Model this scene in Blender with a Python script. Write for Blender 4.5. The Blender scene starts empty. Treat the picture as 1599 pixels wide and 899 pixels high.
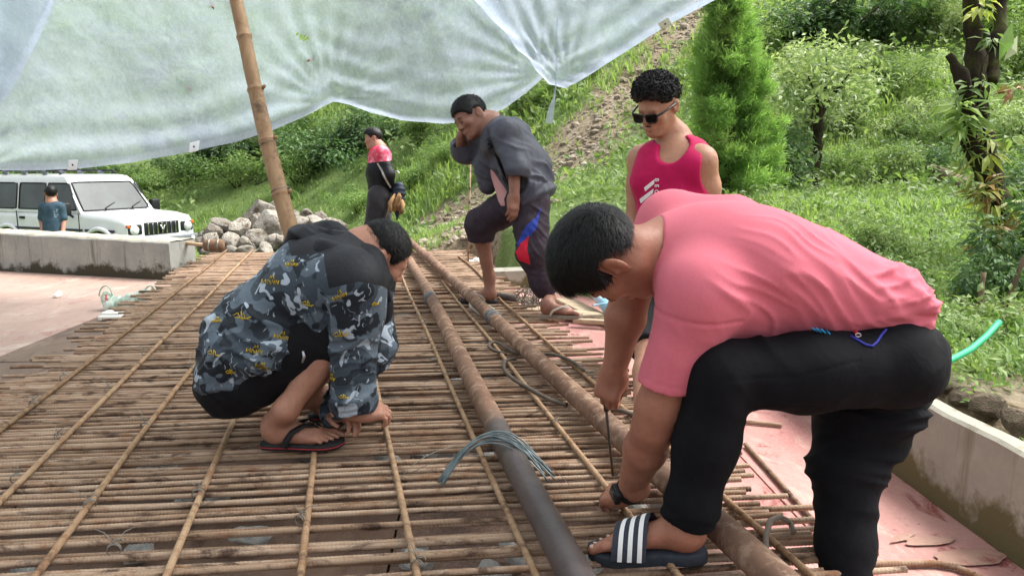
import bpy, bmesh, math, random
import numpy as np
from mathutils import Vector, Matrix
from mathutils.bvhtree import BVHTree
random.seed(7)
rng = np.random.default_rng(11)
SC = bpy.context.scene
COL = SC.collection
R = math.radians

# ---------------------------------------------------------------- camera
F = 1155.0
CAMZ = 0.90
PITCH = R(9.3)
cam_d = bpy.data.cameras.new('camera')
cam = bpy.data.objects.new('camera', cam_d)
COL.objects.link(cam)
cam.location = (0, 0, CAMZ)
cam.rotation_euler = (R(90) - PITCH, 0, 0)
cam_d.sensor_width = 36
cam_d.lens = 36 * F / 1599
cam_d.clip_start = 0.05
cam_d.clip_end = 400
SC.camera = cam

# ---------------------------------------------------------------- sky, sun, exposure
SUN_EL, SUN_AZ = 58, 70          # degrees; azimuth from +Y towards +X
w = bpy.data.worlds.new('World')
SC.world = w
w.use_nodes = True
nt = w.node_tree
bg = nt.nodes['Background']
sky = nt.nodes.new('ShaderNodeTexSky')
sky.sky_type = 'NISHITA'
sky.sun_disc = False
sky.sun_elevation = R(SUN_EL)
sky.sun_rotation = R(SUN_AZ)
sky.air_density = 1.0
sky.dust_density = 6.0
sky.ozone_density = 0.6
hs = nt.nodes.new('ShaderNodeHueSaturation')      # overcast: cloud greys the sky
hs.inputs['Saturation'].default_value = 0.30
nt.links.new(sky.outputs[0], hs.inputs['Color'])
nt.links.new(hs.outputs[0], bg.inputs['Color'])
bg.inputs['Strength'].default_value = 0.15
sun_d = bpy.data.lights.new('sun', 'SUN')
sun_d.energy = 1.5
sun_d.angle = R(25)
sun_d.color = (1.0, 0.97, 0.92)
sun = bpy.data.objects.new('sun', sun_d)
COL.objects.link(sun)
_d = Vector((math.sin(R(SUN_AZ)) * math.cos(R(SUN_EL)), math.cos(R(SUN_AZ)) * math.cos(R(SUN_EL)), math.sin(R(SUN_EL))))
sun.rotation_euler = _d.to_track_quat('Z', 'Y').to_euler()
SC.view_settings.view_transform = 'Standard'
SC.view_settings.look = 'None'
SC.view_settings.exposure = 1.3
SC.view_settings.gamma = 1.0
SC.render.engine = 'CYCLES'
SC.cycles.max_bounces = 6
SC.cycles.diffuse_bounces = 3
SC.cycles.glossy_bounces = 2
SC.cycles.transmission_bounces = 3
SC.cycles.transparent_max_bounces = 8
SC.cycles.use_denoising = True

# ---------------------------------------------------------------- geometry of the picture
FW = np.array([0, math.cos(PITCH), -math.sin(PITCH)])
UPV = np.array([0, math.sin(PITCH), math.cos(PITCH)])
RT = np.array([1.0, 0, 0])
CP = np.array([0, 0, CAMZ])
def ray(px, py):
    return (px - 799.5) / F * RT - (py - 449.5) / F * UPV + FW
def P(px, py, d):                       # point at camera depth d
    return CP + d * ray(px, py)
def G(px, py, z=0.0):                   # point on the level z
    r = ray(px, py)
    return CP + r * ((z - CAMZ) / r[2])
def V3(*a): return np.array(a, float)
def nrm(v):
    v = np.asarray(v, float); return v / (np.linalg.norm(v) + 1e-12)
def lerp(a, b, t): return np.asarray(a) * (1 - t) + np.asarray(b) * t
def sstep(a, b, x):
    t = np.clip((x - a) / (b - a), 0, 1); return t * t * (3 - 2 * t)

def tag(o, label=None, cat=None, group=None, kind=None):
    if label: o['label'] = label
    if cat: o['category'] = cat
    if group: o['group'] = group
    if kind: o['kind'] = kind
    return o
def empty(name, loc=(0, 0, 0), rz=0):
    o = bpy.data.objects.new(name, None); COL.objects.link(o)
    o.location = loc; o.rotation_euler[2] = rz
    o.empty_display_size = 0.1
    return o
def link_mesh(name, me, mat=None, parent=None):
    o = bpy.data.objects.new(name, me); COL.objects.link(o)
    if mat is not None and not me.materials: me.materials.append(mat)
    if parent is not None: o.parent = parent
    return o
def np_mesh(name, verts, faces, smooth=True, attrs=None):
    """faces: (n,3) or (n,4) array, or list of arrays"""
    me = bpy.data.meshes.new(name)
    verts = np.ascontiguousarray(verts, np.float32)
    fl = faces if isinstance(faces, list) else [faces]
    fl = [np.asarray(f, np.int32) for f in fl if len(f)]
    me.vertices.add(len(verts)); me.vertices.foreach_set('co', verts.ravel())
    nl = sum(f.size for f in fl); npoly = sum(len(f) for f in fl)
    me.loops.add(nl); me.polygons.add(npoly)
    me.loops.foreach_set('vertex_index', np.concatenate([f.ravel() for f in fl]))
    tot = np.concatenate([np.full(len(f), f.shape[1], np.int32) for f in fl])
    st = np.concatenate([[0], np.cumsum(tot)[:-1]]).astype(np.int32)
    me.polygons.foreach_set('loop_start', st); me.polygons.foreach_set('loop_total', tot)
    me.polygons.foreach_set('use_smooth', np.full(npoly, smooth))
    if attrs:
        for k, a in attrs.items():
            at = me.attributes.new(k, 'FLOAT', 'POINT'); at.data.foreach_set('value', np.ascontiguousarray(a, np.float32))
    me.update(calc_edges=True)
    return me

class MB:
    """collects boxes, tubes and sheets into one mesh"""
    def __init__(self): self.v = []; self.q = []; self.t = []; self.n = 0
    def add(self, v, q=None, t=None):
        v = np.asarray(v, float).reshape(-1, 3)
        if q is not None and len(q): self.q.append(np.asarray(q, int).reshape(-1, 4) + self.n)
        if t is not None and len(t): self.t.append(np.asarray(t, int).reshape(-1, 3) + self.n)
        self.v.append(v); self.n += len(v); return self
    def tube(self, pts, rad, n=8, cap=True, closed=False):
        pts = np.asarray(pts, float); m = len(pts)
        rad = np.broadcast_to(np.asarray(rad, float), (m,))
        tan = np.gradient(pts, axis=0)
        tan /= np.linalg.norm(tan, axis=1)[:, None] + 1e-12
        u = np.cross(tan[0], [0, 0, 1.0])
        if np.linalg.norm(u) < 1e-3: u = np.cross(tan[0], [1.0, 0, 0])
        u = nrm(u); us = []
        for i in range(m):
            u = nrm(u - tan[i] * np.dot(u, tan[i])); us.append(u)
        us = np.array(us); ws = np.cross(tan, us)
        a = np.arange(n) * 2 * math.pi / n
        ring = us[:, None, :] * np.cos(a)[None, :, None] + ws[:, None, :] * np.sin(a)[None, :, None]
        v = (pts[:, None, :] + ring * rad[:, None, None]).reshape(-1, 3)
        i = np.arange(m - 1)[:, None]; j = np.arange(n)[None, :]; j2 = (j + 1) % n
        q = np.stack([i * n + j, i * n + j2, (i + 1) * n + j2, (i + 1) * n + j], -1).reshape(-1, 4)
        t = []
        if cap:
            v = np.vstack([v, pts[0], pts[-1]])
            c0, c1 = m * n, m * n + 1
            for k in range(n):
                t.append((c0, (k + 1) % n, k)); t.append((c1, (m - 1) * n + k, (m - 1) * n + (k + 1) % n))
        return self.add(v, q, t)
    def box(self, c, s, rot=None, bev=0.0):
        c = np.asarray(c, float); h = np.asarray(s, float) / 2
        if bev <= 0:
            v = np.array([[x, y, z] for x in (-1, 1) for y in (-1, 1) for z in (-1, 1)], float) * h
            q = [(0, 1, 3, 2), (4, 6, 7, 5), (0, 4, 5, 1), (2, 3, 7, 6), (0, 2, 6, 4), (1, 5, 7, 3)]
            t = None
        else:
            bm = bmesh.new(); bmesh.ops.create_cube(bm, size=1)
            bmesh.ops.scale(bm, vec=h * 2, verts=bm.verts)
            bmesh.ops.bevel(bm, geom=bm.edges[:] , offset=min(bev, h.min() * .95), segments=2, affect='EDGES', profile=.5)
            bm.verts.ensure_lookup_table()
            v = np.array([x.co for x in bm.verts]); q = []; t = []
            for f in bm.faces:
                ix = [x.index for x in f.verts]
                (q if len(ix) == 4 else t).append(ix) if len(ix) in (3, 4) else [t.append((ix[0], ix[k], ix[k + 1])) for k in range(1, len(ix) - 1)]
            bm.free()
        if rot is not None: v = v @ np.asarray(rot).T
        return self.add(v + c, q, t)
    def grid(self, pts):                 # (m,n,3) sheet
        pts = np.asarray(pts, float); m, n = pts.shape[:2]
        i = np.arange(m - 1)[:, None]; j = np.arange(n - 1)[None, :]
        q = np.stack([i * n + j, (i + 1) * n + j, (i + 1) * n + j + 1, i * n + j + 1], -1).reshape(-1, 4)
        return self.add(pts.reshape(-1, 3), q)
    def prism(self, poly, axis_vec, origin=None, ex=None, ey=None):
        """extrude a 2-D polygon (in ex,ey) along axis_vec"""
        poly = np.asarray(poly, float); n = len(poly)
        o = np.zeros(3) if origin is None else np.asarray(origin, float)
        a = o + poly[:, :1] * np.asarray(ex, float) + poly[:, 1:2] * np.asarray(ey, float)
        b = a + np.asarray(axis_vec, float)
        v = np.vstack([a, b]); q = [(k, (k + 1) % n, n + (k + 1) % n, n + k) for k in range(n)]
        from mathutils.geometry import tessellate_polygon
        tr = tessellate_polygon([[Vector((p[0], p[1], 0)) for p in poly]])
        t = [tuple(x) for x in tr] + [(n + x[2], n + x[1], n + x[0]) for x in tr]
        return self.add(v, q, t)
    def mesh(self, name='mesh', smooth=True, attrs=None):
        f = []
        if self.q: f.append(np.vstack(self.q))
        if self.t: f.append(np.vstack(self.t))
        return np_mesh(name, np.vstack(self.v), f, smooth, attrs)
    def build(self, name, mat, parent=None, smooth=True, fixn=True):
        me = self.mesh(name, smooth)
        if fixn:
            bm = bmesh.new(); bm.from_mesh(me); bmesh.ops.recalc_face_normals(bm, faces=bm.faces); bm.to_mesh(me); bm.free()
            if smooth: me.polygons.foreach_set('use_smooth', np.full(len(me.polygons), True))
        return link_mesh(name, me, mat, parent)

def flat_by_angle(o, deg=35):
    me = o.data
    me.set_sharp_from_angle(angle=R(deg)); return o

# ---------------------------------------------------------------- materials
def srgb(r, g, b):
    f = lambda c: (c / 255 / 12.92) if c / 255 <= .04045 else ((c / 255 + .055) / 1.055) ** 2.4
    return (f(r), f(g), f(b), 1)
class NT:
    def __init__(self, name):
        self.m = bpy.data.materials.new(name); self.m.use_nodes = True
        self.t = self.m.node_tree; self.b = self.t.nodes['Principled BSDF']; self.out = self.t.nodes['Material Output']
        self.co = self.t.nodes.new('ShaderNodeTexCoord')
    def n(self, typ, inp=None, **kw):
        x = self.t.nodes.new(typ)
        for k, v in kw.items(): setattr(x, k, v)
        for k, v in (inp or {}).items():
            if isinstance(v, bpy.types.NodeSocket): self.t.links.new(v, x.inputs[k])
            else: x.inputs[k].default_value = v
        return x
    def link(self, a, b): self.t.links.new(a, b)
    def vec(self, coord='Object', scale=(1, 1, 1), rot=(0, 0, 0)):
        mp = self.n('ShaderNodeMapping', {'Scale': scale, 'Rotation': rot, 'Vector': self.co.outputs[coord]})
        return mp.outputs[0]
    def noise(self, scale, detail=5, rough=.55, vec=None, dist=0):
        return self.n('ShaderNodeTexNoise', {'Vector': vec if vec is not None else self.co.outputs['Object'], 'Scale': scale, 'Detail': detail, 'Roughness': rough, 'Distortion': dist}).outputs[0]
    def ramp(self, fac, stops, interp='LINEAR'):
        r = self.n('ShaderNodeValToRGB', {'Fac': fac}); e = r.color_ramp.elements; r.color_ramp.interpolation = interp
        while len(e) < len(stops): e.new(0.5)
        for el, (p, c) in zip(e, stops):
            el.position = p; el.color = c if not isinstance(c, (int, float)) else (c, c, c, 1)
        return r.outputs[0]
    def mix(self, fac, a, b, mode='MIX'):
        x = self.t.nodes.new('ShaderNodeMix'); x.data_type = 'RGBA'; x.blend_type = mode
        for s, v in ((x.inputs[0], fac), (x.inputs[6], a), (x.inputs[7], b)):
            if isinstance(v, bpy.types.NodeSocket): self.t.links.new(v, s)
            else: s.default_value = v
        return x.outputs[2]
    def math(self, op, a, b=0.0):
        x = self.t.nodes.new('ShaderNodeMath'); x.operation = op
        for s, v in ((x.inputs[0], a), (x.inputs[1], b)):
            if isinstance(v, bpy.types.NodeSocket): self.t.links.new(v, s)
            else: s.default_value = v
        return x.outputs[0]
    def attr(self, name): return self.n('ShaderNodeAttribute', attribute_name=name)
    def bump(self, h, strength=.3, dist=.01, normal=None):
        i = {'Height': h, 'Strength': strength, 'Distance': dist}
        if normal is not None: i['Normal'] = normal
        return self.n('ShaderNodeBump', i).outputs[0]
    def set(self, **kw):
        names = {'color': 'Base Color', 'rough': 'Roughness', 'metal': 'Metallic', 'spec': 'Specular IOR Level', 'normal': 'Normal', 'alpha': 'Alpha',
                 'sheen': 'Sheen Weight', 'coat': 'Coat Weight', 'sss': 'Subsurface Weight', 'trans': 'Transmission Weight'}
        for k, v in kw.items():
            s = self.b.inputs[names[k]]
            if isinstance(v, bpy.types.NodeSocket): self.t.links.new(v, s)
            else: s.default_value = v
        return self

def mat(name, c1, c2=None, scale=8, rough=.7, bump=0.0, bscale=60, bdist=.004, spec=.3, metal=0, lo=.35, hi=.65, c3=None, s3=2.0, lo3=.5, hi3=.7, coat=0, sheen=0, vscale=(1, 1, 1), rnd=0.0):
    t = NT(name)
    v = t.vec('Object', vscale)
    col = c1
    if c2 is not None:
        col = t.mix(t.ramp(t.noise(scale, vec=v), [(lo, 0.0), (hi, 1.0)]), c1, c2)
    if c3 is not None:
        col = t.mix(t.ramp(t.noise(s3, 6, .6, vec=v), [(lo3, 0.0), (hi3, 1.0)]), col, c3)
    if rnd:
        oi = t.n('ShaderNodeObjectInfo')
        k = t.math('MULTIPLY_ADD', oi.outputs['Random'], 2 * rnd); 
        k.node.inputs[2].default_value = 1 - rnd
        col = t.mix(1.0, col, k, 'MULTIPLY')
    t.set(color=col, rough=rough, spec=spec, metal=metal, coat=coat, sheen=sheen)
    if bump: t.set(normal=t.bump(t.noise(bscale, 4, vec=v), bump, bdist))
    return t.m
# ---------------------------------------------------------------- distance-field modelling for bodies and clothes
class SDF:
    def __init__(self, h=.006): self.h = h; self.ops = []
    # each op: (aabb lo, hi, fn(X,Y,Z)->d, k, mode)
    def _add(self, lo, hi, fn, k, mode): self.ops.append((np.asarray(lo, float), np.asarray(hi, float), fn, k, mode)); return self
    def cone(self, a, b, ra, rb=None, k=.02, mode='add', flat=None):
        """round cone; flat=(axis, factor): squashes the section along axis (factor>1 thins)"""
        a = np.asarray(a, float); b = np.asarray(b, float); rb = ra if rb is None else rb
        ab = b - a; L2 = ab @ ab + 1e-12; m = max(ra, rb)
        def fn(X, Y, Z):
            x, y, z = X - a[0], Y - a[1], Z - a[2]
            t = np.clip((x * ab[0] + y * ab[1] + z * ab[2]) / L2, 0, 1)
            x, y, z = x - t * ab[0], y - t * ab[1], z - t * ab[2]
            q = x * x + y * y + z * z
            if flat is not None:
                ax, f = flat; s = x * ax[0] + y * ax[1] + z * ax[2]
                q = q + s * s * (f * f - 1)
            return np.sqrt(q) - (ra + (rb - ra) * t)
        return self._add(np.minimum(a, b) - m, np.maximum(a, b) + m, fn, k, mode)
    def chain(self, pts, rads, k=.02, flat=None):
        for i in range(len(pts) - 1): self.cone(pts[i], pts[i + 1], rads[i], rads[i + 1], k, flat=flat)
        return self
    def ell(self, c, r, rot=None, k=.02, mode='add'):
        c = np.asarray(c, float); r = np.broadcast_to(np.asarray(r, float), (3,)); M = np.eye(3) if rot is None else np.asarray(rot)   # columns = local axes
        ext = np.sqrt(((M * r[None, :]) ** 2).sum(1)); rm = r.min()
        def fn(X, Y, Z):
            x, y, z = X - c[0], Y - c[1], Z - c[2]
            u = (x * M[0, 0] + y * M[1, 0] + z * M[2, 0]) / r[0]
            v = (x * M[0, 1] + y * M[1, 1] + z * M[2, 1]) / r[1]
            w_ = (x * M[0, 2] + y * M[1, 2] + z * M[2, 2]) / r[2]
            k0 = np.sqrt(u * u + v * v + w_ * w_); k1 = np.sqrt((u / r[0]) ** 2 + (v / r[1]) ** 2 + (w_ / r[2]) ** 2) + 1e-9
            return k0 * (k0 - 1) / k1
        return self._add(c - ext, c + ext, fn, k, mode)
    def rbox(self, c, half, rot=None, r=.01, k=.02, mode='add'):
        c = np.asarray(c, float); hf = np.asarray(half, float) - r; M = np.eye(3) if rot is None else np.asarray(rot)
        ext = (np.abs(M) * np.asarray(half)[None, :]).sum(1)
        def fn(X, Y, Z):
            x, y, z = X - c[0], Y - c[1], Z - c[2]
            q = [np.abs(x * M[0, i] + y * M[1, i] + z * M[2, i]) - hf[i] for i in range(3)]
            o = np.sqrt(sum(np.maximum(a, 0) ** 2 for a in q)); return o + np.minimum(np.maximum(np.maximum(q[0], q[1]), q[2]), 0) - r
        return self._add(c - ext, c + ext, fn, k, mode)
    def cut(self, p, n, k=.004):         # keep the side the normal points away from (d>0 along n removed)
        p = np.asarray(p, float); n = nrm(n)
        fn = lambda X, Y, Z: (X - p[0]) * n[0] + (Y - p[1]) * n[1] + (Z - p[2]) * n[2]
        return self._add([-99] * 3, [99] * 3, fn, k, 'int')
    def cutin(self, p, n, c, rad, k=.004):  # plane cut that acts only inside a sphere
        p = np.asarray(p, float); n = nrm(n); c = np.asarray(c, float)
        def fn(X, Y, Z):
            d = (X - p[0]) * n[0] + (Y - p[1]) * n[1] + (Z - p[2]) * n[2]
            s = np.sqrt((X - c[0]) ** 2 + (Y - c[1]) ** 2 + (Z - c[2]) ** 2) - rad
            return -np.maximum(-d, s)     # removed region = d>0 and inside the sphere
        return self._add(c - rad, c + rad, lambda X, Y, Z: np.maximum(-((X - p[0]) * n[0] + (Y - p[1]) * n[1] + (Z - p[2]) * n[2]), np.sqrt((X - c[0]) ** 2 + (Y - c[1]) ** 2 + (Z - c[2]) ** 2) - rad), k, 'sub')
    def fn(self, lo, hi, f, k=.005, mode='add'): return self._add(lo, hi, f, k, mode)
    def mesh(self):
        h = self.h; pad = 3 * h
        adds = [o for o in self.ops if o[4] == 'add']
        lo = np.min([o[0] - o[3] * .5 for o in adds], 0) - pad; hi = np.max([o[1] + o[3] * .5 for o in adds], 0) + pad
        n = np.ceil((hi - lo) / h).astype(int) + 1
        ax = [(lo[i] + np.arange(n[i]) * h).astype(np.float32) for i in range(3)]
        D = np.full(n, .08, np.float32)
        for a, b, f, k, mode in self.ops:
            m = k + 4 * h
            i0 = np.clip(np.floor((a - m - lo) / h).astype(int), 0, n); i1 = np.clip(np.ceil((b + m - lo) / h).astype(int) + 1, 0, n)
            if (i1 <= i0).any(): continue
            sl = tuple(slice(i0[i], i1[i]) for i in range(3))
            X = ax[0][sl[0]][:, None, None]; Y = ax[1][sl[1]][None, :, None]; Z = ax[2][sl[2]][None, None, :]
            d = np.asarray(f(X, Y, Z), np.float32); o = D[sl]
            if mode == 'sub': d = -d
            if mode == 'add':
                hh = np.maximum(k - np.abs(o - d), 0) / max(k, 1e-6); D[sl] = np.minimum(o, d) - hh * hh * k * .25
            else:
                hh = np.maximum(k - np.abs(o - d), 0) / max(k, 1e-6); D[sl] = np.maximum(o, d) + hh * hh * k * .25
        return surfnet(D, lo, h)

def surfnet(D, lo, h):
    s = D < 0
    S = [s[i:s.shape[0] - 1 + i, j:s.shape[1] - 1 + j, k:s.shape[2] - 1 + k] for i in (0, 1) for j in (0, 1) for k in (0, 1)]
    cnt = sum(x.astype(np.int8) for x in S); act = (cnt > 0) & (cnt < 8)
    ci = np.argwhere(act); idx = np.full(act.shape, -1, np.int32); idx[act] = np.arange(len(ci))
    acc = np.zeros((len(ci), 3)); num = np.zeros(len(ci))
    C = [(i, j, k) for i in (0, 1) for j in (0, 1) for k in (0, 1)]
    val = {c: D[ci[:, 0] + c[0], ci[:, 1] + c[1], ci[:, 2] + c[2]] for c in C}
    for a in C:
        for axx in range(3):
            if a[axx]: continue
            b = tuple(1 if q == axx else a[q] for q in range(3))
            va, vb = val[a], val[b]; m = (va < 0) != (vb < 0)
            t = va[m] / (va[m] - vb[m] + 1e-12)
            p = np.tile(np.array(a, float), (m.sum(), 1)); p[:, axx] = t
            acc[m] += p; num[m] += 1
    v = lo + (ci + acc / num[:, None]) * h
    F_ = []
    for axx in range(3):
        o = [q for q in range(3) if q != axx]
        a = s.take(range(0, s.shape[axx] - 1), axx); b = s.take(range(1, s.shape[axx]), axx)
        e = np.argwhere(a != b)
        e = e[(e[:, o[0]] > 0) & (e[:, o[1]] > 0) & (e[:, o[0]] < s.shape[o[0]] - 1) & (e[:, o[1]] < s.shape[o[1]] - 1)]
        def cell(d0, d1):
            c = e.copy(); c[:, o[0]] -= d0; c[:, o[1]] -= d1; return idx[c[:, 0], c[:, 1], c[:, 2]]
        q = np.stack([cell(1, 1), cell(0, 1), cell(0, 0), cell(1, 0)], 1)
        flip = ~s[e[:, 0], e[:, 1], e[:, 2]]
        if axx == 1: flip = ~flip
        q[flip] = q[flip][:, ::-1]; F_.append(q)
    f = np.vstack(F_); f = f[(f >= 0).all(1)]
    return v, f

def vnormals(v, f):
    n = np.zeros_like(v); a = np.cross(v[f[:, 2]] - v[f[:, 0]], v[f[:, 3]] - v[f[:, 1]])
    for i in range(4): np.add.at(n, f[:, i], a)
    return n / (np.linalg.norm(n, axis=1)[:, None] + 1e-12)
def smooth_mesh(v, f, it=2, lam=.5):
    e = np.vstack([f[:, [0, 1]], f[:, [1, 2]], f[:, [2, 3]], f[:, [3, 0]]])
    for _ in range(it):
        for l in (lam, -lam * .9):
            s = np.zeros_like(v); c = np.zeros(len(v))
            np.add.at(s, e[:, 0], v[e[:, 1]]); np.add.at(c, e[:, 0], 1)
            v = v + l * (s / np.maximum(c, 1)[:, None] - v)
    return v
_nr = np.random.default_rng(5)
_NT = _nr.random((64, 64, 64)).astype(np.float32)
def vnoise(p, scale=1.0):               # value noise, -1..1
    q = np.asarray(p) * scale; i = np.floor(q).astype(int); f = q - i; f = f * f * (3 - 2 * f); r = 0
    for a in (0, 1):
        for b in (0, 1):
            for c in (0, 1):
                wgt = (f[..., 0] if a else 1 - f[..., 0]) * (f[..., 1] if b else 1 - f[..., 1]) * (f[..., 2] if c else 1 - f[..., 2])
                r = r + wgt * _NT[(i[..., 0] + a) % 64, (i[..., 1] + b) % 64, (i[..., 2] + c) % 64]
    return r * 2 - 1
def fbm(p, scale, oct=3):
    r = 0; a = 1
    for o in range(oct): r = r + a * vnoise(np.asarray(p) + 3.7 * o, scale * 2 ** o); a *= .5
    return r
def folds(v, d, wl, amp, warp=.03, seed=0.0, sharp=1.6):
    """ridges perpendicular to d with wavelength wl, warped"""
    d = nrm(d); e1 = nrm(np.cross(d, FW)) if abs(d @ FW) < .9 else nrm(np.cross(d, RT)); e2 = np.cross(d, e1)
    wv = warp * fbm(v + seed, 5, 2)
    q = np.stack([(v @ d + wv) / wl, (v @ e1) / (wl * 4.5) + seed, (v @ e2) / (wl * 2.5) + seed * 1.7], -1)
    r = (1 - np.abs(vnoise(q, 1.0))) ** 2.2; r2 = (1 - np.abs(vnoise(q * [1.9, 1.3, 1.3] + 5, 1.0))) ** 3
    m = np.clip(.55 + .9 * vnoise(v + seed + 9, 5), .1, 1)
    return amp * 2.0 * (r * .9 + r2 * .45 - .55) * m
def frame(x, zhint):                    # columns: x, y, z (z near zhint)
    x = nrm(x); z = np.asarray(zhint, float); z = nrm(z - x * (z @ x)); y = np.cross(z, x)
    return np.stack([x, y, z], 1)

def add_head(s, c, M, sc=1.0, neck=None, neck_r=.055, k=.014):
    """head in local axes x=face, y=left, z=up"""
    def L(x, y, z): return np.asarray(c) + M @ (np.array([x, y, z]) * sc)
    E = lambda p, r, kk=k, mode='add', rot=None: s.ell(L(*p), np.array(r) * sc, M if rot is None else M @ rot, kk * sc, mode)
    Cn = lambda a, b, ra, rb, kk=k, mode='add': s.cone(L(*a), L(*b), ra * sc, rb * sc, kk * sc, mode)
    E((-.012, 0, .038), (.098, .077, .087), .02)
    E((.03, 0, -.02), (.068, .062, .088), .03)
    for q in (-1, 1):
        Cn((-.005, .05 * q, -.052), (.062, .02 * q, -.094), .024, .02, .03)
        E((.062, .044 * q, -.022), (.022, .02, .018), .02)
    E((.078, 0, -.097), (.018, .024, .018), .018)
    Cn((.084, -.032, .02), (.084, .032, .02), .011, .011, .015)
    Cn((.09, 0, .012), (.110, 0, -.026), .0075, .011, .010)
    for q in (-1, 1):
        E((.100, .012 * q, -.032), (.010, .008, .007), .006)
        E((.102, .031 * q, .001), (.016, .017, .010), .012, 'sub')
        E((.083, .031 * q, -.001), (.011, .015, .0095), .004)
    E((.089, 0, -.064), (.014, .024, .012), .012)
    E((.097, 0, -.059), (.008, .019, .0048), .004)
    E((.095, 0, -.071), (.009, .016, .006), .004)
    for q in (-1, 1):   # ears: flap with a hollow
        a = R(24) * q; rz = np.array([[math.cos(a), -math.sin(a), 0], [math.sin(a), math.cos(a), 0], [0, 0, 1]])
        tl = R(-14); ry = np.array([[math.cos(tl), 0, math.sin(tl)], [0, 1, 0], [-math.sin(tl), 0, math.cos(tl)]])
        E((-.02, .083 * q, -.006), (.021, .0085, .034), .006, 'add', rz.T @ ry)
        E((-.012, .092 * q, -.002), (.013, .0075, .022), .005, 'sub', rz.T @ ry)
        E((-.004, .081 * q, -.012), (.006, .006, .009), .004)
    if neck is not None: s.cone(L(-.025, 0, -.05), neck, neck_r * .95, neck_r * 1.08, .03)
def add_hand(s, wr, x, zback, side, curl=(.5, .6, .4), spread=.06, sc=1.0, thumb=None, k=.006):
    """wr wrist; x along the palm; zback the back of the hand; side=+1 if the thumb is on local +y"""
    M = frame(x, zback)
    def L(a): return np.asarray(wr) + M @ (np.array([a[0], a[1] * side, a[2]]) * sc)
    s.cone(L((-.05, 0, 0)), L((.02, 0, 0)), .027 * sc, .026 * sc, .02, flat=(M[:, 2], 1.25))
    s.rbox(L((.052, 0, -.002)), np.array([.048, .041, .0165]) * sc, M, .015 * sc, .02)
    s.ell(L((.035, .028, -.012)), np.array([.034, .018, .017]) * sc, M, .014)
    s.ell(L((.04, -.026, -.010)), np.array([.036, .014, .015]) * sc, M, .012)
    tips = []
    for i, (yy, ln) in enumerate(((.030, .074), (.0105, .083), (-.0095, .077), (-.029, .060))):
        p = np.array([.093 - (.004 if i in (0, 2) else 0) - (.012 if i == 3 else 0), yy, .0]); a = 0; pts = [p.copy()]
        cu = curl[i] if isinstance(curl[0], (tuple, list)) else curl
        for j, fr in enumerate((.46, .30, .24)):
            a += cu[j]
            p = p + ln * fr * np.array([math.cos(a), spread * (1.5 - i) * math.cos(a), -math.sin(a)]); pts.append(p.copy())
        rr = [.0105, .0096, .0088, .0074]; rr = [q * (.88 if i == 3 else 1) for q in rr]
        s.cone(L((p * 0 + np.array([.07, yy * .95, 0]))), L(pts[0]), .0105 * sc, .0112 * sc, k)
        for j in range(3): s.cone(L(pts[j]), L(pts[j + 1]), rr[j] * sc, rr[j + 1] * sc, .003)
        tips.append(L(pts[-1]))
    th = thumb or ((.022, .032, -.010), (.052, .056, -.020), (.080, .062, -.030), (.100, .058, -.038))
    for j in range(3): s.cone(L(th[j]), L(th[j + 1]), (.0145, .0115, .0098)[j] * sc, (.0115, .0098, .008)[j] * sc, .008 if j == 0 else .003)
    return tips
def add_foot(s, heel, x, up, side, sc=1.0, k=.012, toe_lift=0.0):
    """heel: ground point under the heel; x towards the toes; side=+1 big toe on local +y"""
    M = frame(x, up)
    def L(a): return np.asarray(heel) + M @ (np.array([a[0], a[1] * side, a[2]]) * sc)
    s.ell(L((.032, 0, .034)), np.array([.036, .031, .034]) * sc, M, .02)
    s.cone(L((.045, .0, .05)), L((.165, .008, .026)), .034 * sc, .024 * sc, .03, flat=(M[:, 2], 1.0))
    s.cone(L((.05, -.008, .025)), L((.16, -.016, .019)), .026 * sc, .020 * sc, .02)
    s.ell(L((.172, .004, .021)), np.array([.034, .044, .019]) * sc, M, .02)
    for i, (yy, ln, r) in enumerate(((.031, .062, .0125), (.0105, .058, .0092), (-.006, .050, .0086), (-.021, .041, .0082), (-.035, .031, .0082))):
        x0 = .186 - i * .006
        s.cone(L((x0, yy, .020)), L((x0 + ln * .55, yy * 1.05, .021 - .0)), r * sc, r * .95 * sc, .006)
        s.cone(L((x0 + ln * .55, yy * 1.05, .021)), L((x0 + ln, yy * 1.08, .012)), r * .95 * sc, r * .85 * sc, .003)
    return L
def skin_mat(name, c1, c2, c3):
    t = NT(name)
    n1 = t.ramp(t.noise(9, 4), [(.35, 0.0), (.65, 1.0)])
    col = t.mix(n1, c1, c2)
    n2 = t.ramp(t.noise(55, 4), [(.5, 0.0), (.75, 1.0)])
    col = t.mix(t.math('MULTIPLY', n2, .45), col, c3)
    t.set(color=col, rough=.52, spec=.4, sss=.12, normal=t.bump(t.noise(260, 3), .35, .0014, t.bump(t.noise(30, 4, .6, None, .8), .45, .005)))
    t.b.inputs['Subsurface Radius'].default_value = (.012, .005, .003)
    t.b.inputs['Subsurface Scale'].default_value = .6
    return t.m
def cloth_mat(name, c1, c2=None, rough=.85, weave=900, scale=6, wr=.35, wscale=24, sheen=.15):
    t = NT(name)
    col = c1 if c2 is None else t.mix(t.ramp(t.noise(scale, 5), [(.35, 0.0), (.65, 1.0)]), c1, c2)
    n = t.bump(t.noise(wscale, 3, dist=1.2), wr, .006)
    n = t.bump(t.noise(weave, 2), .25, .0008, n)
    t.set(color=col, rough=rough, spec=.2, sheen=sheen, normal=n); return t.m
HAIR = None
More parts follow.
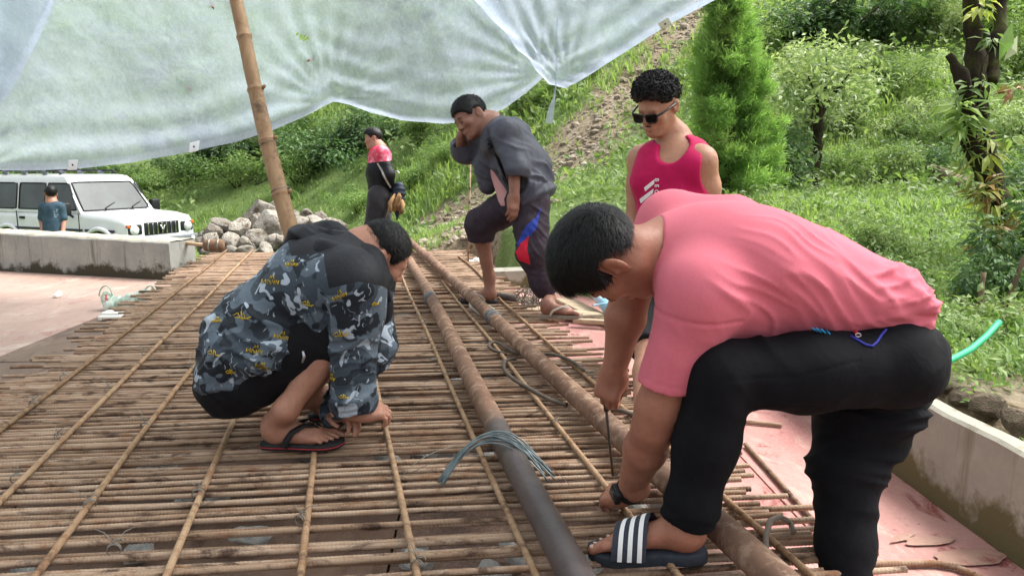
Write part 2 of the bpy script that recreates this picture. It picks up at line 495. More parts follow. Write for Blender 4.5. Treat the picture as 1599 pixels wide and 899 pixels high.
def hair_on(name, c, M, sc, mat_, parent, hl, thick=.012, h=.004, strands=2500, comb=(-.3, 0, -1), slen=.02, lift=.25, curl=0.0, curln=0, seed=1, top_extra=0.0, width=.0014):
    """hair cap following the skull with combed strands. hl(x,y) gives the hair line height (local)"""
    c = np.asarray(c, float)
    s = SDF(h)
    r = np.array([.098 + thick, .077 + thick, .087 + thick]) * sc
    cc = c + M @ (np.array([-.012, 0, .038]) * sc)
    s.ell(cc, r, M, .005)
    if top_extra: s.ell(c + M @ (np.array([.02, 0, .085]) * sc), np.array([.085, .072, .05 + top_extra]) * sc, M, .03)
    def f(X, Y, Z):
        x = ((X - c[0]) * M[0, 0] + (Y - c[1]) * M[1, 0] + (Z - c[2]) * M[2, 0]) / sc
        y = ((X - c[0]) * M[0, 1] + (Y - c[1]) * M[1, 1] + (Z - c[2]) * M[2, 1]) / sc
        z = ((X - c[0]) * M[0, 2] + (Y - c[1]) * M[1, 2] + (Z - c[2]) * M[2, 2]) / sc
        return (hl(x, y) - z) * .6 * sc
    s.fn([-99] * 3, [99] * 3, f, .012, 'int')
    v, q = s.mesh(); n = vnormals(v, q)
    lo = (v - c) @ M / sc
    v = v + n * (fbm(lo, 60, 2) * (.0035 if curl else .0014) + curl * np.abs(fbm(lo, 70, 2)))[:, None]
    cap = link_mesh(name, np_mesh(name, v, q), mat_, parent)
    if strands:
        g = np.random.default_rng(seed); ii = g.integers(0, len(v), strands)
        lz = lo[ii]; keep = lz[:, 2] > hl(lz[:, 0], lz[:, 1]) + .006
        ii = ii[keep]; p = v[ii]; nn = n[ii]
        d = np.asarray(comb(lo[ii]) if callable(comb) else np.tile(comb, (len(ii), 1)), float) @ M.T
        d = d + g.normal(0, .20, d.shape); d = d - nn * (d * nn).sum(1)[:, None] ; d /= np.linalg.norm(d, axis=1)[:, None] + 1e-9
        ln = slen * g.uniform(.6, 1.3, len(ii))[:, None]
        sd = np.cross(d, nn) * width * .5
        p1 = p + nn * .002 + d * ln * .5 + nn * ln * lift * .5; p2 = p + d * ln + nn * ln * (lift * .75)
        base = p - nn * .003
        V = np.concatenate([base - sd, base + sd, p1 + sd * .8, p1 - sd * .8, p2], 0); m = len(ii); a = np.arange(m)
        qd = np.stack([a, a + m, a + 2 * m, a + 3 * m], 1); tr = np.stack([a + 3 * m, a + 2 * m, a + 4 * m], 1)
        o = link_mesh('hair_strands', np_mesh('hair_strands', V, [qd, tr]), mat_, cap); o['kind'] = 'stuff'
    if curln:
        g = np.random.default_rng(seed + 5); mb = MB()
        ii = g.integers(0, len(v), curln * 2); lz = lo[ii]; ii = ii[lz[:, 2] > hl(lz[:, 0], lz[:, 1]) + .02][:curln]
        for i in ii:
            p = v[i]; nn = n[i]; a = nrm(np.cross(nn, g.normal(size=3))); b = np.cross(nn, a); rr = g.uniform(.004, .0075) * sc
            th = np.linspace(0, g.uniform(4, 7), 9) + g.uniform(0, 6)
            mb.tube(p + np.outer(np.cos(th) * rr, a) + np.outer(np.sin(th) * rr, b) + np.outer(np.linspace(-.002, .009, 9) * sc, nn), .0022 * sc, 4, False)
        o = mb.build('hair_curls', mat_, cap, fixn=False); o['kind'] = 'stuff'
    return cap
# ================================================================= SETTING
DK = -0.16                                   # level of the formwork deck
LD = nrm([-0.055, 0.9985, 0]); TD = nrm([0.9985, 0.055, 0])   # along / across the deck
def UV(u, v, z=0.0): return TD * u + LD * v + np.array([0, 0, z])
# ---- terrain
def hill_noise(x, y):
    p = np.stack([x, y, np.zeros_like(x)], -1)
    return fbm(p, .22, 3) * .38 + fbm(p + 5, 1.1, 2) * .07
def terrain(x, y):
    x = np.asarray(x, float); y = np.asarray(y, float)
    s = sstep(-4.0, 1.5, x)
    bR = .13 + .088 * (np.clip(y, 2.0, 9.5) - 2.7)
    base = -1.05 + s * (bR + 1.05)
    yf = np.interp(x, [-30, -14, -7, -2.5, 0, 1.5, 4, 10, 30], [18, 17.5, 16.8, 12.3, 10.8, 9.4, 8.6, 8.0, 8.0])
    h = np.maximum(y - yf, 0); hh = h * h / (h + 2.0)
    z = base + .56 * hh + hill_noise(x, y) * sstep(0, 6, h)
    z = z + .035 * fbm(np.stack([x, y, x * 0], -1), 1.7, 2) * sstep(1.7, 2.2, x)
    z = z + .72 * np.exp(-(((x + 3.15) / 1.25) ** 2 + ((y - 9.9) / .8) ** 2))
    u = x * TD[0] + y * TD[1]; v = x * LD[0] + y * LD[1]
    # the deck stands in a cut
    right = np.where(v > 5.2, np.interp(v, [5.2, 6.5, 8.4], [1.5, .6, .15]), 1.60)
    ins = np.minimum(np.minimum(right - u, 8.35 - v), u + 8.5)
    k = sstep(-.10, .10, ins)
    return z * (1 - k) + np.minimum(z, -.45) * k
def hit(px, py, zoff=0.0):                   # where a sight line meets the terrain
    r = ray(px, py); t = 1.5
    while t < 90:
        p = CP + r * t
        if p[2] < terrain(p[0], p[1]) + zoff: break
        t += .05
    return CP + r * t
xs = np.concatenate([np.linspace(-45, -10, 36), np.linspace(-9.8, 1.0, 80), np.linspace(1.06, 4.0, 50), np.linspace(4.15, 14, 50), np.linspace(15, 45, 31)])
ys = np.concatenate([np.linspace(-6, 1, 12), np.linspace(1.1, 9, 100), np.linspace(9.1, 26, 120), np.linspace(26.5, 60, 45)])
XX, YY = np.meshgrid(xs, ys, indexing='ij'); ZZ = terrain(XX, YY)
# worn footpath up the hill and a patch of bare rubble
PATHPX = [(640, 372), (700, 345), (770, 318), (850, 285), (905, 245), (930, 205), (960, 160), (1010, 110), (1060, 60), (1100, 10)]
PATHP = np.array([hit(*p) for p in PATHPX])
PATHW = np.array([.9, .95, .95, .9, .9, 1.0, 1.1, 1.1, 1.2, 1.2])
def path_mask(x, y):
    best = np.full(np.shape(x), -9.0)
    for i in range(len(PATHP) - 1):
        a, b = PATHP[i, :2], PATHP[i + 1, :2]; ab = b - a
        t = np.clip(((x - a[0]) * ab[0] + (y - a[1]) * ab[1]) / (ab @ ab), 0, 1)
        d = np.hypot(x - a[0] - t * ab[0], y - a[1] - t * ab[1]); w_ = PATHW[i] + (PATHW[i + 1] - PATHW[i]) * t
        best = np.maximum(best, 1 - d / w_)
    return best
pm = path_mask(XX, YY) + .35 * fbm(np.stack([XX, YY, XX * 0], -1), .9, 2)
soil = sstep(3.4, 2.2, YY) * sstep(1.2, 1.5, XX) * 1.1 - .45 + .4 * fbm(np.stack([XX, YY, XX * 0], -1), 2.2, 2)
near = sstep(11.5, 8.5, YY) * sstep(.6, -.6, XX) * sstep(7.6, 8.2, YY)
pm = np.maximum(np.maximum(pm, soil), near * 1.1 - .2)
t = NT('hillside_ground')
dirt = t.mix(t.ramp(t.noise(3.0, 8, .65), [(.3, 0.0), (.7, 1.0)]), srgb(122, 108, 86), srgb(158, 148, 128))
dirt = t.mix(t.ramp(t.noise(14, 6, .6), [(.5, 0.0), (.66, 1.0)]), dirt, srgb(84, 70, 52))
grs = t.mix(t.ramp(t.noise(1.3, 8, .65), [(.3, 0.0), (.7, 1.0)]), srgb(88, 108, 62), srgb(118, 138, 82))
fac = t.ramp(t.math('ADD', t.attr('bare').outputs['Fac'], t.math('MULTIPLY', t.noise(6, 5), .5)), [(.34, 0.0), (.66, 1.0)])
t.set(color=t.mix(fac, grs, dirt), rough=.95, spec=.1, normal=t.bump(t.noise(18, 8, .65), .8, .06))
M_GROUND = t.m
g_ = MB().grid(np.stack([XX, YY, ZZ], -1))
ground = link_mesh('ground', g_.mesh('ground', True, {'bare': pm.reshape(-1)}), M_GROUND)
tag(ground, kind='structure')

# ---- deck of formwork panels
def deck_mat(name, c1, c2, c3, stain, mat_brown=False):
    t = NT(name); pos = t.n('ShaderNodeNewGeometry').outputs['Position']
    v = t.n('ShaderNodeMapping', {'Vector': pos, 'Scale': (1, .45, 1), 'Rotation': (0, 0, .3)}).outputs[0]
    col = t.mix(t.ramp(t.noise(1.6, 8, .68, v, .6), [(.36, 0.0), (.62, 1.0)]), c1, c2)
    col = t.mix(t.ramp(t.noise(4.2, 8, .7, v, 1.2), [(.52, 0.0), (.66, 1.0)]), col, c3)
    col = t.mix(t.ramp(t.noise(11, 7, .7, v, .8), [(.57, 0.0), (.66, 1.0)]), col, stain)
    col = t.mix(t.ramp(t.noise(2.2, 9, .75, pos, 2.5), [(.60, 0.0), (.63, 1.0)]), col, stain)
    if mat_brown:  # blends to darker brown under the mat, up to its right edge
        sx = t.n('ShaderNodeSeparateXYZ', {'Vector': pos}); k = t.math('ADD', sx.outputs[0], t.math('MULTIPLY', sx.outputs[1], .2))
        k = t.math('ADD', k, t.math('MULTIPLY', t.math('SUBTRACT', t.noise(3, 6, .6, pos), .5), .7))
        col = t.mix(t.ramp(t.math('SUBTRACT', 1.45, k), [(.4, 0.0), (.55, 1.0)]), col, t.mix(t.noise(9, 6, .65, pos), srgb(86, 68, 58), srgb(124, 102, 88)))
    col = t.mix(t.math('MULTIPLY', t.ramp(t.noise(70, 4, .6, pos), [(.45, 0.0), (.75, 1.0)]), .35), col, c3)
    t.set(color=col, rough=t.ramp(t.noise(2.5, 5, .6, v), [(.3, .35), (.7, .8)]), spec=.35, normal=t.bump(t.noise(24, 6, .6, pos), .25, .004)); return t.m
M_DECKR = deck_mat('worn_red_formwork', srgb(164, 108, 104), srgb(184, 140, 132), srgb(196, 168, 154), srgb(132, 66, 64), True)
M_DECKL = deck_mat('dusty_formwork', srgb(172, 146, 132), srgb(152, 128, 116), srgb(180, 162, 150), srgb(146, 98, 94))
M_DECKM = deck_mat('brown_formwork', srgb(98, 78, 66), srgb(116, 94, 80), srgb(128, 108, 94), srgb(80, 62, 53))  # darker brown tone for the panels under the mat
deck = empty('formwork_deck', (0, 0, DK)); tag(deck, 'worn formwork deck of large red and dusty panels under the rebar', kind='structure')
us = [-7.55, -6.33, -5.11, -3.89, -2.67, -1.45, -.23, .99, 1.50]
vs = [-2.0, -.78, 1.66, 4.10, 6.54, 8.25]
for i in range(len(us) - 1):
    for j in range(len(vs) - 1):
        u0, u1, v0, v1 = us[i] + .004, us[i + 1] - .004, vs[j] + .004, vs[j + 1] - .004
        if j == 4 and u0 > .9: continue
        mb = MB(); nu, nv = 5, 9
        dz = random.uniform(-.0025, .0025); bw = random.uniform(-.004, .004)
        uu, vv = np.meshgrid(np.linspace(u0, u1, nu), np.linspace(v0, v1, nv), indexing='ij')
        zz = dz + bw * (1 - ((uu - (u0 + u1) / 2) / .6) ** 2)
        pt = uu[..., None] * TD + vv[..., None] * LD; pt[..., 2] = zz
        mb.grid(pt); pb = pt.copy(); pb[..., 2] -= .018; mb.grid(pb[::-1])
        for e0, e1 in ((pt[0], pb[0]), (pt[-1], pb[-1]), (pt[:, 0], pb[:, 0]), (pt[:, -1], pb[:, -1])): mb.grid(np.stack([e0, e1]))
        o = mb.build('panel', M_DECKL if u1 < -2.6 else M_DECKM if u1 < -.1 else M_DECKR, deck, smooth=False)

# ---- concrete walls
def conc_mat(name, c1, c2, dirt, moss, zlo, zhi):
    t = NT(name); pos = t.n('ShaderNodeNewGeometry').outputs['Position']
    col = t.mix(t.ramp(t.noise(3, 8, .65, pos), [(.35, 0.0), (.65, 1.0)]), c1, c2)
    col = t.mix(t.math('MULTIPLY', t.ramp(t.noise(40, 5, .6, pos), [(.4, 0.0), (.7, 1.0)]), .4), col, c1)
    st = t.n('ShaderNodeMapping', {'Vector': pos, 'Scale': (9, 9, .8)}).outputs[0]
    col = t.mix(t.ramp(t.noise(1.2, 5, .6, st), [(.56, 0.0), (.7, 1.0)]), col, dirt)
    z = t.n('ShaderNodeSeparateXYZ', {'Vector': pos}).outputs[2]
    f = t.n('ShaderNodeMapRange', {'Value': z, 'From Min': zhi, 'From Max': zlo}).outputs[0]
    f = t.math('ADD', f, t.math('MULTIPLY', t.math('SUBTRACT', t.noise(5, 7, .65, pos), .5), 1.9))
    col = t.mix(t.ramp(f, [(.5, 0.0), (.75, 1.0)]), col, moss)
    t.set(color=col, rough=.9, spec=.2, normal=t.bump(t.noise(30, 7, .65, pos), .5, .008)); return t.m
M_WL = conc_mat('grey_wet_concrete', srgb(140, 142, 136), srgb(166, 166, 158), srgb(104, 102, 92), srgb(70, 66, 54), -.16, .10)
M_WR = conc_mat('mossy_concrete', srgb(148, 145, 133), srgb(170, 166, 152), srgb(122, 115, 98), srgb(104, 97, 68), -.16, .12)
M_TOP = mat('pale_concrete_top', srgb(196, 188, 172), srgb(158, 150, 132), 5, .95, .5, 60, .01, c3=srgb(122, 114, 98), s3=9, lo3=.55, hi3=.68)
def wall(name, a, b, z0, z1a, z1b, th, m, label, n=24):
    a = np.array(a, float); b = np.array(b, float); d = nrm(np.append(b - a, 0)); nn = np.array([-d[1], d[0], 0])
    mb = MB(); rows = []
    ts = np.linspace(0, 1, n)
    prof = [(0, 0), (0, .25), (0, .5), (0, .75), (0, .97), (.012, 1.0), (th - .012, 1.0), (th, .97), (th, .5), (th, 0)]
    for tt in ts:
        base = np.append(lerp(a, b, tt), 0); zt = z1a + (z1b - z1a) * tt; row = []
        for o_, f_ in prof:
            p = base + nn * o_; p = p + np.array([0, 0, z0 + (zt - z0) * f_])
            p = p + nn * (.006 * vnoise(p[None], 6)[0]) + np.array([0, 0, .006 * vnoise(p[None] + 3, 5)[0] * (f_ > .9)]); row.append(p)
        rows.append(row)
    rows = np.array(rows); mb.grid(rows); k = len(prof)
    for r_ in (rows[0], rows[-1]):
        c = r_.mean(0); mb.add(np.vstack([r_, c]), None, [(i, (i + 1) % k, k) for i in range(k)])
    o = mb.build(name, m, None, smooth=False); flat_by_angle(o, 30); tag(o, label, 'wall')
    return o, d, nn
la, lb = G(-260, 408, DK)[:2], G(268, 438, DK)[:2]
wl, d_, n_ = wall('concrete_wall', la, lb, DK + .001, .27, .20, .34, M_WL, 'low grey concrete wall with damp dark base in front of the white car')
mb = MB(); tt = np.linspace(0, 1, 60); top = []
for t_ in tt:
    b0 = np.append(lerp(la, lb, t_), .27 + (.20 - .27) * t_ + .006)
    top.append([b0 + n_ * o_ + np.array([0, 0, .010 * vnoise((b0 + n_ * o_)[None], 14)[0] - (.02 if o_ in (.008, .332) else 0)]) for o_ in (.008, .02, .10, .18, .26, .32, .332)])
o = mb.grid(top).build('mortar_topping', M_TOP, wl)
ra, rb = UV(1.470, .6)[:2], UV(1.455, 5.2)[:2]
wr_, dr_, nr_ = wall('concrete_wall', rb, ra, DK + .001, .145, .145, .075, M_WR, 'low mossy concrete wall along the red deck behind the pink-shirted man', 40)
fa, fb = G(770, 452, DK)[:2], G(905, 448, DK)[:2]
wf_, _, _ = wall('concrete_block', fa, fb, DK + .001, .0, .02, .22, M_WR, 'rough concrete block at the far corner of the mat behind the raised foot', 12)
wf_['category'] = 'block'

# ---- rebar mat
def rust_mat(name, c1, c2, c3, dark):
    t = NT(name); pos = t.n('ShaderNodeNewGeometry').outputs['Position']
    v = t.n('ShaderNodeMapping', {'Vector': pos, 'Scale': (1, 2.5, 2.5)}).outputs[0]
    col = t.mix(t.ramp(t.noise(3, 7, .65, v), [(.35, 0.0), (.65, 1.0)]), c1, c2)
    col = t.mix(t.ramp(t.noise(12, 6, .65, v), [(.48, 0.0), (.68, 1.0)]), col, c3)
    col = t.mix(t.ramp(t.noise(7, 6, .7, v, .5), [(.52, 0.0), (.64, 1.0)]), col, dark)
    oi = t.n('ShaderNodeObjectInfo').outputs['Random']
    col = t.mix(1.0, col, t.ramp(oi, [(0, (.62, .58, .55, 1)), (.35, (.92, .84, .76, 1)), (.7, (1.05, 1.02, 1.0, 1)), (1, (1.16, 1.14, 1.12, 1))]), 'MULTIPLY')
    t.set(color=col, rough=.85, spec=.25, metal=.0, normal=t.bump(t.noise(160, 4, .6, pos), .4, .002)); return t.m
M_RUST = rust_mat('rusty_rebar', srgb(146, 126, 107), srgb(170, 150, 130), srgb(132, 100, 76), srgb(80, 64, 54))
M_RUSTL = rust_mat('dusty_tan_rebar', srgb(166, 142, 114), srgb(150, 124, 98), srgb(138, 106, 78), srgb(108, 84, 66))
def rebar_pts(L, bow=0, seed=0, pitch=.0115):
    n = int(L / pitch * 3); x = np.arange(n) * pitch / 3; rr = np.where(np.arange(n) % 3 == 0, 1.10, .97)
    p = np.stack([x, bow * np.sin(x / L * 3.14) + .003 * np.sin(x * 2.1 + seed), .0015 * np.sin(x * 3.3 + seed * 2)], 1); return p, rr
rebar_mat = empty('rebar_mat', (0, 2.5, 0))
tag(rebar_mat, 'mat of rusty ribbed steel bars wired together across the deck', 'rebar mat')
bar_meshes = []
for i, L in enumerate((3.25, 3.4, 3.5, 3.6, 3.7, 3.85)):
    p, rr = rebar_pts(L, random.uniform(-.012, .012), i); bar_meshes.append((L, MB().tube(p, rr * .0080, 6).mesh('transverse_bar', True)))
    bar_meshes[-1][1].materials.append(M_RUST)
def edge_l(y): return float(np.interp(y, [1.3, 2.2, 3, 4.33, 5.77, 7.7, 8.3], [-1.95, -2.0, -2.1, -2.36, -2.65, -3.08, -3.2]))
def edge_r(y): return float(np.interp(y, [1.3, 1.89, 2.89, 4.33, 7.17, 8.3], [.86, .76, .53, .26, -.34, -.56]))
y = 1.40; TB = nrm([.994, .109, 0]); nb = 0
random.seed(21)
while y < 8.2:
    x0 = edge_l(y) + random.uniform(-.13, .10); x1 = edge_r(y) + random.uniform(-.10, .10); x1 = min(x1, 1.30)
    L = x1 - x0; me = min(bar_meshes, key=lambda b: abs(b[0] - L)); sx = L / me[0]
    o = link_mesh('transverse_bar', me[1], None, rebar_mat)
    tilt = math.atan2(TB[1], TB[0]) + random.gauss(0, .006)
    o.matrix_parent_inverse = rebar_mat.matrix_world.inverted()
    yy = y + TB[1] / TB[0] * x0
    o.matrix_world = Matrix.Translation((x0, yy, -.0088 + random.uniform(-.004, 0))) @ Matrix.Rotation(tilt, 4, 'Z') @ Matrix.Rotation(random.uniform(0, 6), 4, 'X') @ Matrix.Scale(sx, 4, (1, 0, 0)) @ Matrix.Scale(random.choice([.92, 1, 1, 1.06]), 4, (0, 1, 0))
    o.location.y -= 2.5; o.matrix_parent_inverse = Matrix()
    nb += 1
    r_ = random.random()
    y += (.0185 if r_ < .30 else random.uniform(.024, .034) if r_ < .90 else random.uniform(.040, .056)) * (.94 if y < 2.6 else 1.0 if y < 4 else 1.12)
LBARS = [((0, 670), (355, 390)), ((0, 780), (395, 390)), ((50, 899), (437, 390)), ((262, 899), (478, 390)), ((465, 899), (514, 390)), ((650, 899), (546, 390)), ((840, 899), (612, 395)), ((943, 753), (690, 438)), ((1121, 767), (783, 470)), ((760, 440), (716, 400))]
ZL = .0085
for i, (a, b) in enumerate(LBARS):
    A, B = G(*a, ZL), G(*b, ZL); d = nrm(B - A); L = np.linalg.norm(B - A)
    ext = 1.0 if i not in (7, 8, 9) else {7: .9, 8: 1.3, 9: 0}[i]
    A = A - d * ext; L += ext
    p, rr = rebar_pts(L, random.uniform(-.02, .02), i * 1.7, .015); n_ = np.array([-d[1], d[0], 0])
    w_ = A + p[:, :1] * d + p[:, 1:2] * n_ + p[:, 2:] * [0, 0, 1]
    if i == 8: w_ = np.vstack([w_, w_[-1] + [-.02, .03, .02], w_[-1] + [-.06, .03, .0], w_[-1] + [-.11, .0, -.004]]); rr = np.append(rr, [1, 1, 1])
    MB().tube(w_ - [0, 2.5, 0], rr * .0092, 6).build('longitudinal_bar', M_RUSTL, rebar_mat, fixn=False)
M_WIRE = mat('binding_wire', srgb(150, 148, 140), srgb(112, 104, 92), 20, .5, metal=.6)
def tie_mesh(seed):
    g = random.Random(seed); mb = MB(); th = np.linspace(0, 9.5, 26)
    mb.tube(np.stack([.015 * np.cos(th), .0045 * (th / 4 - 1), .015 * np.sin(th)], 1), .0016, 5)
    for k in range(2):
        e = np.array([g.uniform(-.05, .05), g.uniform(-.05, .05), g.uniform(.012, .03)]); p0 = np.array([0, .004, .016])
        mb.tube([p0, p0 + e * .5 + [0, 0, .008], p0 + e], .0013, 4)
    th = np.linspace(0, 5.4, 12); mb.tube(np.stack([.012 + .009 * np.cos(th), .009 * np.sin(th), .019 + .002 * th], 1), .0014, 4)
    me = mb.mesh('tie_wire'); me.materials.append(M_WIRE); return me
ties = [tie_mesh(i) for i in range(4)]
for i, (px, py) in enumerate([(51, 632), (170, 609), (298, 577), (26, 748), (89, 684), (226, 667), (141, 790), (309, 773), (468, 814), (651, 886), (866, 662), (594, 649), (272, 511), (227, 552), (921, 590), (100, 590), (700, 588), (663, 508), (178, 860), (640, 470), (1040, 694)]):
    q = G(px, py, .006); o = link_mesh('tie_wire', ties[i % 4], None, rebar_mat); o.location = (q[0], q[1] - 2.5, .009); o.rotation_euler[2] = random.uniform(-.9, .9)

# ---- two long steel pipes on the mat
def pipe_mat():
    t = NT('weathered_pipe'); pos = t.n('ShaderNodeNewGeometry').outputs['Position']
    yv = t.n('ShaderNodeSeparateXYZ', {'Vector': pos}).outputs[1]
    f = t.math('ADD', t.n('ShaderNodeMapRange', {'Value': yv, 'From Min': 2.55, 'From Max': 2.1}).outputs[0], t.math('MULTIPLY', t.math('SUBTRACT', t.noise(7, 6, .6, pos), .5), 1.0))
    rust = t.mix(t.ramp(t.noise(6, 8, .65, pos), [(.35, 0.0), (.65, 1.0)]), srgb(130, 100, 80), srgb(100, 72, 56))
    rust = t.mix(t.ramp(t.noise(20, 6, .7, pos), [(.50, 0.0), (.62, 1.0)]), rust, srgb(156, 130, 108))
    steel = t.mix(t.ramp(t.noise(9, 7, .65, pos), [(.35, 0.0), (.65, 1.0)]), srgb(66, 60, 60), srgb(90, 80, 78))
    k = t.ramp(f, [(.35, 0.0), (.6, 1.0)])
    left = t.attr('dark').outputs['Fac']
    k = t.math('MULTIPLY', k, left)
    t.set(color=t.mix(k, rust, steel), rough=t.mix(k, (.85,) * 3 + (1,), (.42,) * 3 + (1,)), spec=.4, normal=t.bump(t.noise(60, 5, .6, pos), .3, .003)); return t.m
M_PIPE = pipe_mat()
M_TAPE = mat('tape_band', srgb(120, 124, 134), srgb(84, 86, 92), 60, .4, .4, 90)
def pipe(a, b, r, label, coup, dark, extn):
    zc = .018 + r; A, B = G(*a, zc), G(*b, zc); d = nrm(B - A); A = A - d * extn; L = np.linalg.norm(B - A)
    root = empty('steel_pipe', (A[0], A[1], .018)); tag(root, label, 'pipe', 'long steel pipes on the rebar mat')
    n = 60; ts = np.linspace(0, 1, n); n_ = np.array([-d[1], d[0], 0]); off = np.array([A[0], A[1], .018])
    pts = A + ts[:, None] * L * d + n_ * (.008 * np.sin(ts * 7))[:, None] - off
    o = link_mesh('tube', MB().tube(pts, r, 20, False).mesh('tube', True, {'dark': np.full(n * 20, dark)}), M_PIPE, root)
    e = MB(); th = np.linspace(0, 6.2832, 20)
    e.tube([pts[-1] + [0, 0, 0], pts[-1] + d * .004], [r * .93, r * .93], 20).build('end_plug', mat('pink_cap', srgb(190, 140, 128), rough=.8), root)
    q = G(*coup, zc + r * .5); tc = (q - A) @ d; c = A + d * tc - off
    s = np.linspace(-.055, .055, 9)
    MB().tube(c + s[:, None] * d, r * (1.09 + .03 * np.sin(np.arange(9) * 2.5)), 18).build('joint_band', M_TAPE, root)
    for k in (-.03, .02):
        th = np.linspace(0, 14, 40)
        MB().tube(c + d * k + np.outer(np.cos(th) * r * 1.13, n_) + np.outer(np.sin(th) * r * 1.13, [0, 0, 1]) + np.outer(th * .0007, d), .002, 5).build('wire_wrap', M_WIRE, root, fixn=False)
pipe((893, 880), (640, 406), .038, 'long steel pipe with dark bare near end running past the squatting man', (664, 462), 1.0, .6)
pipe((1190, 880), (637, 374), .038, 'long dusty brown steel pipe passing under the pink-shirted man', (757, 492), 0.15, .6)
# ---- plastic sheeting slung over the site
def tarp_mat(name, op, ca=srgb(172, 186, 208), cb=srgb(190, 201, 216)):
    t = NT(name); tr = t.t.nodes
    pos = t.n('ShaderNodeNewGeometry').outputs['Position']
    v = t.n('ShaderNodeMapping', {'Vector': pos, 'Scale': (1.6, 1, 1), 'Rotation': (.3, .5, .2)}).outputs[0]
    n1 = t.noise(3.5, 8, .7, v, .4); n2 = t.noise(30, 5, .65, v); n3 = t.noise(140, 3, .6, pos)
    f = t.math('ADD', t.math('MULTIPLY', n1, .45), t.math('ADD', t.math('MULTIPLY', n2, .35), t.math('MULTIPLY', n3, .2)))
    h = t.attr('hem').outputs['Fac']
    alpha = t.math('ADD', t.ramp(f, [(.38, op - .14), (.64, op + .16)]), t.math('MULTIPLY', h, .22))
    spots = t.ramp(t.noise(60, 2, .5, pos), [(.66, 0.0), (.72, 1.0)])
    alpha = t.math('MINIMUM', t.math('ADD', alpha, t.math('MULTIPLY', spots, .10)), 1.0)
    col = t.mix(n1, ca, cb)
    bmp = t.bump(t.noise(6, 6, .6, pos, 1.6), .35, .03, t.bump(n3, .2, .004))
    dif = t.n('ShaderNodeBsdfDiffuse', {'Color': col, 'Normal': bmp}); tl = t.n('ShaderNodeBsdfTranslucent', {'Color': col, 'Normal': bmp})
    gl = t.n('ShaderNodeBsdfGlossy', {'Color': (1, 1, 1, 1), 'Roughness': .35, 'Normal': bmp})
    m1 = t.n('ShaderNodeMixShader', {0: .62, 1: dif.outputs[0], 2: tl.outputs[0]})
    m2 = t.n('ShaderNodeMixShader', {0: .06, 1: m1.outputs[0], 2: gl.outputs[0]})
    tp = t.n('ShaderNodeBsdfTransparent', {'Color': (.93, .98, 1.0, 1)})
    m3 = t.n('ShaderNodeMixShader', {0: alpha, 1: tp.outputs[0], 2: m2.outputs[0]})
    t.link(m3.outputs[0], t.out.inputs['Surface']); return t.m
M_TARP = tarp_mat('milky_plastic_sheet', .60)
M_TARP2 = tarp_mat('milky_plastic_sheet_double', .72)
def curve(pts, n):                      # resample a polyline of 3-D points smoothly
    pts = np.asarray(pts, float); s = np.concatenate([[0], np.cumsum(np.linalg.norm(np.diff(pts, axis=0), axis=1))]); q = np.linspace(0, s[-1], n)
    return np.stack([np.interp(q, s, pts[:, k]) for k in range(3)], 1)
def sheet(name, bot, top, nu, nv, m, label, belly, ties_px, hole=None, hem_side=False, seed=0.):
    B = curve([P(*p) for p in bot], nu); T = curve([P(*p) for p in top], nu)
    vv = np.linspace(0, 1, nv)[None, :, None]
    S = B[:, None] * (1 - vv) + T[:, None] * vv
    S[..., 2] -= belly * np.sin(vv[..., 0] * math.pi) ** .8
    S[..., 1] += .10 * np.sin(vv[..., 0] * math.pi)
    nrmv = np.cross(np.gradient(S, axis=0), np.gradient(S, axis=1)); nrmv /= np.linalg.norm(nrmv, axis=2)[..., None] + 1e-9
    dsp = .035 * fbm(S + seed, 1.3, 3) + .006 * fbm(S + seed, 9, 2)
    for tp in ties_px:                  # creases radiating from each tie point
        c = P(*tp); dv = S - c; dist = np.linalg.norm(dv, axis=2)
        ang = np.arctan2(dv @ UPV, dv @ RT)
        dsp += .034 * np.sin(ang * 23 + 3.0 * fbm(S, .8, 2)) * .6 * np.exp(-dist / .6) * np.clip(dist / .25, 0, 1)
    lowb = np.exp(-vv[..., 0] * 7)
    dsp += .03 * lowb * np.sin(vv[..., 0] * 60 + 3 * fbm(S + 2, 1.2, 2))
    S = S + nrmv * dsp[..., None]
    hem = np.zeros(S.shape[:2]); hem[:, :3] = 1
    if hem_side: hem[:4] = 1
    i = np.arange(nu - 1)[:, None]; j = np.arange(nv - 1)[None, :]
    q = np.stack([i * nv + j, (i + 1) * nv + j, (i + 1) * nv + j + 1, i * nv + j + 1], -1).reshape(-1, 4)
    v = S.reshape(-1, 3)
    if hole is not None:
        c = v[q].mean(1); r = c - CP; d = r @ FW; px = 799.5 + F * (r @ RT) / d; py = 449.5 - F * (r @ UPV) / d
        keep = ~((((px - hole[0]) / 9) ** 2 + ((py - hole[1] - .4 * (px - hole[0])) / 4.5) ** 2) < 1); q = q[keep]
    o = link_mesh(name, np_mesh(name, v, q, True, {'hem': hem.reshape(-1)}), m); tag(o, label, 'tarpaulin', 'plastic sheets slung overhead')
    return o, S
bot = [(-330, 262, 6.3), (-150, 268, 6.3), (0, 266, 6.2), (60, 266, 6.2), (120, 262, 6.2), (200, 253, 6.15), (300, 236, 6.1), (370, 220, 6.05), (430, 201, 6.0), (480, 180, 5.9), (523, 158, 5.8), (548, 165, 5.8), (580, 177, 5.85), (630, 188, 5.9), (690, 193, 5.95), (740, 188, 5.95), (790, 168, 5.85), (825, 142, 5.75), (850, 120, 5.7)]
top = [(-330, -420, 4.6), (-100, -420, 4.6), (150, -400, 4.6), (380, -390, 4.75), (640, -270, 4.95)]
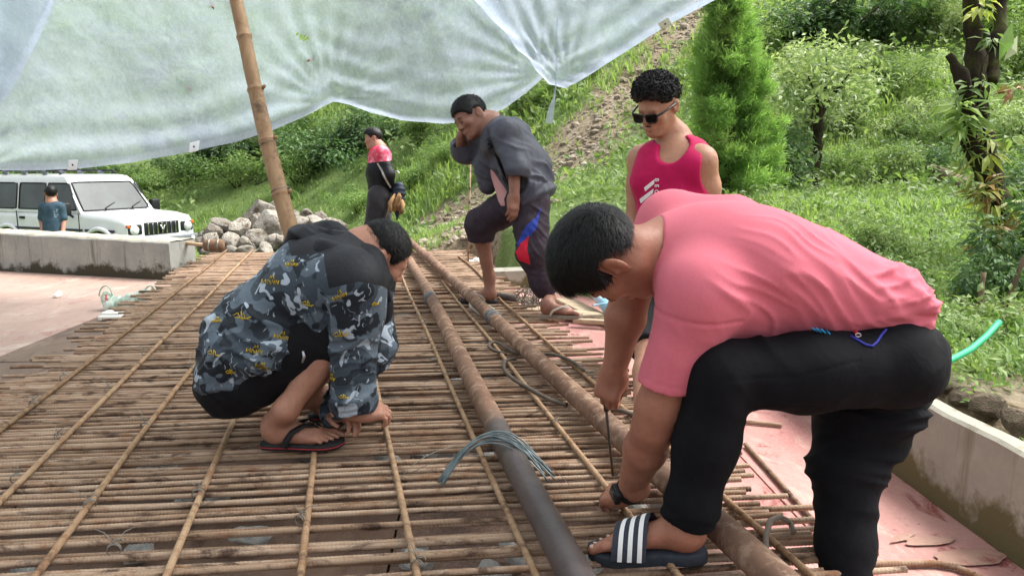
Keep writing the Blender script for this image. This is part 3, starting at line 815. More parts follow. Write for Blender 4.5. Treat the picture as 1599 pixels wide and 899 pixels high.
sh1, S1 = sheet('plastic_sheet', bot, top, 220, 110, M_TARP, 'large milky plastic sheet with scalloped lower edge above the white car', .06, [(523, 158, 5.8), (850, 120, 5.7), (-40, 266, 6.2)], hole=(473, 58), seed=1.)
bot2 = [(850, 120, 5.64), (868, 134, 5.62), (885, 137, 5.6), (915, 122, 5.55), (960, 93, 5.5), (1040, 42, 5.4), (1118, 0, 5.3), (1260, -90, 5.2), (1400, -180, 5.1)]
top2 = [(480, -300, 4.62), (640, -380, 4.6), (900, -420, 4.6), (1200, -430, 4.6), (1400, -430, 4.6)]
sh2, S2 = sheet('plastic_sheet', bot2, top2, 150, 90, M_TARP2, 'doubled plastic sheet running up above the man in the vest', .04, [(850, 120, 5.64), (885, 137, 5.6)], hem_side=True, seed=4.)
bot3 = [(-330, 200, 6.05), (-120, 190, 6.05), (0, 160, 6.0), (45, 80, 5.9), (82, -5, 5.7)]
top3 = [(-330, -420, 4.5), (-200, -420, 4.5), (-60, -410, 4.5), (60, -400, 4.5), (170, -380, 4.5)]
sh3, S3 = sheet('plastic_sheet', bot3, top3, 70, 60, M_TARP, 'overlapping plastic sheet with a pale slanting border in the upper corner', .03, [(0, 160, 6.0)], seed=7.)
# unseen roof part of the sheeting, made dense to dim the work place
gx = np.linspace(0, 1, 60); rows = []
for w_ in np.linspace(0, 1, 40):
    a = lerp(np.array([-5.2, 5.2, 3.52]), np.array([-5.6, -2.2, 3.9]), w_); b = lerp(np.array([2.35, 4.95, 3.50]), np.array([1.9, -2.2, 3.8]), w_)
    row = a[None] * (1 - gx[:, None]) + b[None] * gx[:, None]; row[:, 2] += -.16 * np.sin(gx * math.pi * 2.5) ** 2 - .10 * math.sin(w_ * math.pi) + .05 * fbm(row, .9, 2); rows.append(row)
o = MB().grid(np.array(rows)).build('plastic_sheet', tarp_mat('dense_roof_sheet', .86, srgb(176, 184, 188), srgb(192, 198, 200)), None, fixn=False); tag(o, 'unseen plastic roof sheet stretched overhead above the workers', 'tarpaulin', 'plastic sheets slung overhead')
M_EYE = mat('white_eyelet_patch', srgb(236, 238, 238), rough=.6)
M_DARK = mat('dark_hole', srgb(34, 34, 34), rough=.8)
def on_sheet(S, px, py):
    r = S - CP; d = r @ FW; x = 799.5 + F * (r @ RT) / d; y = 449.5 - F * (r @ UPV) / d
    return np.unravel_index(np.argmin((x - px) ** 2 + (y - py) ** 2), x.shape)
for S, sh, px, py in ((S1, sh1, 115, 259), (S1, sh1, 303, 234), (S2, sh2, 1040, 38)):
    i, j = on_sheet(S, px, py); j = 0; a = min(max(i, 1), S.shape[0] - 3)
    ex = nrm(S[a + 1, 0] - S[a - 1, 0]); ey = nrm(S[a, 2] - S[a, 0]); nn = nrm(np.cross(ex, ey)); nn = nn if nn[1] < 0 else -nn
    c = S[a, 0] + ey * .035 + nn * .006; M_ = np.stack([ex, ey, nn], 1)
    e = MB().box(c, (.085, .085, .004), M_, .002).build('eyelet_patch', M_EYE, sh)
    th = np.linspace(0, 6.2832, 12); MB().tube(c + nn * .001 + np.stack([0 * th, 0 * th, 0 * th], 1)[:2] + np.outer([0, .003], nn), .008, 10).build('eyelet', M_DARK, e)
# torn strip hanging from the tied corner
st = np.array([P(*p) for p in [(868, 132, 5.6), (866, 150, 5.6), (862, 165, 5.62), (857, 193, 5.6)]]); wd = np.array([.012, .012, .045, .06])
sp = curve(st, 14); ww = np.interp(np.linspace(0, 1, 14), [0, .3, .6, 1], wd)
g = np.stack([sp + RT * ww[:, None] * k + FW * (.012 * np.sin(np.arange(14) * .8 + k * 3))[:, None] for k in (-.5, 0, .5)], 1)
MB().grid(g).build('torn_strip', M_TARP2, sh2, fixn=False)
cord = curve([P(868, 134, 5.58), P(869, 60, 5.4), P(870, 30, 5.3)], 8)
MB().tube(cord, .003, 5).build('tie_cord', M_TARP2, sh2)
M_DEAD = mat('dead_leaf', srgb(176, 128, 92), srgb(140, 90, 60), 30, .8)
for px, py, a in ((295, 135, .6), (487, 92, -.5), (362, 6, .2), (330, 4, 1.2)):
    i, j = on_sheet(S1, px, py); c = S1[i, j]; e1 = nrm(RT * math.cos(a) + UPV * -math.sin(a)); e2 = np.cross(e1, FW)
    q = [(-.04, 0), (-.02, .012), (.015, .014), (.045, 0), (.015, -.012), (-.02, -.010)]
    v = np.array([c - FW * -.012 + e1 * x + e2 * y_ + FW * (abs(y_) * .4) for x, y_ in q] + [c + FW * .012])
    o = MB().add(v, None, [(k, (k + 1) % 6, 6) for k in range(6)]).build('dead_leaf', M_DEAD)
    lab = {295: 'brown dead leaf on the plastic sheet left of the bamboo pole', 487: 'thin curled dead leaf under the torn hole in the plastic', 362: 'small dead leaf at the top beside the bamboo pole', 330: 'pale dead leaf at the top of the plastic sheet'}[px]
    tag(o, lab, 'leaf', 'dead leaves lying on the plastic')
# ---- bamboo pole
A, B = P(366, 0, 4.78), P(457, 372, 4.62); d = nrm(A - B); L = np.linalg.norm(A - B)
s0 = (DK - B[2]) / d[2]; s1 = (3.30 - B[2]) / d[2]
t = NT('weathered_bamboo'); pos = t.n('ShaderNodeNewGeometry').outputs['Position']
v = t.n('ShaderNodeMapping', {'Vector': pos, 'Scale': (14, 14, 2.2)}).outputs[0]
col = t.mix(t.ramp(t.noise(1.4, 7, .65, v), [(.35, 0.0), (.65, 1.0)]), srgb(166, 136, 102), srgb(142, 110, 80))
col = t.mix(t.ramp(t.noise(6, 7, .7, pos), [(.55, 0.0), (.68, 1.0)]), col, srgb(98, 76, 58))
t.set(color=col, rough=.6, spec=.35, normal=t.bump(t.noise(3, 5, .6, v), .3, .004)); M_BAMBOO = t.m
nodes = [s for s in [(0 + L * (372 - y_) / 372) for y_ in (600, 520, 445, 372, 305, 222, 143, 60, -25, -110, -200, -290)]]
ss = np.sort(np.concatenate([np.linspace(s0, s1, 60)] + [[q - .02, q - .006, q, q + .006, q + .02] for q in nodes if s0 < q < s1]))
rad = np.interp(ss, [s0, 0, L, s1], [.057, .053, .042, .034])
for q in nodes: rad = rad + .0065 * np.exp(-((ss - q) / .012) ** 2) - .003 * np.exp(-((ss - q - .03) / .02) ** 2)
side = nrm(np.cross(d, [0, 1, 0])); wob = .012 * np.sin(ss * 2.6)
root = empty('bamboo_pole', tuple(B + d * s0)); tag(root, 'leaning weathered bamboo pole propping up the plastic sheet', 'pole')
MB().tube(B + ss[:, None] * d + wob[:, None] * side - (B + d * s0), rad, 20).build('culm', M_BAMBOO, root)
for q in nodes[3:8]:
    if not s0 < q < s1: continue
    a = random.uniform(2.6, 3.8); c = B + d * q - (B + d * s0); rr = np.interp(q, [s0, s1], [.06, .04])
    e = side * math.cos(a) - np.array([0, 1, 0]) * math.sin(a) * .3
    MB().tube([c + e * rr * .8, c + e * rr * 1.15 + d * .006, c + e * rr * 1.32 + d * .012], [.014, .011, .006], 8).build('branch_stub', M_BAMBOO, root)
for q in (L * (372 - 300) / 372, L * (372 - 222) / 372 - .03):
    th = np.linspace(0, 12.6, 40); rr = np.interp(q, [s0, s1], [.066, .046]); n2 = np.cross(d, side)
    MB().tube(B + d * q - (B + d * s0) + np.outer(np.cos(th) * rr, side) + np.outer(np.sin(th) * rr, n2) + np.outer(th * .0006, d), .0018, 4).build('wire_wrap', M_WIRE, root, fixn=False)
# ================================================================= PEOPLE
M_HAIR = mat('black_hair', srgb(9, 9, 10), srgb(15, 14, 14), 40, .5, .5, 220, .003, spec=.3, vscale=(1, 1, 1))
SK_A = skin_mat('skin_warm_brown', srgb(150, 100, 80), srgb(166, 114, 92), srgb(134, 84, 68))
SK_B = skin_mat('skin_tan', srgb(158, 112, 92), srgb(176, 130, 108), srgb(142, 94, 78))
SK_C = skin_mat('skin_deep_brown', srgb(132, 92, 76), srgb(150, 108, 90), srgb(112, 74, 62))
SK_D = skin_mat('skin_light_tan', srgb(170, 124, 100), srgb(184, 138, 112), srgb(152, 102, 82))
M_NAIL = mat('toe_nail', srgb(206, 176, 160), rough=.35)
def person(name, s, m, label, sm=1):
    v, f = s.mesh()
    if sm: v = smooth_mesh(v, f, sm)
    o = link_mesh(name, np_mesh(name, v, f), m); tag(o, label, 'person'); return o
def garment(name, s, m, parent, disp=None, attrs=None, sm=1):
    v, f = s.mesh()
    if sm: v = smooth_mesh(v, f, sm)
    at = {k: fn(v) for k, fn in (attrs or {}).items()}
    if disp is not None: v = v + vnormals(v, f) * disp(v)[:, None]
    return link_mesh(name, np_mesh(name, v, f, True, at), m, parent)
def pix(v):
    r = v - CP; d = r @ FW; return 799.5 + F * (r @ RT) / d, 449.5 - F * (r @ UPV) / d, d
def poly_sd(px, py, poly):               # signed distance (pixels at the garment) inside positive
    poly = np.asarray(poly, float); n = len(poly); ins = np.zeros(px.shape, bool); dm = np.full(px.shape, 1e9)
    for i in range(n):
        a, b = poly[i], poly[(i + 1) % n]; ab = b - a; t_ = np.clip(((px - a[0]) * ab[0] + (py - a[1]) * ab[1]) / (ab @ ab), 0, 1)
        dm = np.minimum(dm, np.hypot(px - a[0] - t_ * ab[0], py - a[1] - t_ * ab[1]))
        c = (a[1] > py) != (b[1] > py); xx = a[0] + (py - a[1]) * ab[0] / (ab[1] if abs(ab[1]) > 1e-9 else 1e-9); ins ^= c & (px < xx)
    return np.where(ins, dm, -dm)
def slipper(parent, L, side, m_sole, m_line, m_strap, kind='thong', thick=.016):
    """sole under a foot frame L (local metres)"""
    out = [(-.012, 0), (-.006, .026), (.03, .034), (.09, .032), (.15, .043), (.20, .050), (.245, .040), (.262, .015), (.262, -.012), (.245, -.034), (.20, -.046), (.15, -.044), (.09, -.036), (.03, -.033), (-.006, -.025)]
    n = 40; p = np.array(out + out[:1], float); s_ = np.concatenate([[0], np.cumsum(np.linalg.norm(np.diff(p, axis=0), axis=1))]); q = np.linspace(0, s_[-1], n, endpoint=False)
    c = np.stack([np.interp(q, s_, p[:, 0]), np.interp(q, s_, p[:, 1])], 1)
    def ring(z, sc, up=0.0):
        cc = (c - [.125, 0]) * [1 + (sc - 1) * .3, sc] + [.125, 0]
        return np.array([L((x, y_, z + up * max(0, .04 - x) * 8 * .06 + .012 * max(0, (x - .2) / .06) ** 2 * .6)) for x, y_ in cc])
    def stack(zs, name, m, par):
        mb = MB(); rs = [ring(z, k) for z, k in zs]; g = np.array(rs); mm = len(rs)
        i = np.arange(mm - 1)[:, None]; j = np.arange(n)[None, :]; j2 = (j + 1) % n
        q_ = np.stack([i * n + j, i * n + j2, (i + 1) * n + j2, (i + 1) * n + j], -1).reshape(-1, 4)
        v = np.vstack([g.reshape(-1, 3), g[0].mean(0), g[-1].mean(0)]); t_ = [(mm * n, (k + 1) % n, k) for k in range(n)] + [(mm * n + 1, (mm - 1) * n + k, (mm - 1) * n + (k + 1) % n) for k in range(n)]
        return mb.add(v, q_, t_).build(name, m, par)
    so = stack([(-thick, .94), (-thick + .003, 1.0), (-.004, 1.0), (0.0, .97), (.002, .9)], 'sandal_sole' if kind != 'thong' else 'slipper_sole', m_sole, parent)
    if m_line is not None:
        stack([(-thick * .62, 1.0), (-thick * .6, 1.012), (-thick * .45, 1.012), (-thick * .43, 1.0)], 'edge_line', m_line, so)
    return so
def ribbon(pts, nrm_, width, th=.002):
    """closed strap: centre line pts, surface normals nrm_, width vectors from tangents"""
    pts = np.asarray(pts, float); nn = np.asarray(nrm_, float); tan = np.gradient(pts, axis=0); wv = np.cross(tan, nn); wv /= np.linalg.norm(wv, axis=1)[:, None] + 1e-9
    w_ = np.broadcast_to(np.asarray(width, float), (len(pts),))[:, None] / 2
    a, b = pts + wv * w_, pts - wv * w_
    return np.stack([a, b, b + nn * th, a + nn * th, a], 1)
# ---------------------------------------------------------------- man in the pink T-shirt, bent over the mat
def pink_man():
    shL, shR = P(1085, 458, 1.62), P(1040, 352, 1.96)
    elL, wrL = P(1020, 668, 1.72), P(982, 768, 1.90)
    elR, wrR = P(984, 462, 1.99), P(960, 575, 2.03)
    hipL, hipR = P(1385, 572, 1.67), P(1372, 588, 1.86)
    knL, anL = P(1126, 586, 1.63), P(1072, 826, 1.68)
    knR, anR = P(1322, 735, 1.80), P(1322, 925, 1.70)
    c7 = P(1050, 385, 1.79)
    th = R(30)
    xf = -UPV * math.cos(th) + FW * math.sin(th) - RT * .10
    HM = frame(xf, -RT + UPV * .12); hc = P(951, 400, 1.73); hs_ = 1.0
    s = SDF(.0042)
    add_head(s, hc, HM, hs_, c7, .058)
    s.ell(P(1160, 420, 1.78), (.17, .15, .13), None, .05)
    s.cone(shL, shR, .06, .06, .05); s.cone(c7, P(1250, 450, 1.76), .07, .09, .05); s.cone(P(1250, 450, 1.76), (hipL + hipR) / 2, .08, .07, .05)
    s.cone(hipL, hipR, .06, .06, .05)
    s.chain([shL, lerp(shL, elL, .5), lerp(shL, elL, .85), elL, lerp(elL, wrL, .3), wrL], [.054, .056, .053, .047, .050, .030], .02)
    s.chain([shR, elR, lerp(elR, wrR, .3), wrR], [.052, .050, .053, .031], .02)
    s.cone(hipL, knL, .065, .048, .03); s.cone(knL, anL, .05, .033, .02)
    s.cone(hipR, knR, .065, .048, .03); s.cone(knR, anR, .048, .035, .02)
    # left hand presses on the mat, right fist grips the tying hook
    add_hand(s, wrL, P(938, 772, 1.99) - wrL, UPV * .75 - FW * .5 - RT * .25, -1, ((.35, .9, .6), (.4, .95, .6), (.4, .95, .6), (.45, .9, .6)), .05, .92)
    add_hand(s, wrR, P(944, 626, 2.04) - wrR, -RT * .35 - FW * .85 + UPV * .1, 1, ((.75, 1.3, .9), (.8, 1.35, .9), (.85, 1.35, .9), (.9, 1.3, .9)), .03, .92, thumb=((.020, .030, -.012), (.052, .040, -.030), (.078, .030, -.046), (.094, .014, -.052)))
    # feet
    solez = .012; hl = G(1096, 874, solez); hl = hl + np.array([0, 0, .026]); fx = G(915, 858, 0) - G(1096, 874, 0); fx[2] = -.02
    LF = add_foot(s, hl, fx, (0, 0, 1), 1, 1.0)
    s.cone(anL, LF((.04, 0, .075)), .036, .036, .03); s.ell(LF((.048, -.033, .072)), (.011, .009, .011), None, .012)
    fxr = nrm(-RT + FW * .15); hr = np.array([anR[0], anR[1], DK + .022]) - fxr * .04
    RF = add_foot(s, hr, fxr, (0, 0, 1), -1, 1.0); s.cone(anR, RF((.045, 0, .06)), .034, .034, .03)
    body = person('person', s, SK_A, 'man in pink T-shirt and black trousers bending down to tie the rebar')
    for i, (yy, xx) in enumerate(((.0325, .247), (.011, .243), (-.0065, .230), (-.023, .214), (-.038, .196))):
        c = LF((xx, yy, .021 if i == 0 else .018)); fr = frame(fx, (0, 0, 1))
        e = SDF(.0016); e.ell(c, (.0075 if i == 0 else .005, .0075 if i == 0 else .0045, .003), fr, .001); v, f = e.mesh()
        link_mesh('toenail', np_mesh('toenail', v, f), M_NAIL, body)
    # T-shirt
    M_PINK = cloth_mat('pink_heather_jersey', srgb(206, 106, 121), srgb(210, 114, 128), .9, 1400, 300, .12, 14, .05)
    s = SDF(.0055)
    s.ell(P(1138, 430, 1.76), (.175, .19, .175), frame(RT - UPV * .15, UPV), .06)
    s.cone(shL + RT * .012, shR + RT * .02 - UPV * .01, .074, .076, .07)
    s.ell(P(1235, 440, 1.765), (.17, .175, .14), frame(RT - UPV * .45, UPV + RT * .3), .09)
    s.ell(P(1328, 466, 1.765), (.145, .160, .104), frame(RT - UPV * .5, UPV + RT * .4), .08)
    s.ell(P(1390, 478, 1.765), (.080, .150, .060), frame(RT - UPV * .55, UPV + RT * .5), .06)
    s.cone(shR + RT * .03, P(1130, 375, 1.90), .082, .12, .06)
    s.cone(P(1016, 394, 1.78), P(1085, 390, 1.79), .079, .10, .05)
    he = lerp(shL, elL, .66); ax = nrm(elL - shL)
    s.cone(shL + RT * .006, he + ax * .03, .075, .068, .06)
    rhe = lerp(shR, elR, .85); s.cone(shR, rhe, .072, .062, .05)
    s.cutin(he, ax + RT * .10, he + ax * .05, .105, .003)
    s.cone(he - ax * .02, he + ax * .05, .057, .057, .002, 'sub')
    s.cutin(rhe, elR - shR, rhe + nrm(elR - shR) * .06, .10, .003)
    nd = nrm(-RT + UPV * .12)             # neck opening
    nc = P(1024, 393, 1.775)
    s.cutin(nc, nd, nc + nd * .055, .105, .003)
    s.cone(nc - nd * .0, nc + nd * .08, .068, .068, .002, 'sub')
    hd = nrm(RT * .80 - UPV * .75)        # bottom hem, riding up over the thigh
    s.cut(P(1445, 512, 1.70), nrm(RT * .35 - UPV * 1.0), .004)
    def disp(v):
        px, py, d = pix(v)
        m1 = sstep(1090, 1180, px) * sstep(1480, 1400, px)
        a = folds(v, RT * .62 + UPV * .80, .062, .0042, .05, 1.0) * m1 * sstep(300, 380, py)
        b = folds(v, RT * .45 + UPV * .9, .034, .0040, .03, 4.0) * sstep(1150, 1260, px) * sstep(390, 440, py)
        c = folds(v, RT * .85 + UPV * .5, .05, .0030, .03, 2.0) * sstep(1160, 1060, px) * sstep(470, 520, py) * sstep(600, 560, py)
        e = folds(v, -RT * .2 + UPV * .97, .036, .0055, .03, 6.0) * sstep(1350, 1400, px)
        g2 = .005 * fbm(v, 7, 2)
        seam = np.abs((v - lerp(shL, elL, .12)) @ nrm(ax + RT * .15)); sm_ = -.0035 * np.exp(-(seam / .004) ** 2) * (px < 1160) * (py > 430)
        hm = np.abs((v - he) @ nrm(ax + RT * .10) + .022); h2 = -.0015 * np.exp(-(hm / .0025) ** 2) * (px < 1110) * (py > 520)
        return (a + b + c * .8 + e) * 2.1 + g2 * .6 + sm_ + h2
    shirt = garment('t_shirt', s, M_PINK, body, disp)
    # rib collar
    e1 = nrm(np.cross(nd, [0, 1, .2])); e2 = np.cross(nd, e1); th_ = np.linspace(0, 6.2832, 40)
    mb = MB()
    for k, (dr, da) in enumerate(((0, 0),)):
        g = np.stack([nc - nd * .012 + np.outer(np.cos(th_) * r_, e1) + np.outer(np.sin(th_) * r_, e2) + nd * a_ for r_, a_ in ((.086, -.010), (.0845, .006), (.080, .018), (.074, .017), (.074, -.004))], 1); mb.grid(g)
    mb.build('rib_collar', cloth_mat('pink_rib', srgb(216, 104, 118), rough=.9), shirt, fixn=False)
    # track trousers
    M_BLK = cloth_mat('black_track_cloth', srgb(11, 12, 16), srgb(15, 16, 20), .9, 1200, 40, .5, 16, .0)
    s = SDF(.0055)
    s.ell(P(1384, 556, 1.765), (.110, .175, .108), None, .06)
    s.ell(P(1372, 520, 1.765), (.095, .158, .070), None, .05)
    s.chain([hipL, lerp(hipL, knL, .5), knL], [.093, .082, .068], .05)
    s.chain([knL, lerp(knL, anL, .45), lerp(knL, anL, .85), anL - nrm(anL - knL) * .005], [.073, .066, .057, .044], .035)
    s.cone(lerp(hipL, knL, .25) - UPV * .01, lerp(hipL, knL, .75) - UPV * .01, .074, .062, .04)
    s.chain([hipR, lerp(hipR, knR, .5), knR], [.120, .102, .082], .05); s.chain([knR, lerp(knR, anR, .6), anR], [.080, .062, .050], .03)
    ad = nrm(anL - knL); s.cutin(anL - ad * .022, ad - RT * .25, anL + ad * .06, .09, .004)
    s.cone(anL - ad * .03, anL + ad * .05, .044, .044, .002, 'sub')
    def disp(v):
        px, py, d = pix(v)
        tL = np.clip((v - knL) @ ad / .37, 0, 1)
        a = folds(v, RT * .8 + UPV * .6, .08, .009, .05, 3.0) * sstep(1280, 1150, px) * sstep(720, 620, py)
        b = folds(v, ad, .035, .008, .02, 5.0) * sstep(.78, .92, (v - knL) @ ad / .37) * (px < 1200)
        c = folds(v, UPV + RT * .15, .07, .010, .05, 8.0) * (py > 640) * sstep(1200, 1250, px)
        e = folds(v, RT * .7 - UPV * .7, .10, .008, .06, 2.0) * sstep(1240, 1360, px)
        kn = .012 * np.exp(-(((px - 1180) / 30) ** 2 + ((py - 625) / 26) ** 2))
        seam = np.abs((py - (592 - .03 * (px - 1110) - 22 * sstep(1230, 1360, px)))); sm_ = -.002 * np.exp(-(seam / 2.2) ** 2) * (px > 1130) * (px < 1345) * (d < 1.72)
        return (a + b + c + e) * 1.6 - kn + sm_ + .004 * fbm(v, 8, 2)
    tr = garment('trousers', s, M_BLK, body, disp)
    # pocket with blue zip welt, red puller tab and blue dashes
    bvh = BVHTree.FromObject(tr, bpy.context.evaluated_depsgraph_get())
    def drape(px, py, off=.003):
        r = ray(px, py); h = bvh.ray_cast(Vector(CP), Vector(nrm(r)))
        return np.array(h[0]) - nrm(r) * off if h[0] is not None else P(px, py, 1.6)
    M_BLU = mat('blue_piping', srgb(46, 52, 150), rough=.7); M_CY = mat('cyan_print', srgb(40, 140, 190), rough=.7); M_RED = mat('red_tab', srgb(170, 40, 60), rough=.7); M_ZIP = mat('zip_metal', srgb(190, 190, 190), rough=.3, metal=1)
    pts = np.array([drape(*p) for p in [(1328, 524), (1340, 531), (1352, 538), (1363, 540), (1370, 533), (1377, 522), (1384, 514)]])
    MB().tube(pts, .0028, 6).build('pocket_piping', M_BLU, tr)
    MB().tube([drape(1334, 514), drape(1338, 522)], [.006, .004], 6).build('pocket_tab', M_RED, tr)
    th_ = np.linspace(0, 6.28, 14); c0 = drape(1340, 523, .006)
    MB().tube(c0 + np.outer(np.cos(th_) * .006, RT) + np.outer(np.sin(th_) * .004, UPV), .0013, 5).build('zip_ring', M_ZIP, tr)
    for k in range(4):
        a, b = (1268 + k * 7, 512 + k * .8), (1276 + k * 6.5, 518 + k * 1.1)
        MB().tube([drape(*a), drape(*b)], [.0022, .0022], 5).build('printed_dash', M_CY, tr)
    # wrist watch
    M_STR = mat('black_rubber', srgb(26, 26, 30), srgb(34, 34, 38), 60, .55, .2, 300)
    wa = nrm(elL - wrL); wc = wrL + wa * .008; e1 = nrm(np.cross(wa, FW)); e2 = np.cross(wa, e1); th_ = np.linspace(0, 6.2832, 36)
    g = np.stack([wc + wa * k + np.outer(np.cos(th_) * .0375 * (1 - abs(k) * 4), e1) + np.outer(np.sin(th_) * .0365 * (1 - abs(k) * 4), e2) for k in (-.012, -.011, 0, .011, .012)], 1)
    wt = MB().grid(g).build('wrist_watch', M_STR, None, fixn=False)
    tag(wt, 'chunky black wrist watch on the arm pressing the rebar', 'watch')
    fd = nrm(-RT * .75 - FW * .55 + UPV * .2); fd = nrm(fd - wa * (fd @ wa)); fc = wc + fd * .0385
    s = SDF(.002); s.rbox(fc, (.021, .022, .009), frame(wa, fd), .007, .003); v, f = s.mesh(); link_mesh('watch_case', np_mesh('watch_case', v, f), M_STR, wt)
    MB().tube([fc + fd * .007, fc + fd * .0095], [.0145, .0140], 24).build('dial', mat('watch_glass', srgb(46, 50, 54), rough=.12, spec=.6), wt)
    # slide sandal with three white stripes
    M_SOLE = mat('navy_foam', srgb(44, 50, 58), srgb(56, 62, 70), 50, .75, .3, 200, .002); M_UP = mat('navy_strap', srgb(48, 52, 62), srgb(62, 66, 78), 300, .7, .8, 420, .003); M_WH = mat('white_stripe', srgb(232, 232, 230), rough=.5)
    so = slipper(body, LF, 1, M_SOLE, None, None, 'slide', .026)
    def arch(x0, skew, a):               # arc over the foot, a from 0 (outer side) to 1 (inner side)
        ang = math.pi * a; y_ = -.050 * math.cos(ang); z = .0 + .062 * math.sin(ang) ** .95 - .004 * a
        xx = x0 + skew * a; return LF((xx + .006 * math.sin(ang), y_, z * (1.32 - 5.0 * (xx - .1))))
    al = np.linspace(0.0, 1.0, 22)
    def band(xa, xb, off, name, m, par):
        mb = MB(); xs_ = np.linspace(xa, xb, 6)
        g = np.array([[arch(x - .012, .042, a) for a in al] for x in xs_]); nn = np.cross(np.gradient(g, axis=0), np.gradient(g, axis=1)); nn /= np.linalg.norm(nn, axis=2)[..., None]
        if nn[2, 10, 2] < 0: nn = -nn
        mb.grid(g + nn * off); mb.grid(g[::-1] + nn[::-1] * (off - .004)); return mb.build(name, m, par, fixn=False)
    st = band(.098, .176, .006, 'strap', M_UP, so)
    for x0 in (.107, .129, .151): band(x0, x0 + .0105, .0078, 'stripe', M_WH, st)
    slipper(body, RF, -1, M_SOLE, None, None, 'slide', .02)
    # hair
    def hl_(x, y_): return np.interp(x, [-.12, -.09, -.06, -.045, .0, .012, .03, .045, .06, .075, .1], [-.055, -.055, -.045, .028, .03, -.012, .0, .012, .038, .066, .072])
    hair_on('hair', hc, HM, hs_, M_HAIR, body, hl_, .011, .004, 14000, lambda l: np.stack([.9 + 4 * l[:, 2], l[:, 1] * 4, -.5 - l[:, 0] * 3], 1), .030, .14, seed=3, top_extra=.004, width=.0013)
    MB().tube([hc + HM @ (np.array(a) * hs_) for a in ((.086, .016, .026), (.088, .03, .032), (.08, .048, .026))], [.003, .004, .002], 6).build('eyebrow', M_HAIR, body)
    # tying hook held in the fist
    tip = G(957, 742, .012); hd_ = P(944, 612, 2.06)
    d = nrm(tip - hd_); M_IR = mat('dark_tool_iron', srgb(96, 82, 74), srgb(66, 58, 54), 40, .5, .3, 120, metal=.4)
    root = empty('tying_hook', tuple(tip)); tag(root, 'thin iron tying hook gripped in the pink-shirted man\'s fist', 'tool')
    MB().tube(np.array([hd_ - d * .05, hd_ + d * .06]) - tip, [.008, .007], 10).build('handle', M_IR, root)
    MB().tube(np.array([hd_ + d * .04, lerp(hd_, tip, .7), tip, tip + RT * .012 + [0, 0, .004], tip + RT * .016 + [0, 0, .014]]) - tip, [.0045, .004, .0035, .003, .002], 8).build('hook', M_IR, root)
    return body
pink_man()
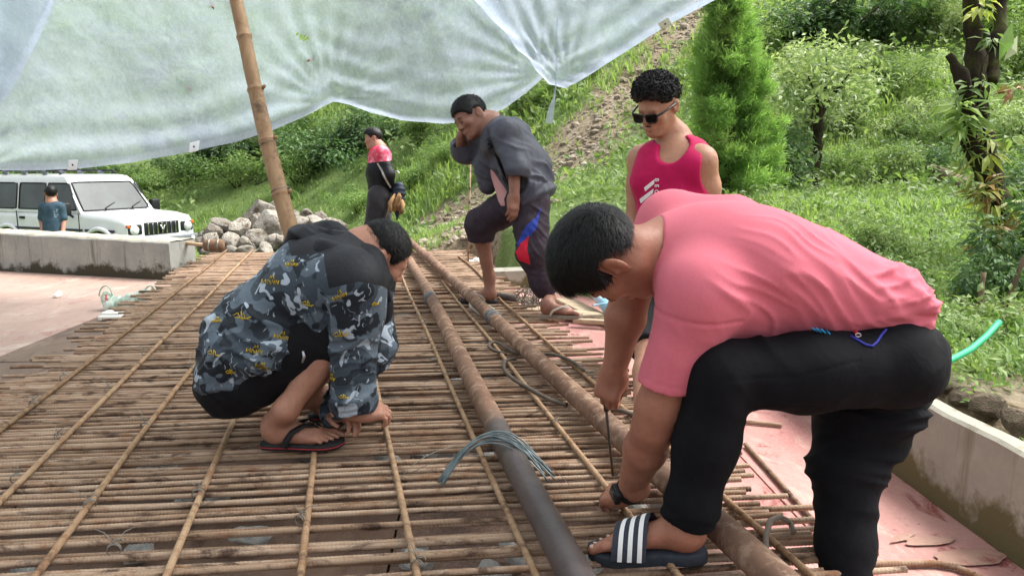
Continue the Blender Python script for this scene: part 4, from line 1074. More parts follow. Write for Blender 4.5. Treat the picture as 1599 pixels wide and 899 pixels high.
# ---------------------------------------------------------------- man in the camouflage jacket, squatting on the mat
def squat_man():
    ft = G(475, 708, .012); D0 = float((ft - CP) @ FW)          # depth of the near foot
    D0 = D0 - .02
    anR = P(446, 640, D0); knR = P(556, 488, D0 + .02); hipR = P(368, 590, D0 + .06)
    anL = P(468, 622, D0 + .27); knL = P(575, 482, D0 + .24); hipL = P(372, 578, D0 + .22)
    shR = P(546, 445, D0 - .02); elR = P(543, 560, D0 + .03); wrR = P(552, 642, D0 + .04)
    shL = P(575, 435, D0 + .32); elL = P(585, 540, D0 + .25); wrL = P(520, 646, D0 + .15)
    c7 = P(560, 395, D0 + .14); pel = (hipR + hipL) / 2
    xf = RT * .70 - UPV * .58 + FW * .46; HM = frame(xf, UPV * .75 + RT * .62)
    hc = P(594, 400, D0 + .17); hs_ = .92
    s = SDF(.005)
    add_head(s, hc, HM, hs_, c7, .058)
    s.cone(shR, shL, .055, .055, .05); s.cone(c7, pel, .07, .10, .06); s.cone(hipR, hipL, .08, .08, .05)
    for a, b, c in ((hipR, knR, anR), (hipL, knL, anL)):
        s.cone(a, b, .08, .052, .03); s.chain([b, lerp(b, c, .35), c], [.05, .052, .034], .02)
    s.chain([shR, elR, wrR], [.048, .042, .028], .02); s.chain([shL, elL, wrL], [.048, .042, .028], .02)
    add_hand(s, wrR, P(588, 640, D0 + .07) - wrR, UPV * .8 - FW * .45, 1, ((.5, .8, .5), (.55, .9, .6), (.6, .9, .6), (.6, .9, .6)), .06, .95)
    add_hand(s, wrL, P(548, 652, D0 + .10) - wrL, UPV * .8 + FW * .3, -1, ((.4, .6, .5), (.4, .6, .5), (.5, .6, .5), (.5, .6, .5)), .05, .92)
    fx = nrm(RT + FW * .03); h1 = G(412, 700, .012); h1[2] = .018 + .016
    LF = add_foot(s, h1, fx, (0, 0, 1), 1, .98)
    s.cone(anR, LF((.04, 0, .07)), .037, .037, .03); s.ell(LF((.05, -.034, .075)), (.012, .009, .012), None, .012)
    h2 = G(412, 700, .012) + FW * .0 + np.array([.08, .27, 0]); h2[2] = .034
    LF2 = add_foot(s, h2, fx, (0, 0, 1), -1, .98); s.cone(anL, LF2((.04, 0, .07)), .036, .036, .03)
    body = person('person', s, SK_B, 'squatting man in grey camouflage jacket working with both hands on the rebar')
    M_SO = mat('black_slipper_foam', srgb(30, 30, 32), srgb(44, 42, 42), 60, .75, .2, 200); M_LN = mat('red_sole_line', srgb(170, 44, 56), rough=.7); M_ST = mat('black_strap', srgb(26, 26, 27), rough=.65)
    for L_, sd in ((LF, 1), (LF2, -1)):
        so = slipper(body, L_, sd, M_SO, M_LN, None, 'thong', .018)
        for e in (1, -1):
            pts = [L_((.190, .012, .034)), L_((.168, .012 + .014 * e, .054)), L_((.138, .010 + .030 * e, .062)), L_((.105, .004 + .044 * e, .046)), L_((.085, .046 * e, .016)), L_((.078, .044 * e, -.004))]
            ps = curve(pts, 16); up = np.tile([0, 0, 1.0], (16, 1)) + np.outer(np.linspace(0, 1, 16), frame(fx, (0, 0, 1))[:, 1] * e * sd * 1.2)
            up /= np.linalg.norm(up, axis=1)[:, None]
            MB().grid(ribbon(ps, up, np.linspace(.010, .024, 16), .004)).build('strap', M_ST, so, fixn=False)
    # dark shorts
    M_SH = cloth_mat('black_shorts_cloth', srgb(16, 16, 19), srgb(20, 20, 24), .85, 1200, 40, .3, 14, .03)
    s = SDF(.006)
    s.ell(P(368, 588, D0 + .12), (.112, .185, .118), frame(RT + UPV * .5, UPV), .06)
    for a, b in ((hipR, knR), (hipL, knL)): s.chain([a, lerp(a, b, .5), b], [.096, .086, .078], .05)
    s.cone(knR, lerp(knR, anR, .30), .074, .070, .04); s.cone(knL, lerp(knL, anL, .30), .074, .066, .04)
    s.cone(hipR - UPV * .03, lerp(hipR, knR, .55) - UPV * .045, .09, .07, .05)
    garment('shorts', s, M_SH, body, lambda v: folds(v, RT * .5 + UPV * .8, .06, .005, .05, 2.) + .004 * fbm(v, 8, 2))
    # camouflage jacket
    t = NT('grey_camouflage_cloth'); co = t.co.outputs['Object']
    w1 = t.noise(12, 2, .4, co, .5); w2 = t.noise(15, 2, .4, t.vec('Object', (1, 1, 1), (1, 2, .5)), .6); w3 = t.noise(19, 2, .45, t.vec('Object', (1, 1, 1), (2, .5, 1.7)), .8); w4 = t.noise(13, 3, .5, t.vec('Object', (1, 1, 1), (.2, 1.5, 2.7)), 1.2)
    col = t.mix(t.ramp(w1, [(.49, 0.0), (.51, 1.0)]), srgb(56, 67, 77), srgb(88, 101, 112))
    col = t.mix(t.ramp(w2, [(.55, 0.0), (.57, 1.0)]), col, srgb(27, 35, 43))
    col = t.mix(t.ramp(w3, [(.615, 0.0), (.63, 1.0)]), col, srgb(166, 178, 190))
    zz = t.n('ShaderNodeTexWave', {'Vector': co, 'Scale': 11, 'Distortion': 14, 'Detail': 2, 'Detail Scale': 2.2}).outputs[1]
    col = t.mix(t.math('MULTIPLY', t.ramp(zz, [(.93, 0.0), (.96, 1.0)]), t.ramp(w4, [(.55, 0.0), (.6, 1.0)])), col, srgb(150, 160, 172))
    yk = t.attr('yoke').outputs['Fac']
    col = t.mix(t.math('GREATER_THAN', yk, 0.0), col, srgb(22, 24, 30))
    t.set(color=col, rough=.6, spec=.3, normal=t.bump(t.noise(26, 4, .55, None, 1.5), .35, .008)); M_CAMO = t.m
    s = SDF(.0055)
    s.ell(P(375, 560, D0 + .12), (.150, .215, .112), frame(RT * .5 + UPV * .9, -RT), .07)
    s.ell(P(405, 510, D0 + .12), (.165, .205, .135), frame(RT * .75 + UPV * .75, -RT + UPV), .08)
    s.ell(P(478, 452, D0 + .13), (.17, .195, .135), frame(RT * .85 + UPV * .6, -RT + UPV), .08)
    s.ell(P(440, 545, D0 + .10), (.13, .205, .085), frame(RT * .85 + UPV * .4, -RT + UPV), .06)
    s.cut(P(345, 610, D0), nrm(-UPV + RT * .06), .006)
    s.cone(shR, shL, .080, .080, .10); s.cone(P(500, 420, D0 + .13), c7, .11, .075, .08); s.cone(P(495, 440, D0 + .06), shR, .105, .078, .10)
    s.chain([shR, lerp(shR, elR, .5), elR], [.080, .080, .075], .08); s.chain([elR, lerp(elR, wrR, .75), wrR], [.076, .068, .05], .04)
    s.chain([shL, elL, wrL], [.08, .068, .05], .05)
    wd = nrm(wrR - elR); s.cutin(wrR, wd + RT * .3, wrR + wd * .06, .085, .004); s.cone(wrR - wd * .03, wrR + wd * .05, .042, .042, .002, 'sub')
    nd = nrm(hc - c7); s.cutin(c7 + nd * .03, nd, c7 + nd * .10, .10, .004)
    def disp(v):
        px, py, d = pix(v); arm = (px > 492) * (py > 430)
        a = folds(v, UPV + RT * .15, .036, .0075, .03, 1.) * arm * sstep(490, 560, py)
        a = a + folds(v, RT * .5 + UPV * .8, .055, .0075, .04, 3.) * (px < 505)
        a = a + folds(v, UPV * .9 - RT * .4, .05, .007, .04, 5.) * sstep(420, 340, px)
        hem = .006 * np.exp(-(((v - P(345, 610, D0)) @ nrm(-UPV + RT * .06) + .018) / .008) ** 2) * (px < 490)
        crease = -.028 * np.exp(-((px - 503) / 9) ** 2) * sstep(460, 500, py) * (d < D0 + .1)
        return a + .006 * fbm(v, 7, 2) + hem + crease
    def yoke(v):
        px, py, d = pix(v)
        return poly_sd(px, py, [(440, 340), (455, 400), (505, 395), (515, 450), (560, 440), (597, 447), (640, 470), (660, 330)]) * .02
    jk = garment('jacket', s, M_CAMO, body, disp, {'yoke': yoke})
    M_YEL = mat('yellow_print', srgb(196, 166, 40), rough=.6); bv = BVHTree.FromObject(jk, bpy.context.evaluated_depsgraph_get()); gy = random.Random(5)
    def dr(px, py):
        r_ = ray(px, py); h = bv.ray_cast(Vector(CP), Vector(nrm(r_))); return (np.array(h[0]) - nrm(r_) * .0015) if h[0] is not None else None
    for i, (cx, cy, w_) in enumerate([(422, 439, 13), (378, 493, 14), (439, 525, 11), (334, 551, 10), (397, 547, 12), (481, 474, 9), (530, 462, 11), (532, 521, 12), (514, 589, 9), (537, 619, 8), (408, 572, 9), (586, 474, 6), (338, 500, 7), (378, 440, 8), (455, 412, 9), (360, 580, 8)]):
        mk = None; an = gy.uniform(-.4, .4)
        if i % 2 == 0:                       # small block of letter-like strokes under a peak
            strokes = [[(-1, .45), (-1, -.2)], [(-.95, .45), (-.55, -.2), (-.5, .45)], [(-.3, .45), (-.3, -.2), (.0, .1), (.05, .45)], [(.2, .45), (.25, -.2), (.5, .4), (.55, -.2)], [(.7, .45), (.72, -.2), (1, .45), (1, -.2)], [(-.15, -.35), (.05, -.85), (.1, -.4), (.35, -.95), (.4, -.35)]]
        else:                                # scribbled signature
            strokes = [[(-1, .2), (-.5, -.3), (-.2, .35), (.1, -.4), (.4, .3), (1, -.1)], [(-.8, .4), (.8, .25)], [(-.2, -.6), (.1, .6)]]
        for st_ in strokes:
            q = [dr(cx + w_ * (a * math.cos(an) - b * math.sin(an) * .8), cy + w_ * (a * math.sin(an) + b * .8)) for a, b in st_]
            q = [x for x in q if x is not None]
            if len(q) < 2 or max(np.linalg.norm(q[k + 1] - q[k]) for k in range(len(q) - 1)) > .08: continue
            MB().tube(np.array(q), .0017, 4).build('printed_mark', M_YEL, jk, fixn=False)
    # hood lying in folds over the shoulders
    M_HD = cloth_mat('black_hood_cloth', srgb(15, 18, 24), srgb(19, 22, 29), .6, 900, 30, .3, 16, .03)
    s = SDF(.005)
    s.chain([P(462, 388, D0 + .10), P(510, 398, D0 + .0), P(560, 420, D0 - .02), P(592, 452, D0 + .01)], [.034, .042, .036, .022], .035)
    s.chain([P(470, 382, D0 + .14), P(520, 385, D0 + .10), P(570, 405, D0 + .08), P(598, 440, D0 + .07)], [.034, .050, .042, .024], .035)
    s.chain([P(468, 372, D0 + .20), P(510, 372, D0 + .22), P(552, 378, D0 + .26)], [.032, .048, .040], .035)
    s.chain([P(548, 392, D0 + .17), P(572, 415, D0 + .08), P(588, 440, D0 + .05)], [.060, .050, .035], .04)
    s.ell(P(480, 372, D0 + .14), (.060, .12, .038), frame(RT - UPV * .3, UPV), .03)
    s.cone(P(448, 386, D0 + .08), P(478, 364, D0 + .16), .018, .026, .02)
    s.chain([P(590, 448, D0 + .02), P(606, 466, D0 + .05)], [.020, .014], .02)
    garment('hood', s, M_HD, jk, lambda v: folds(v, RT * .45 + UPV * .85, .040, .011, .04, 3.) + .005 * fbm(v, 9, 2))
    M_ZIP = mat('zip_pull', srgb(170, 170, 174), rough=.35, metal=.8)
    MB().tube([P(473, 548, D0 - .105), P(475, 556, D0 - .106), P(472, 566, D0 - .103)], [.004, .005, .003], 6).build('zip_pull', M_ZIP, jk)
    def hl_(x, y_): return np.interp(x, [-.12, -.09, -.065, -.05, .005, .02, .035, .05, .065, .08, .1], [-.036, -.034, -.016, .022, .03, -.01, .0, .03, .055, .07, .072])
    hair_on('hair', hc, HM, hs_, M_HAIR, body, hl_, .006, .0042, 5000, lambda l: np.stack([.6 + l[:, 2] * 2, l[:, 1] * 4, -.5 - l[:, 0] * 3], 1), .012, .3, seed=8)
squat_man()
# ---------------------------------------------------------------- man in the grey jacket stepping over the mat edge
def grey_man():
    D0 = 4.62
    hc = P(735, 184, D0 + .02); xf = -RT * .70 - UPV * .52 - FW * .46; HM = frame(xf, UPV * .86 - RT * .42); hs_ = 1.02
    c7 = P(766, 196, D0 + .05)
    shL, elL, wrL = P(786, 212, D0 - .14), P(803, 268, D0 - .20), P(803, 303, D0 - .20)
    shR, elR, wrR = P(762, 208, D0 + .22), P(722, 236, D0 + .20), P(719, 214, D0 + .14)
    hipL, hipR = P(828, 318, D0 - .06), P(812, 314, D0 + .12)
    knL, knR = P(832, 395, D0 - .12), P(748, 348, D0 + .16)
    anL, anR = P(858, 466, D0 - .05), P(764, 432, D0 + .30)
    s = SDF(.0065)
    add_head(s, hc, HM, hs_, c7, .055)
    s.cone(shL, shR, .06, .06, .05); s.cone(c7, (hipL + hipR) / 2, .09, .10, .06); s.cone(hipL, hipR, .08, .08, .05)
    s.chain([shL, elL, wrL], [.05, .040, .028], .02); s.chain([shR, elR, wrR], [.05, .04, .029], .02)
    s.chain([hipL, knL, lerp(knL, anL, .35), anL], [.09, .055, .052, .034], .02); s.chain([hipR, knR, lerp(knR, anR, .35), anR], [.09, .055, .052, .036], .02)
    add_hand(s, wrL, P(801, 332, D0 - .20) - wrL, -FW * .7 + RT * .5, 1, ((.25, .4, .3),) * 4, .04, 1.0)
    add_hand(s, wrR, P(722, 192, D0 + .10) - wrR, -RT * .8 - FW * .2, 1, ((.3, .5, .4),) * 4, .04, .9)
    fxr = nrm(-RT * .95 + FW * .1); h1 = np.array([anR[0], anR[1], .02]) - fxr * .045; h1[2] = max(.02, 0.022)
    RFt = add_foot(s, h1, fxr, (0, 0, 1), -1, .98); s.cone(anR, RFt((.04, 0, .07)), .038, .036, .03)
    fxl = nrm(RT * .9 - FW * .42); h2 = G(846, 496, .01) + np.array([0, 0, .02]); 
    LFt = add_foot(s, h2, fxl, (0, 0, 1), -1, .98); s.cone(anL, LFt((.045, 0, .07)), .037, .036, .03)
    body = person('person', s, SK_C, 'man in dark grey jacket and rolled-up trousers stooping with a hand at his face')
    M_S1 = mat('tyre_rubber_sole', srgb(38, 37, 37), srgb(54, 52, 50), 60, .8, .6, 160, .004); M_S2 = mat('grey_slipper', srgb(142, 132, 118), srgb(120, 110, 98), 30, .8); M_S3 = mat('pale_strap', srgb(176, 168, 154), rough=.7)
    for L_, sd, m, fx in ((RFt, -1, M_S1, fxr), (LFt, -1, M_S2, fxl)):
        so = slipper(body, L_, sd, m, None, None, 'thong', .022)
        for e in (1, -1):
            ps = curve([L_((.19, .0, .034)), L_((.15, .024 * e, .052)), L_((.09, .044 * e, .03)), L_((.07, .042 * e, .0))], 12)
            MB().tube(ps, .008, 6).build('strap', M_S3, so)
    # pink inner shirt
    s = SDF(.008); mid = lambda a, b: (a + b) / 2
    s.chain([P(784, 215, D0 + .10), P(797, 262, D0 + .10), P(808, 305, D0 + .07)], [.11, .12, .115], .05, flat=(FW, 1.0))
    s.cone(P(774, 240, D0 + .06), P(795, 316, D0 + .02), .055, .058, .04)
    s.cut(P(792, 322, D0), -UPV, .004)
    garment('shirt', s, cloth_mat('dusty_pink_shirt', srgb(190, 140, 140), srgb(202, 154, 152), .9), body, lambda v: folds(v, RT + UPV * .3, .05, .006, .04, 2.))
    # open jacket
    M_JK = cloth_mat('charcoal_windcheater', srgb(66, 68, 78), srgb(78, 80, 90), .5, 700, 20, .4, 13, .03)
    s = SDF(.0075)
    s.cone(shL, shR, .10, .09, .07)
    s.chain([P(795, 225, D0 + .04), P(815, 262, D0 + .04), P(828, 300, D0 + .03)], [.165, .165, .150], .07)
    s.chain([P(764, 210, D0 + .12), P(759, 255, D0 + .12), P(761, 288, D0 + .12)], [.085, .072, .062], .05)
    s.chain([P(806, 262, D0 - .09), P(826, 300, D0 - .09), P(829, 312, D0 - .09)], [.085, .095, .07], .05)
    s.chain([shL, lerp(shL, elL, .6), elL, lerp(elL, wrL, .25)], [.090, .082, .076, .060], .05)
    s.chain([shR, lerp(shR, elR, .6), elR + RT * .01, lerp(elR, wrR, .55)], [.085, .082, .078, .072], .05)
    s.cone(c7, c7 + nrm(hc - c7) * .035, .08, .072, .03)
    cd = nrm(wrL - elL); ce = lerp(elL, wrL, .22); s.cutin(ce, cd, ce + cd * .05, .085, .004); s.cone(ce - cd * .03, ce + cd * .05, .045, .045, .002, 'sub')
    cd2 = nrm(wrR - elR); ce2 = lerp(elR, wrR, .5); s.cutin(ce2, cd2, ce2 + cd2 * .07, .09, .004); s.cone(ce2 - cd2 * .03, ce2 + cd2 * .05, .052, .055, .002, 'sub')
    # open front: a wedge that shows the shirt
    s.fn(*(lambda q: (q.min(0) - .05, q.max(0) + .05))(np.array([P(756, 215, D0 - .3), P(812, 335, D0 + .05)])), (lambda a, b, c, n_: (lambda X, Y, Z: np.maximum(np.maximum((X - a[0]) * n_[0][0] + (Y - a[1]) * n_[0][1] + (Z - a[2]) * n_[0][2], (X - b[0]) * n_[1][0] + (Y - b[1]) * n_[1][1] + (Z - b[2]) * n_[1][2]), (Y - (D0 - .02)))))(P(760, 222, D0), P(775, 240, D0), None, (nrm(-RT * .92 - UPV * .40), nrm(RT * .93 + UPV * .36))), .01, 'sub')
    s.cutin(c7 + nrm(hc - c7) * .04, hc - c7, c7 + nrm(hc - c7) * .12, .10, .004)
    s.cut(P(838, 317, D0), nrm(-UPV * .83 + RT * .50), .005)
    def disp(v):
        px, py, d = pix(v)
        a = folds(v, RT * .45 + UPV * .85, .085, .017, .05, 1.) * (py < 285)
        b = folds(v, RT * .9 - UPV * .35, .045, .014, .03, 4.) * sstep(270, 292, py) * (px > 810)
        hm = (v - P(838, 317, D0)) @ nrm(-UPV * .83 + RT * .50); return a + b + .009 * fbm(v, 6, 2) + .014 * np.exp(-((hm + .028) / .016) ** 2) * (px > 800)
    jk = garment('jacket', s, M_JK, body, disp)
    M_CL = cloth_mat('black_collar_rib', srgb(26, 26, 30), rough=.8); nd = nrm(hc - c7)
    s = SDF(.007); s.cone(c7 - nd * .02 + RT * .012, c7 + nd * .030, .086, .078, .03); s.cutin(c7 + nd * .052, nd, c7 + nd * .12, .11, .004); s.cone(c7, c7 + nd * .1, .062, .066, .002, 'sub'); s.fn(c7 - .2, c7 + .2, lambda X, Y, Z: -((X - c7[0]) * RT[0] + .030) + (Y - c7[1]) * .0, .004, 'int')
    garment('collar', s, M_CL, jk)
    bv = BVHTree.FromObject(jk, bpy.context.evaluated_depsgraph_get())
    def dr(px, py):
        r_ = ray(px, py); h = bv.ray_cast(Vector(CP), Vector(nrm(r_))); return np.array(h[0]) - nrm(r_) * .004 if h[0] is not None else P(px, py, D0 - .1)
    q = np.array([dr(*p) for p in ((768, 226), (776, 246), (786, 270), (797, 294), (806, 316), (810, 326))]); MB().tube(curve(q, 20), .008, 6).build('zip_tape', M_CL, jk)
    # rolled trousers with red and blue side panel
    t = NT('dark_trousers_side_panel'); base = t.mix(t.ramp(t.noise(20, 4), [(.35, 0.0), (.65, 1.0)]), srgb(50, 42, 50), srgb(60, 52, 60))
    f1 = t.math('GREATER_THAN', t.attr('blue').outputs['Fac'], 0.0); f2 = t.math('GREATER_THAN', t.attr('red').outputs['Fac'], 0.0)
    col = t.mix(f2, t.mix(f1, base, srgb(48, 66, 150)), srgb(196, 36, 58)); t.set(color=col, rough=.8, spec=.2, normal=t.bump(t.noise(22, 3, .5, None, 1.5), .4, .01)); M_TR = t.m
    s = SDF(.0075)
    s.cone(hipL, hipR, .115, .11, .05); s.cone(P(826, 300, D0 + .02), P(822, 318, D0 + .02), .13, .13, .05)
    s.chain([hipL, lerp(hipL, knL, .5), knL, lerp(knL, anL, .6), lerp(knL, anL, .88)], [.108, .105, .090, .080, .066], .04)
    s.chain([hipR, lerp(hipR, knR, .5), knR], [.105, .102, .092], .05); s.cone(knR, lerp(knR, anR, .28), .088, .078, .04)
    cR = lerp(knR, anR, .30); kd = nrm(anR - knR); s.cutin(cR, kd - RT * .1, cR + kd * .06, .11, .004); s.cone(cR - kd * .03, cR + kd * .05, .058, .058, .002, 'sub')
    cL = lerp(knL, anL, .90); kl = nrm(anL - knL); s.cutin(cL, kl, cL + kl * .06, .10, .004); s.cone(cL - kl * .03, cL + kl * .05, .05, .05, .002, 'sub')
    def disp(v):
        px, py, d = pix(v)
        return folds(v, UPV * .95 - RT * .3, .05, .011, .04, 2.) * sstep(380, 420, py) + folds(v, RT * .6 + UPV * .7, .08, .010, .05, 4.) * sstep(420, 380, py) + .006 * fbm(v, 7, 2)
    def mk(poly): return lambda v: (lambda q: np.where(q[2] < D0 + .0, poly_sd(q[0], q[1], poly), -9) * .05)(pix(v))
    garment('trousers', s, M_TR, body, disp, {'blue': mk([(845, 322), (838, 338), (822, 352), (812, 368), (808, 386), (818, 378), (830, 366), (838, 356), (842, 340)]), 'red': mk([(826, 368), (814, 380), (807, 394), (812, 406), (828, 414), (826, 400), (823, 388)])})
    def hl_(x, y_): return np.interp(x, [-.12, -.09, -.06, -.045, .005, .02, .035, .05, .065, .08, .1], [-.05, -.05, -.035, .02, .03, .0, .01, .03, .05, .062, .066])
    hair_on('hair', hc, HM, hs_, M_HAIR, body, hl_, .016, .006, 2500, lambda l: np.stack([.6 + l[:, 2] * 2, l[:, 1] * 4, -.5 - l[:, 0] * 3], 1), .018, .35, seed=12, width=.003)
    for q in (-1, 1):
        MB().tube([hc + HM @ (np.array(a) * hs_) for a in ((.094, .015 * q, .022), (.094, .03 * q, .027), (.084, .046 * q, .022))], [.0035, .0045, .002], 6).build('eyebrow', M_HAIR, body)
        MB().tube([hc + HM @ (np.array(a) * hs_) for a in ((.092, .021 * q, -.003), (.0945, .031 * q, -.001), (.089, .042 * q, -.003))], .0022, 5).build('eyelid', M_HAIR, body)
grey_man()
# ---------------------------------------------------------------- man in the magenta vest and dark glasses
def vest_man():
    D0 = 3.22
    hc = P(1026, 166, D0); xf = -RT * .60 - UPV * .60 - FW * .60; HM = frame(xf, UPV * .85 - FW * .42 - RT * .15); hs_ = .97
    c7 = P(1053, 220, D0 + .10)
    shL, shR = P(1094, 252, D0 - .02), P(1003, 250, D0 + .20)
    elL, elR = P(1112, 350, D0 + .10), P(992, 345, D0 + .26)
    wrL, wrR = P(1085, 430, D0 + .02), P(1000, 425, D0 + .12)
    hipL, hipR = P(1078, 455, D0 + .06), P(1018, 452, D0 + .18)
    zf = DK + .02
    anL = P(1068, 640, D0 + .0); anL = G(1066, 672, zf + .08); anR = G(1003, 655, zf + .08); knL, knR = lerp(hipL, anL, .5) - FW * .03, lerp(hipR, anR, .5) - FW * .03
    s = SDF(.006)
    add_head(s, hc, HM, hs_, c7, .052)
    s.cone(shL, shR, .062, .062, .05); s.cone(c7, P(1050, 262, D0 + .07), .075, .10, .06)
    s.ell(P(1050, 290, D0 + .09), (.165, .10, .17), frame(shL - shR, UPV), .06)
    s.cone(P(1050, 330, D0 + .1), (hipL + hipR) / 2, .12, .12, .06); s.cone(hipL, hipR, .085, .085, .05)
    s.cone(c7, shL, .042, .045, .04); s.cone(c7, shR, .042, .045, .04)
    s.chain([shL, lerp(shL, elL, .4), elL, wrL], [.068, .062, .047, .03], .03); s.chain([shR, lerp(shR, elR, .4), elR, wrR], [.064, .058, .045, .03], .03)
    add_hand(s, wrL, P(1060, 445, D0 - .03) - wrL, -FW + UPV * .2, 1, ((.5, .7, .5),) * 4, .03, .95); add_hand(s, wrR, P(1020, 445, D0 + .06) - wrR, -FW + UPV * .2, -1, ((.5, .7, .5),) * 4, .03, .95)
    for a, b, c, sd in ((hipL, knL, anL, -1), (hipR, knR, anR, 1)):
        s.chain([a, b, lerp(b, c, .35), c], [.09, .055, .055, .036], .02)
        fx = nrm(-FW * .8 * np.array([1, 1, 0]) - RT * .5); h1 = np.array([c[0], c[1], zf]) - fx * .045
        L_ = add_foot(s, h1, fx, (0, 0, 1), sd, .98); s.cone(c, L_((.04, 0, .07)), .036, .036, .03)
    body = person('person', s, SK_D, 'standing man in magenta sleeveless vest and black sunglasses looking down')
    M_V = cloth_mat('magenta_vest_knit', srgb(186, 22, 84), srgb(176, 18, 78), .75, 900, 30, .25, 14, .05)
    s = SDF(.006)
    fr = frame(shL - shR, UPV)
    s.ell(P(1050, 292, D0 + .09), (.182, .118, .185), fr, .06); s.ell(P(1049, 262, D0 + .07), (.145, .112, .12), fr, .05)
    s.cone(P(1050, 335, D0 + .1), P(1050, 420, D0 + .1), .148, .150, .07)
    s.cone(P(1022, 247, D0 + .10), P(1018, 280, D0 + .10), .078, .10, .05); s.cone(P(1077, 244, D0 + .05), P(1085, 280, D0 + .05), .082, .10, .05); s.cone(P(1080, 246, D0 + .10), P(1084, 262, D0 - .03), .078, .078, .04)
    s.cone(c7, P(1062, 240, D0 + .05), .066, .066, .04)
    # neck scoop and arm holes
    s.ell(P(1036, 222, D0 - .08), (.074, .16, .090), fr, .012, 'sub')
    s.ell(P(1046, 205, D0 + .05), (.070, .12, .070), fr, .012, 'sub')
    aL = nrm(shL - shR)
    s.ell(P(1127, 268, D0 - .02), (.070, .14, .120), frame(aL + UPV * .15, UPV), .012, 'sub'); s.ell(P(986, 262, D0 + .22), (.072, .14, .120), frame(-aL + UPV * .15, UPV), .012, 'sub')
    s.cut(P(1050, 440, D0), -UPV, .004)
    def disp(v):
        px, py, d = pix(v); return folds(v, RT * .7 + UPV * .6, .07, .005, .05, 2.) * sstep(250, 300, py) + .003 * fbm(v, 8, 2)
    vest = garment('vest', s, M_V, body, disp)
    bvh = BVHTree.FromObject(vest, bpy.context.evaluated_depsgraph_get())
    M_W = mat('white_print', srgb(232, 226, 228), rough=.7)
    def drape(px, py, off=.003):
        r = ray(px, py); h = bvh.ray_cast(Vector(CP), Vector(nrm(r))); return np.array(h[0]) - nrm(r) * off if h[0] is not None else P(px, py, D0)
    for k, (a, b, c, d) in enumerate((((1005.5, 293), (1007.5, 299), (1021.5, 287), (1022, 280)), ((998.5, 311), (1000.5, 318), (1019.5, 301.5), (1020.5, 294.5)), ((1001, 325), (1002, 332), (1018, 318), (1019, 311)))):
        g = np.array([[drape(*lerp(lerp(a, b, u), lerp(d, c, u), w_)) for w_ in np.linspace(0, 1, 6)] for u in np.linspace(0, 1, 4)])
        MB().grid(g).build('printed_bar', M_W, vest, fixn=False)
    for k, ch in enumerate('BECOME'):
        cu = bpy.data.curves.new('letter', 'FONT'); cu.body = ch; cu.size = 1.0; cu.align_x = 'CENTER'; cu.align_y = 'CENTER'; cu.offset = .02
        ob = bpy.data.objects.new('letter', cu); COL.objects.link(ob); dg = bpy.context.evaluated_depsgraph_get(); me = bpy.data.meshes.new_from_object(ob.evaluated_get(dg)); bpy.data.objects.remove(ob)
        cx, cy = 1025.5 - k * .25, 281 + k * 9.2
        for vv in me.vertices:
            x, y_ = vv.co.x * 9.0, vv.co.y * 9.0
            q = drape(cx - y_ * -1.0 * -1 , cy + x, .0035) if False else drape(cx + y_, cy + x, .0035); vv.co = q
        link_mesh('printed_letter', me, M_W, vest)
    # shorts
    s = SDF(.009); s.cone(hipL, hipR, .125, .12, .06); s.cone(P(1050, 425, D0 + .1), (hipL + hipR) / 2, .14, .13, .05)
    for a, b in ((hipL, knL), (hipR, knR)): s.cone(a, b, .115, .085, .05)
    for b, a in ((knL, hipL), (knR, hipR)): s.cutin(b, b - a, b + nrm(b - a) * .06, .11, .004)
    garment('shorts', s, cloth_mat('black_sport_shorts', srgb(20, 20, 24), srgb(25, 25, 29), .8), body, lambda v: folds(v, RT + UPV * .2, .07, .006, .04, 2.))
    M_SL = mat('dark_blue_slipper', srgb(40, 46, 60), rough=.8)
    for L0, sd in ((anL, -1), (anR, 1)):
        fx = nrm(-FW * .8 * np.array([1, 1, 0]) - RT * .5); h1 = np.array([L0[0], L0[1], zf]) - fx * .045; M_ = frame(fx, (0, 0, 1)); LL = (lambda h1, M_, sd: (lambda a: h1 + M_ @ (np.array([a[0], a[1] * sd, a[2]]) * .98)))(h1, M_, sd)
        so = slipper(body, LL, sd, M_SL, None, None, 'thong', .018); MB().tube(curve([LL((.1, .045, .0)), LL((.13, .035, .045)), LL((.14, -.035, .045)), LL((.1, -.045, .0))], 12), .008, 6).build('strap', M_SL, so)
    # hair: short curls on top, faded sides
    def hl_(x, y_): return np.interp(x, [-.12, -.09, -.06, -.045, .0, .02, .04, .055, .07, .085, .1], [.0, .0, .01, .035, .045, .032, .034, .048, .062, .072, .075])
    hair_on('hair', hc, HM, hs_, M_HAIR, body, hl_, .016, .005, 0, seed=4, top_extra=.016, curl=.008, curln=900)
    M_FADE = mat('faded_side_hair', srgb(60, 46, 42), srgb(90, 68, 58), 180, .7)
    def hl2(x, y_): return np.interp(x, [-.12, -.09, -.065, -.05, .0, .012, .03, .045, .06, .1], [-.05, -.05, -.04, .02, .03, -.02, .0, .02, .08, .09])
    # sunglasses
    H = lambda x, y_, z: hc + HM @ (np.array([x, y_, z]) * hs_)
    M_FR = mat('black_plastic_frame', srgb(12, 12, 13), rough=.25, spec=.6); M_LENS = mat('dark_lens', srgb(6, 6, 7), rough=.12, spec=.35)
    root = empty('sunglasses', tuple(H(.11, 0, .0))); tag(root, 'black sunglasses worn by the man in the magenta vest', 'sunglasses'); off = H(.11, 0, .0)
    lens2 = [(-.026, .017), (.024, .019), (.027, .012), (.024, -.012), (.014, -.020), (-.012, -.020), (-.022, -.012), (-.027, .006)]
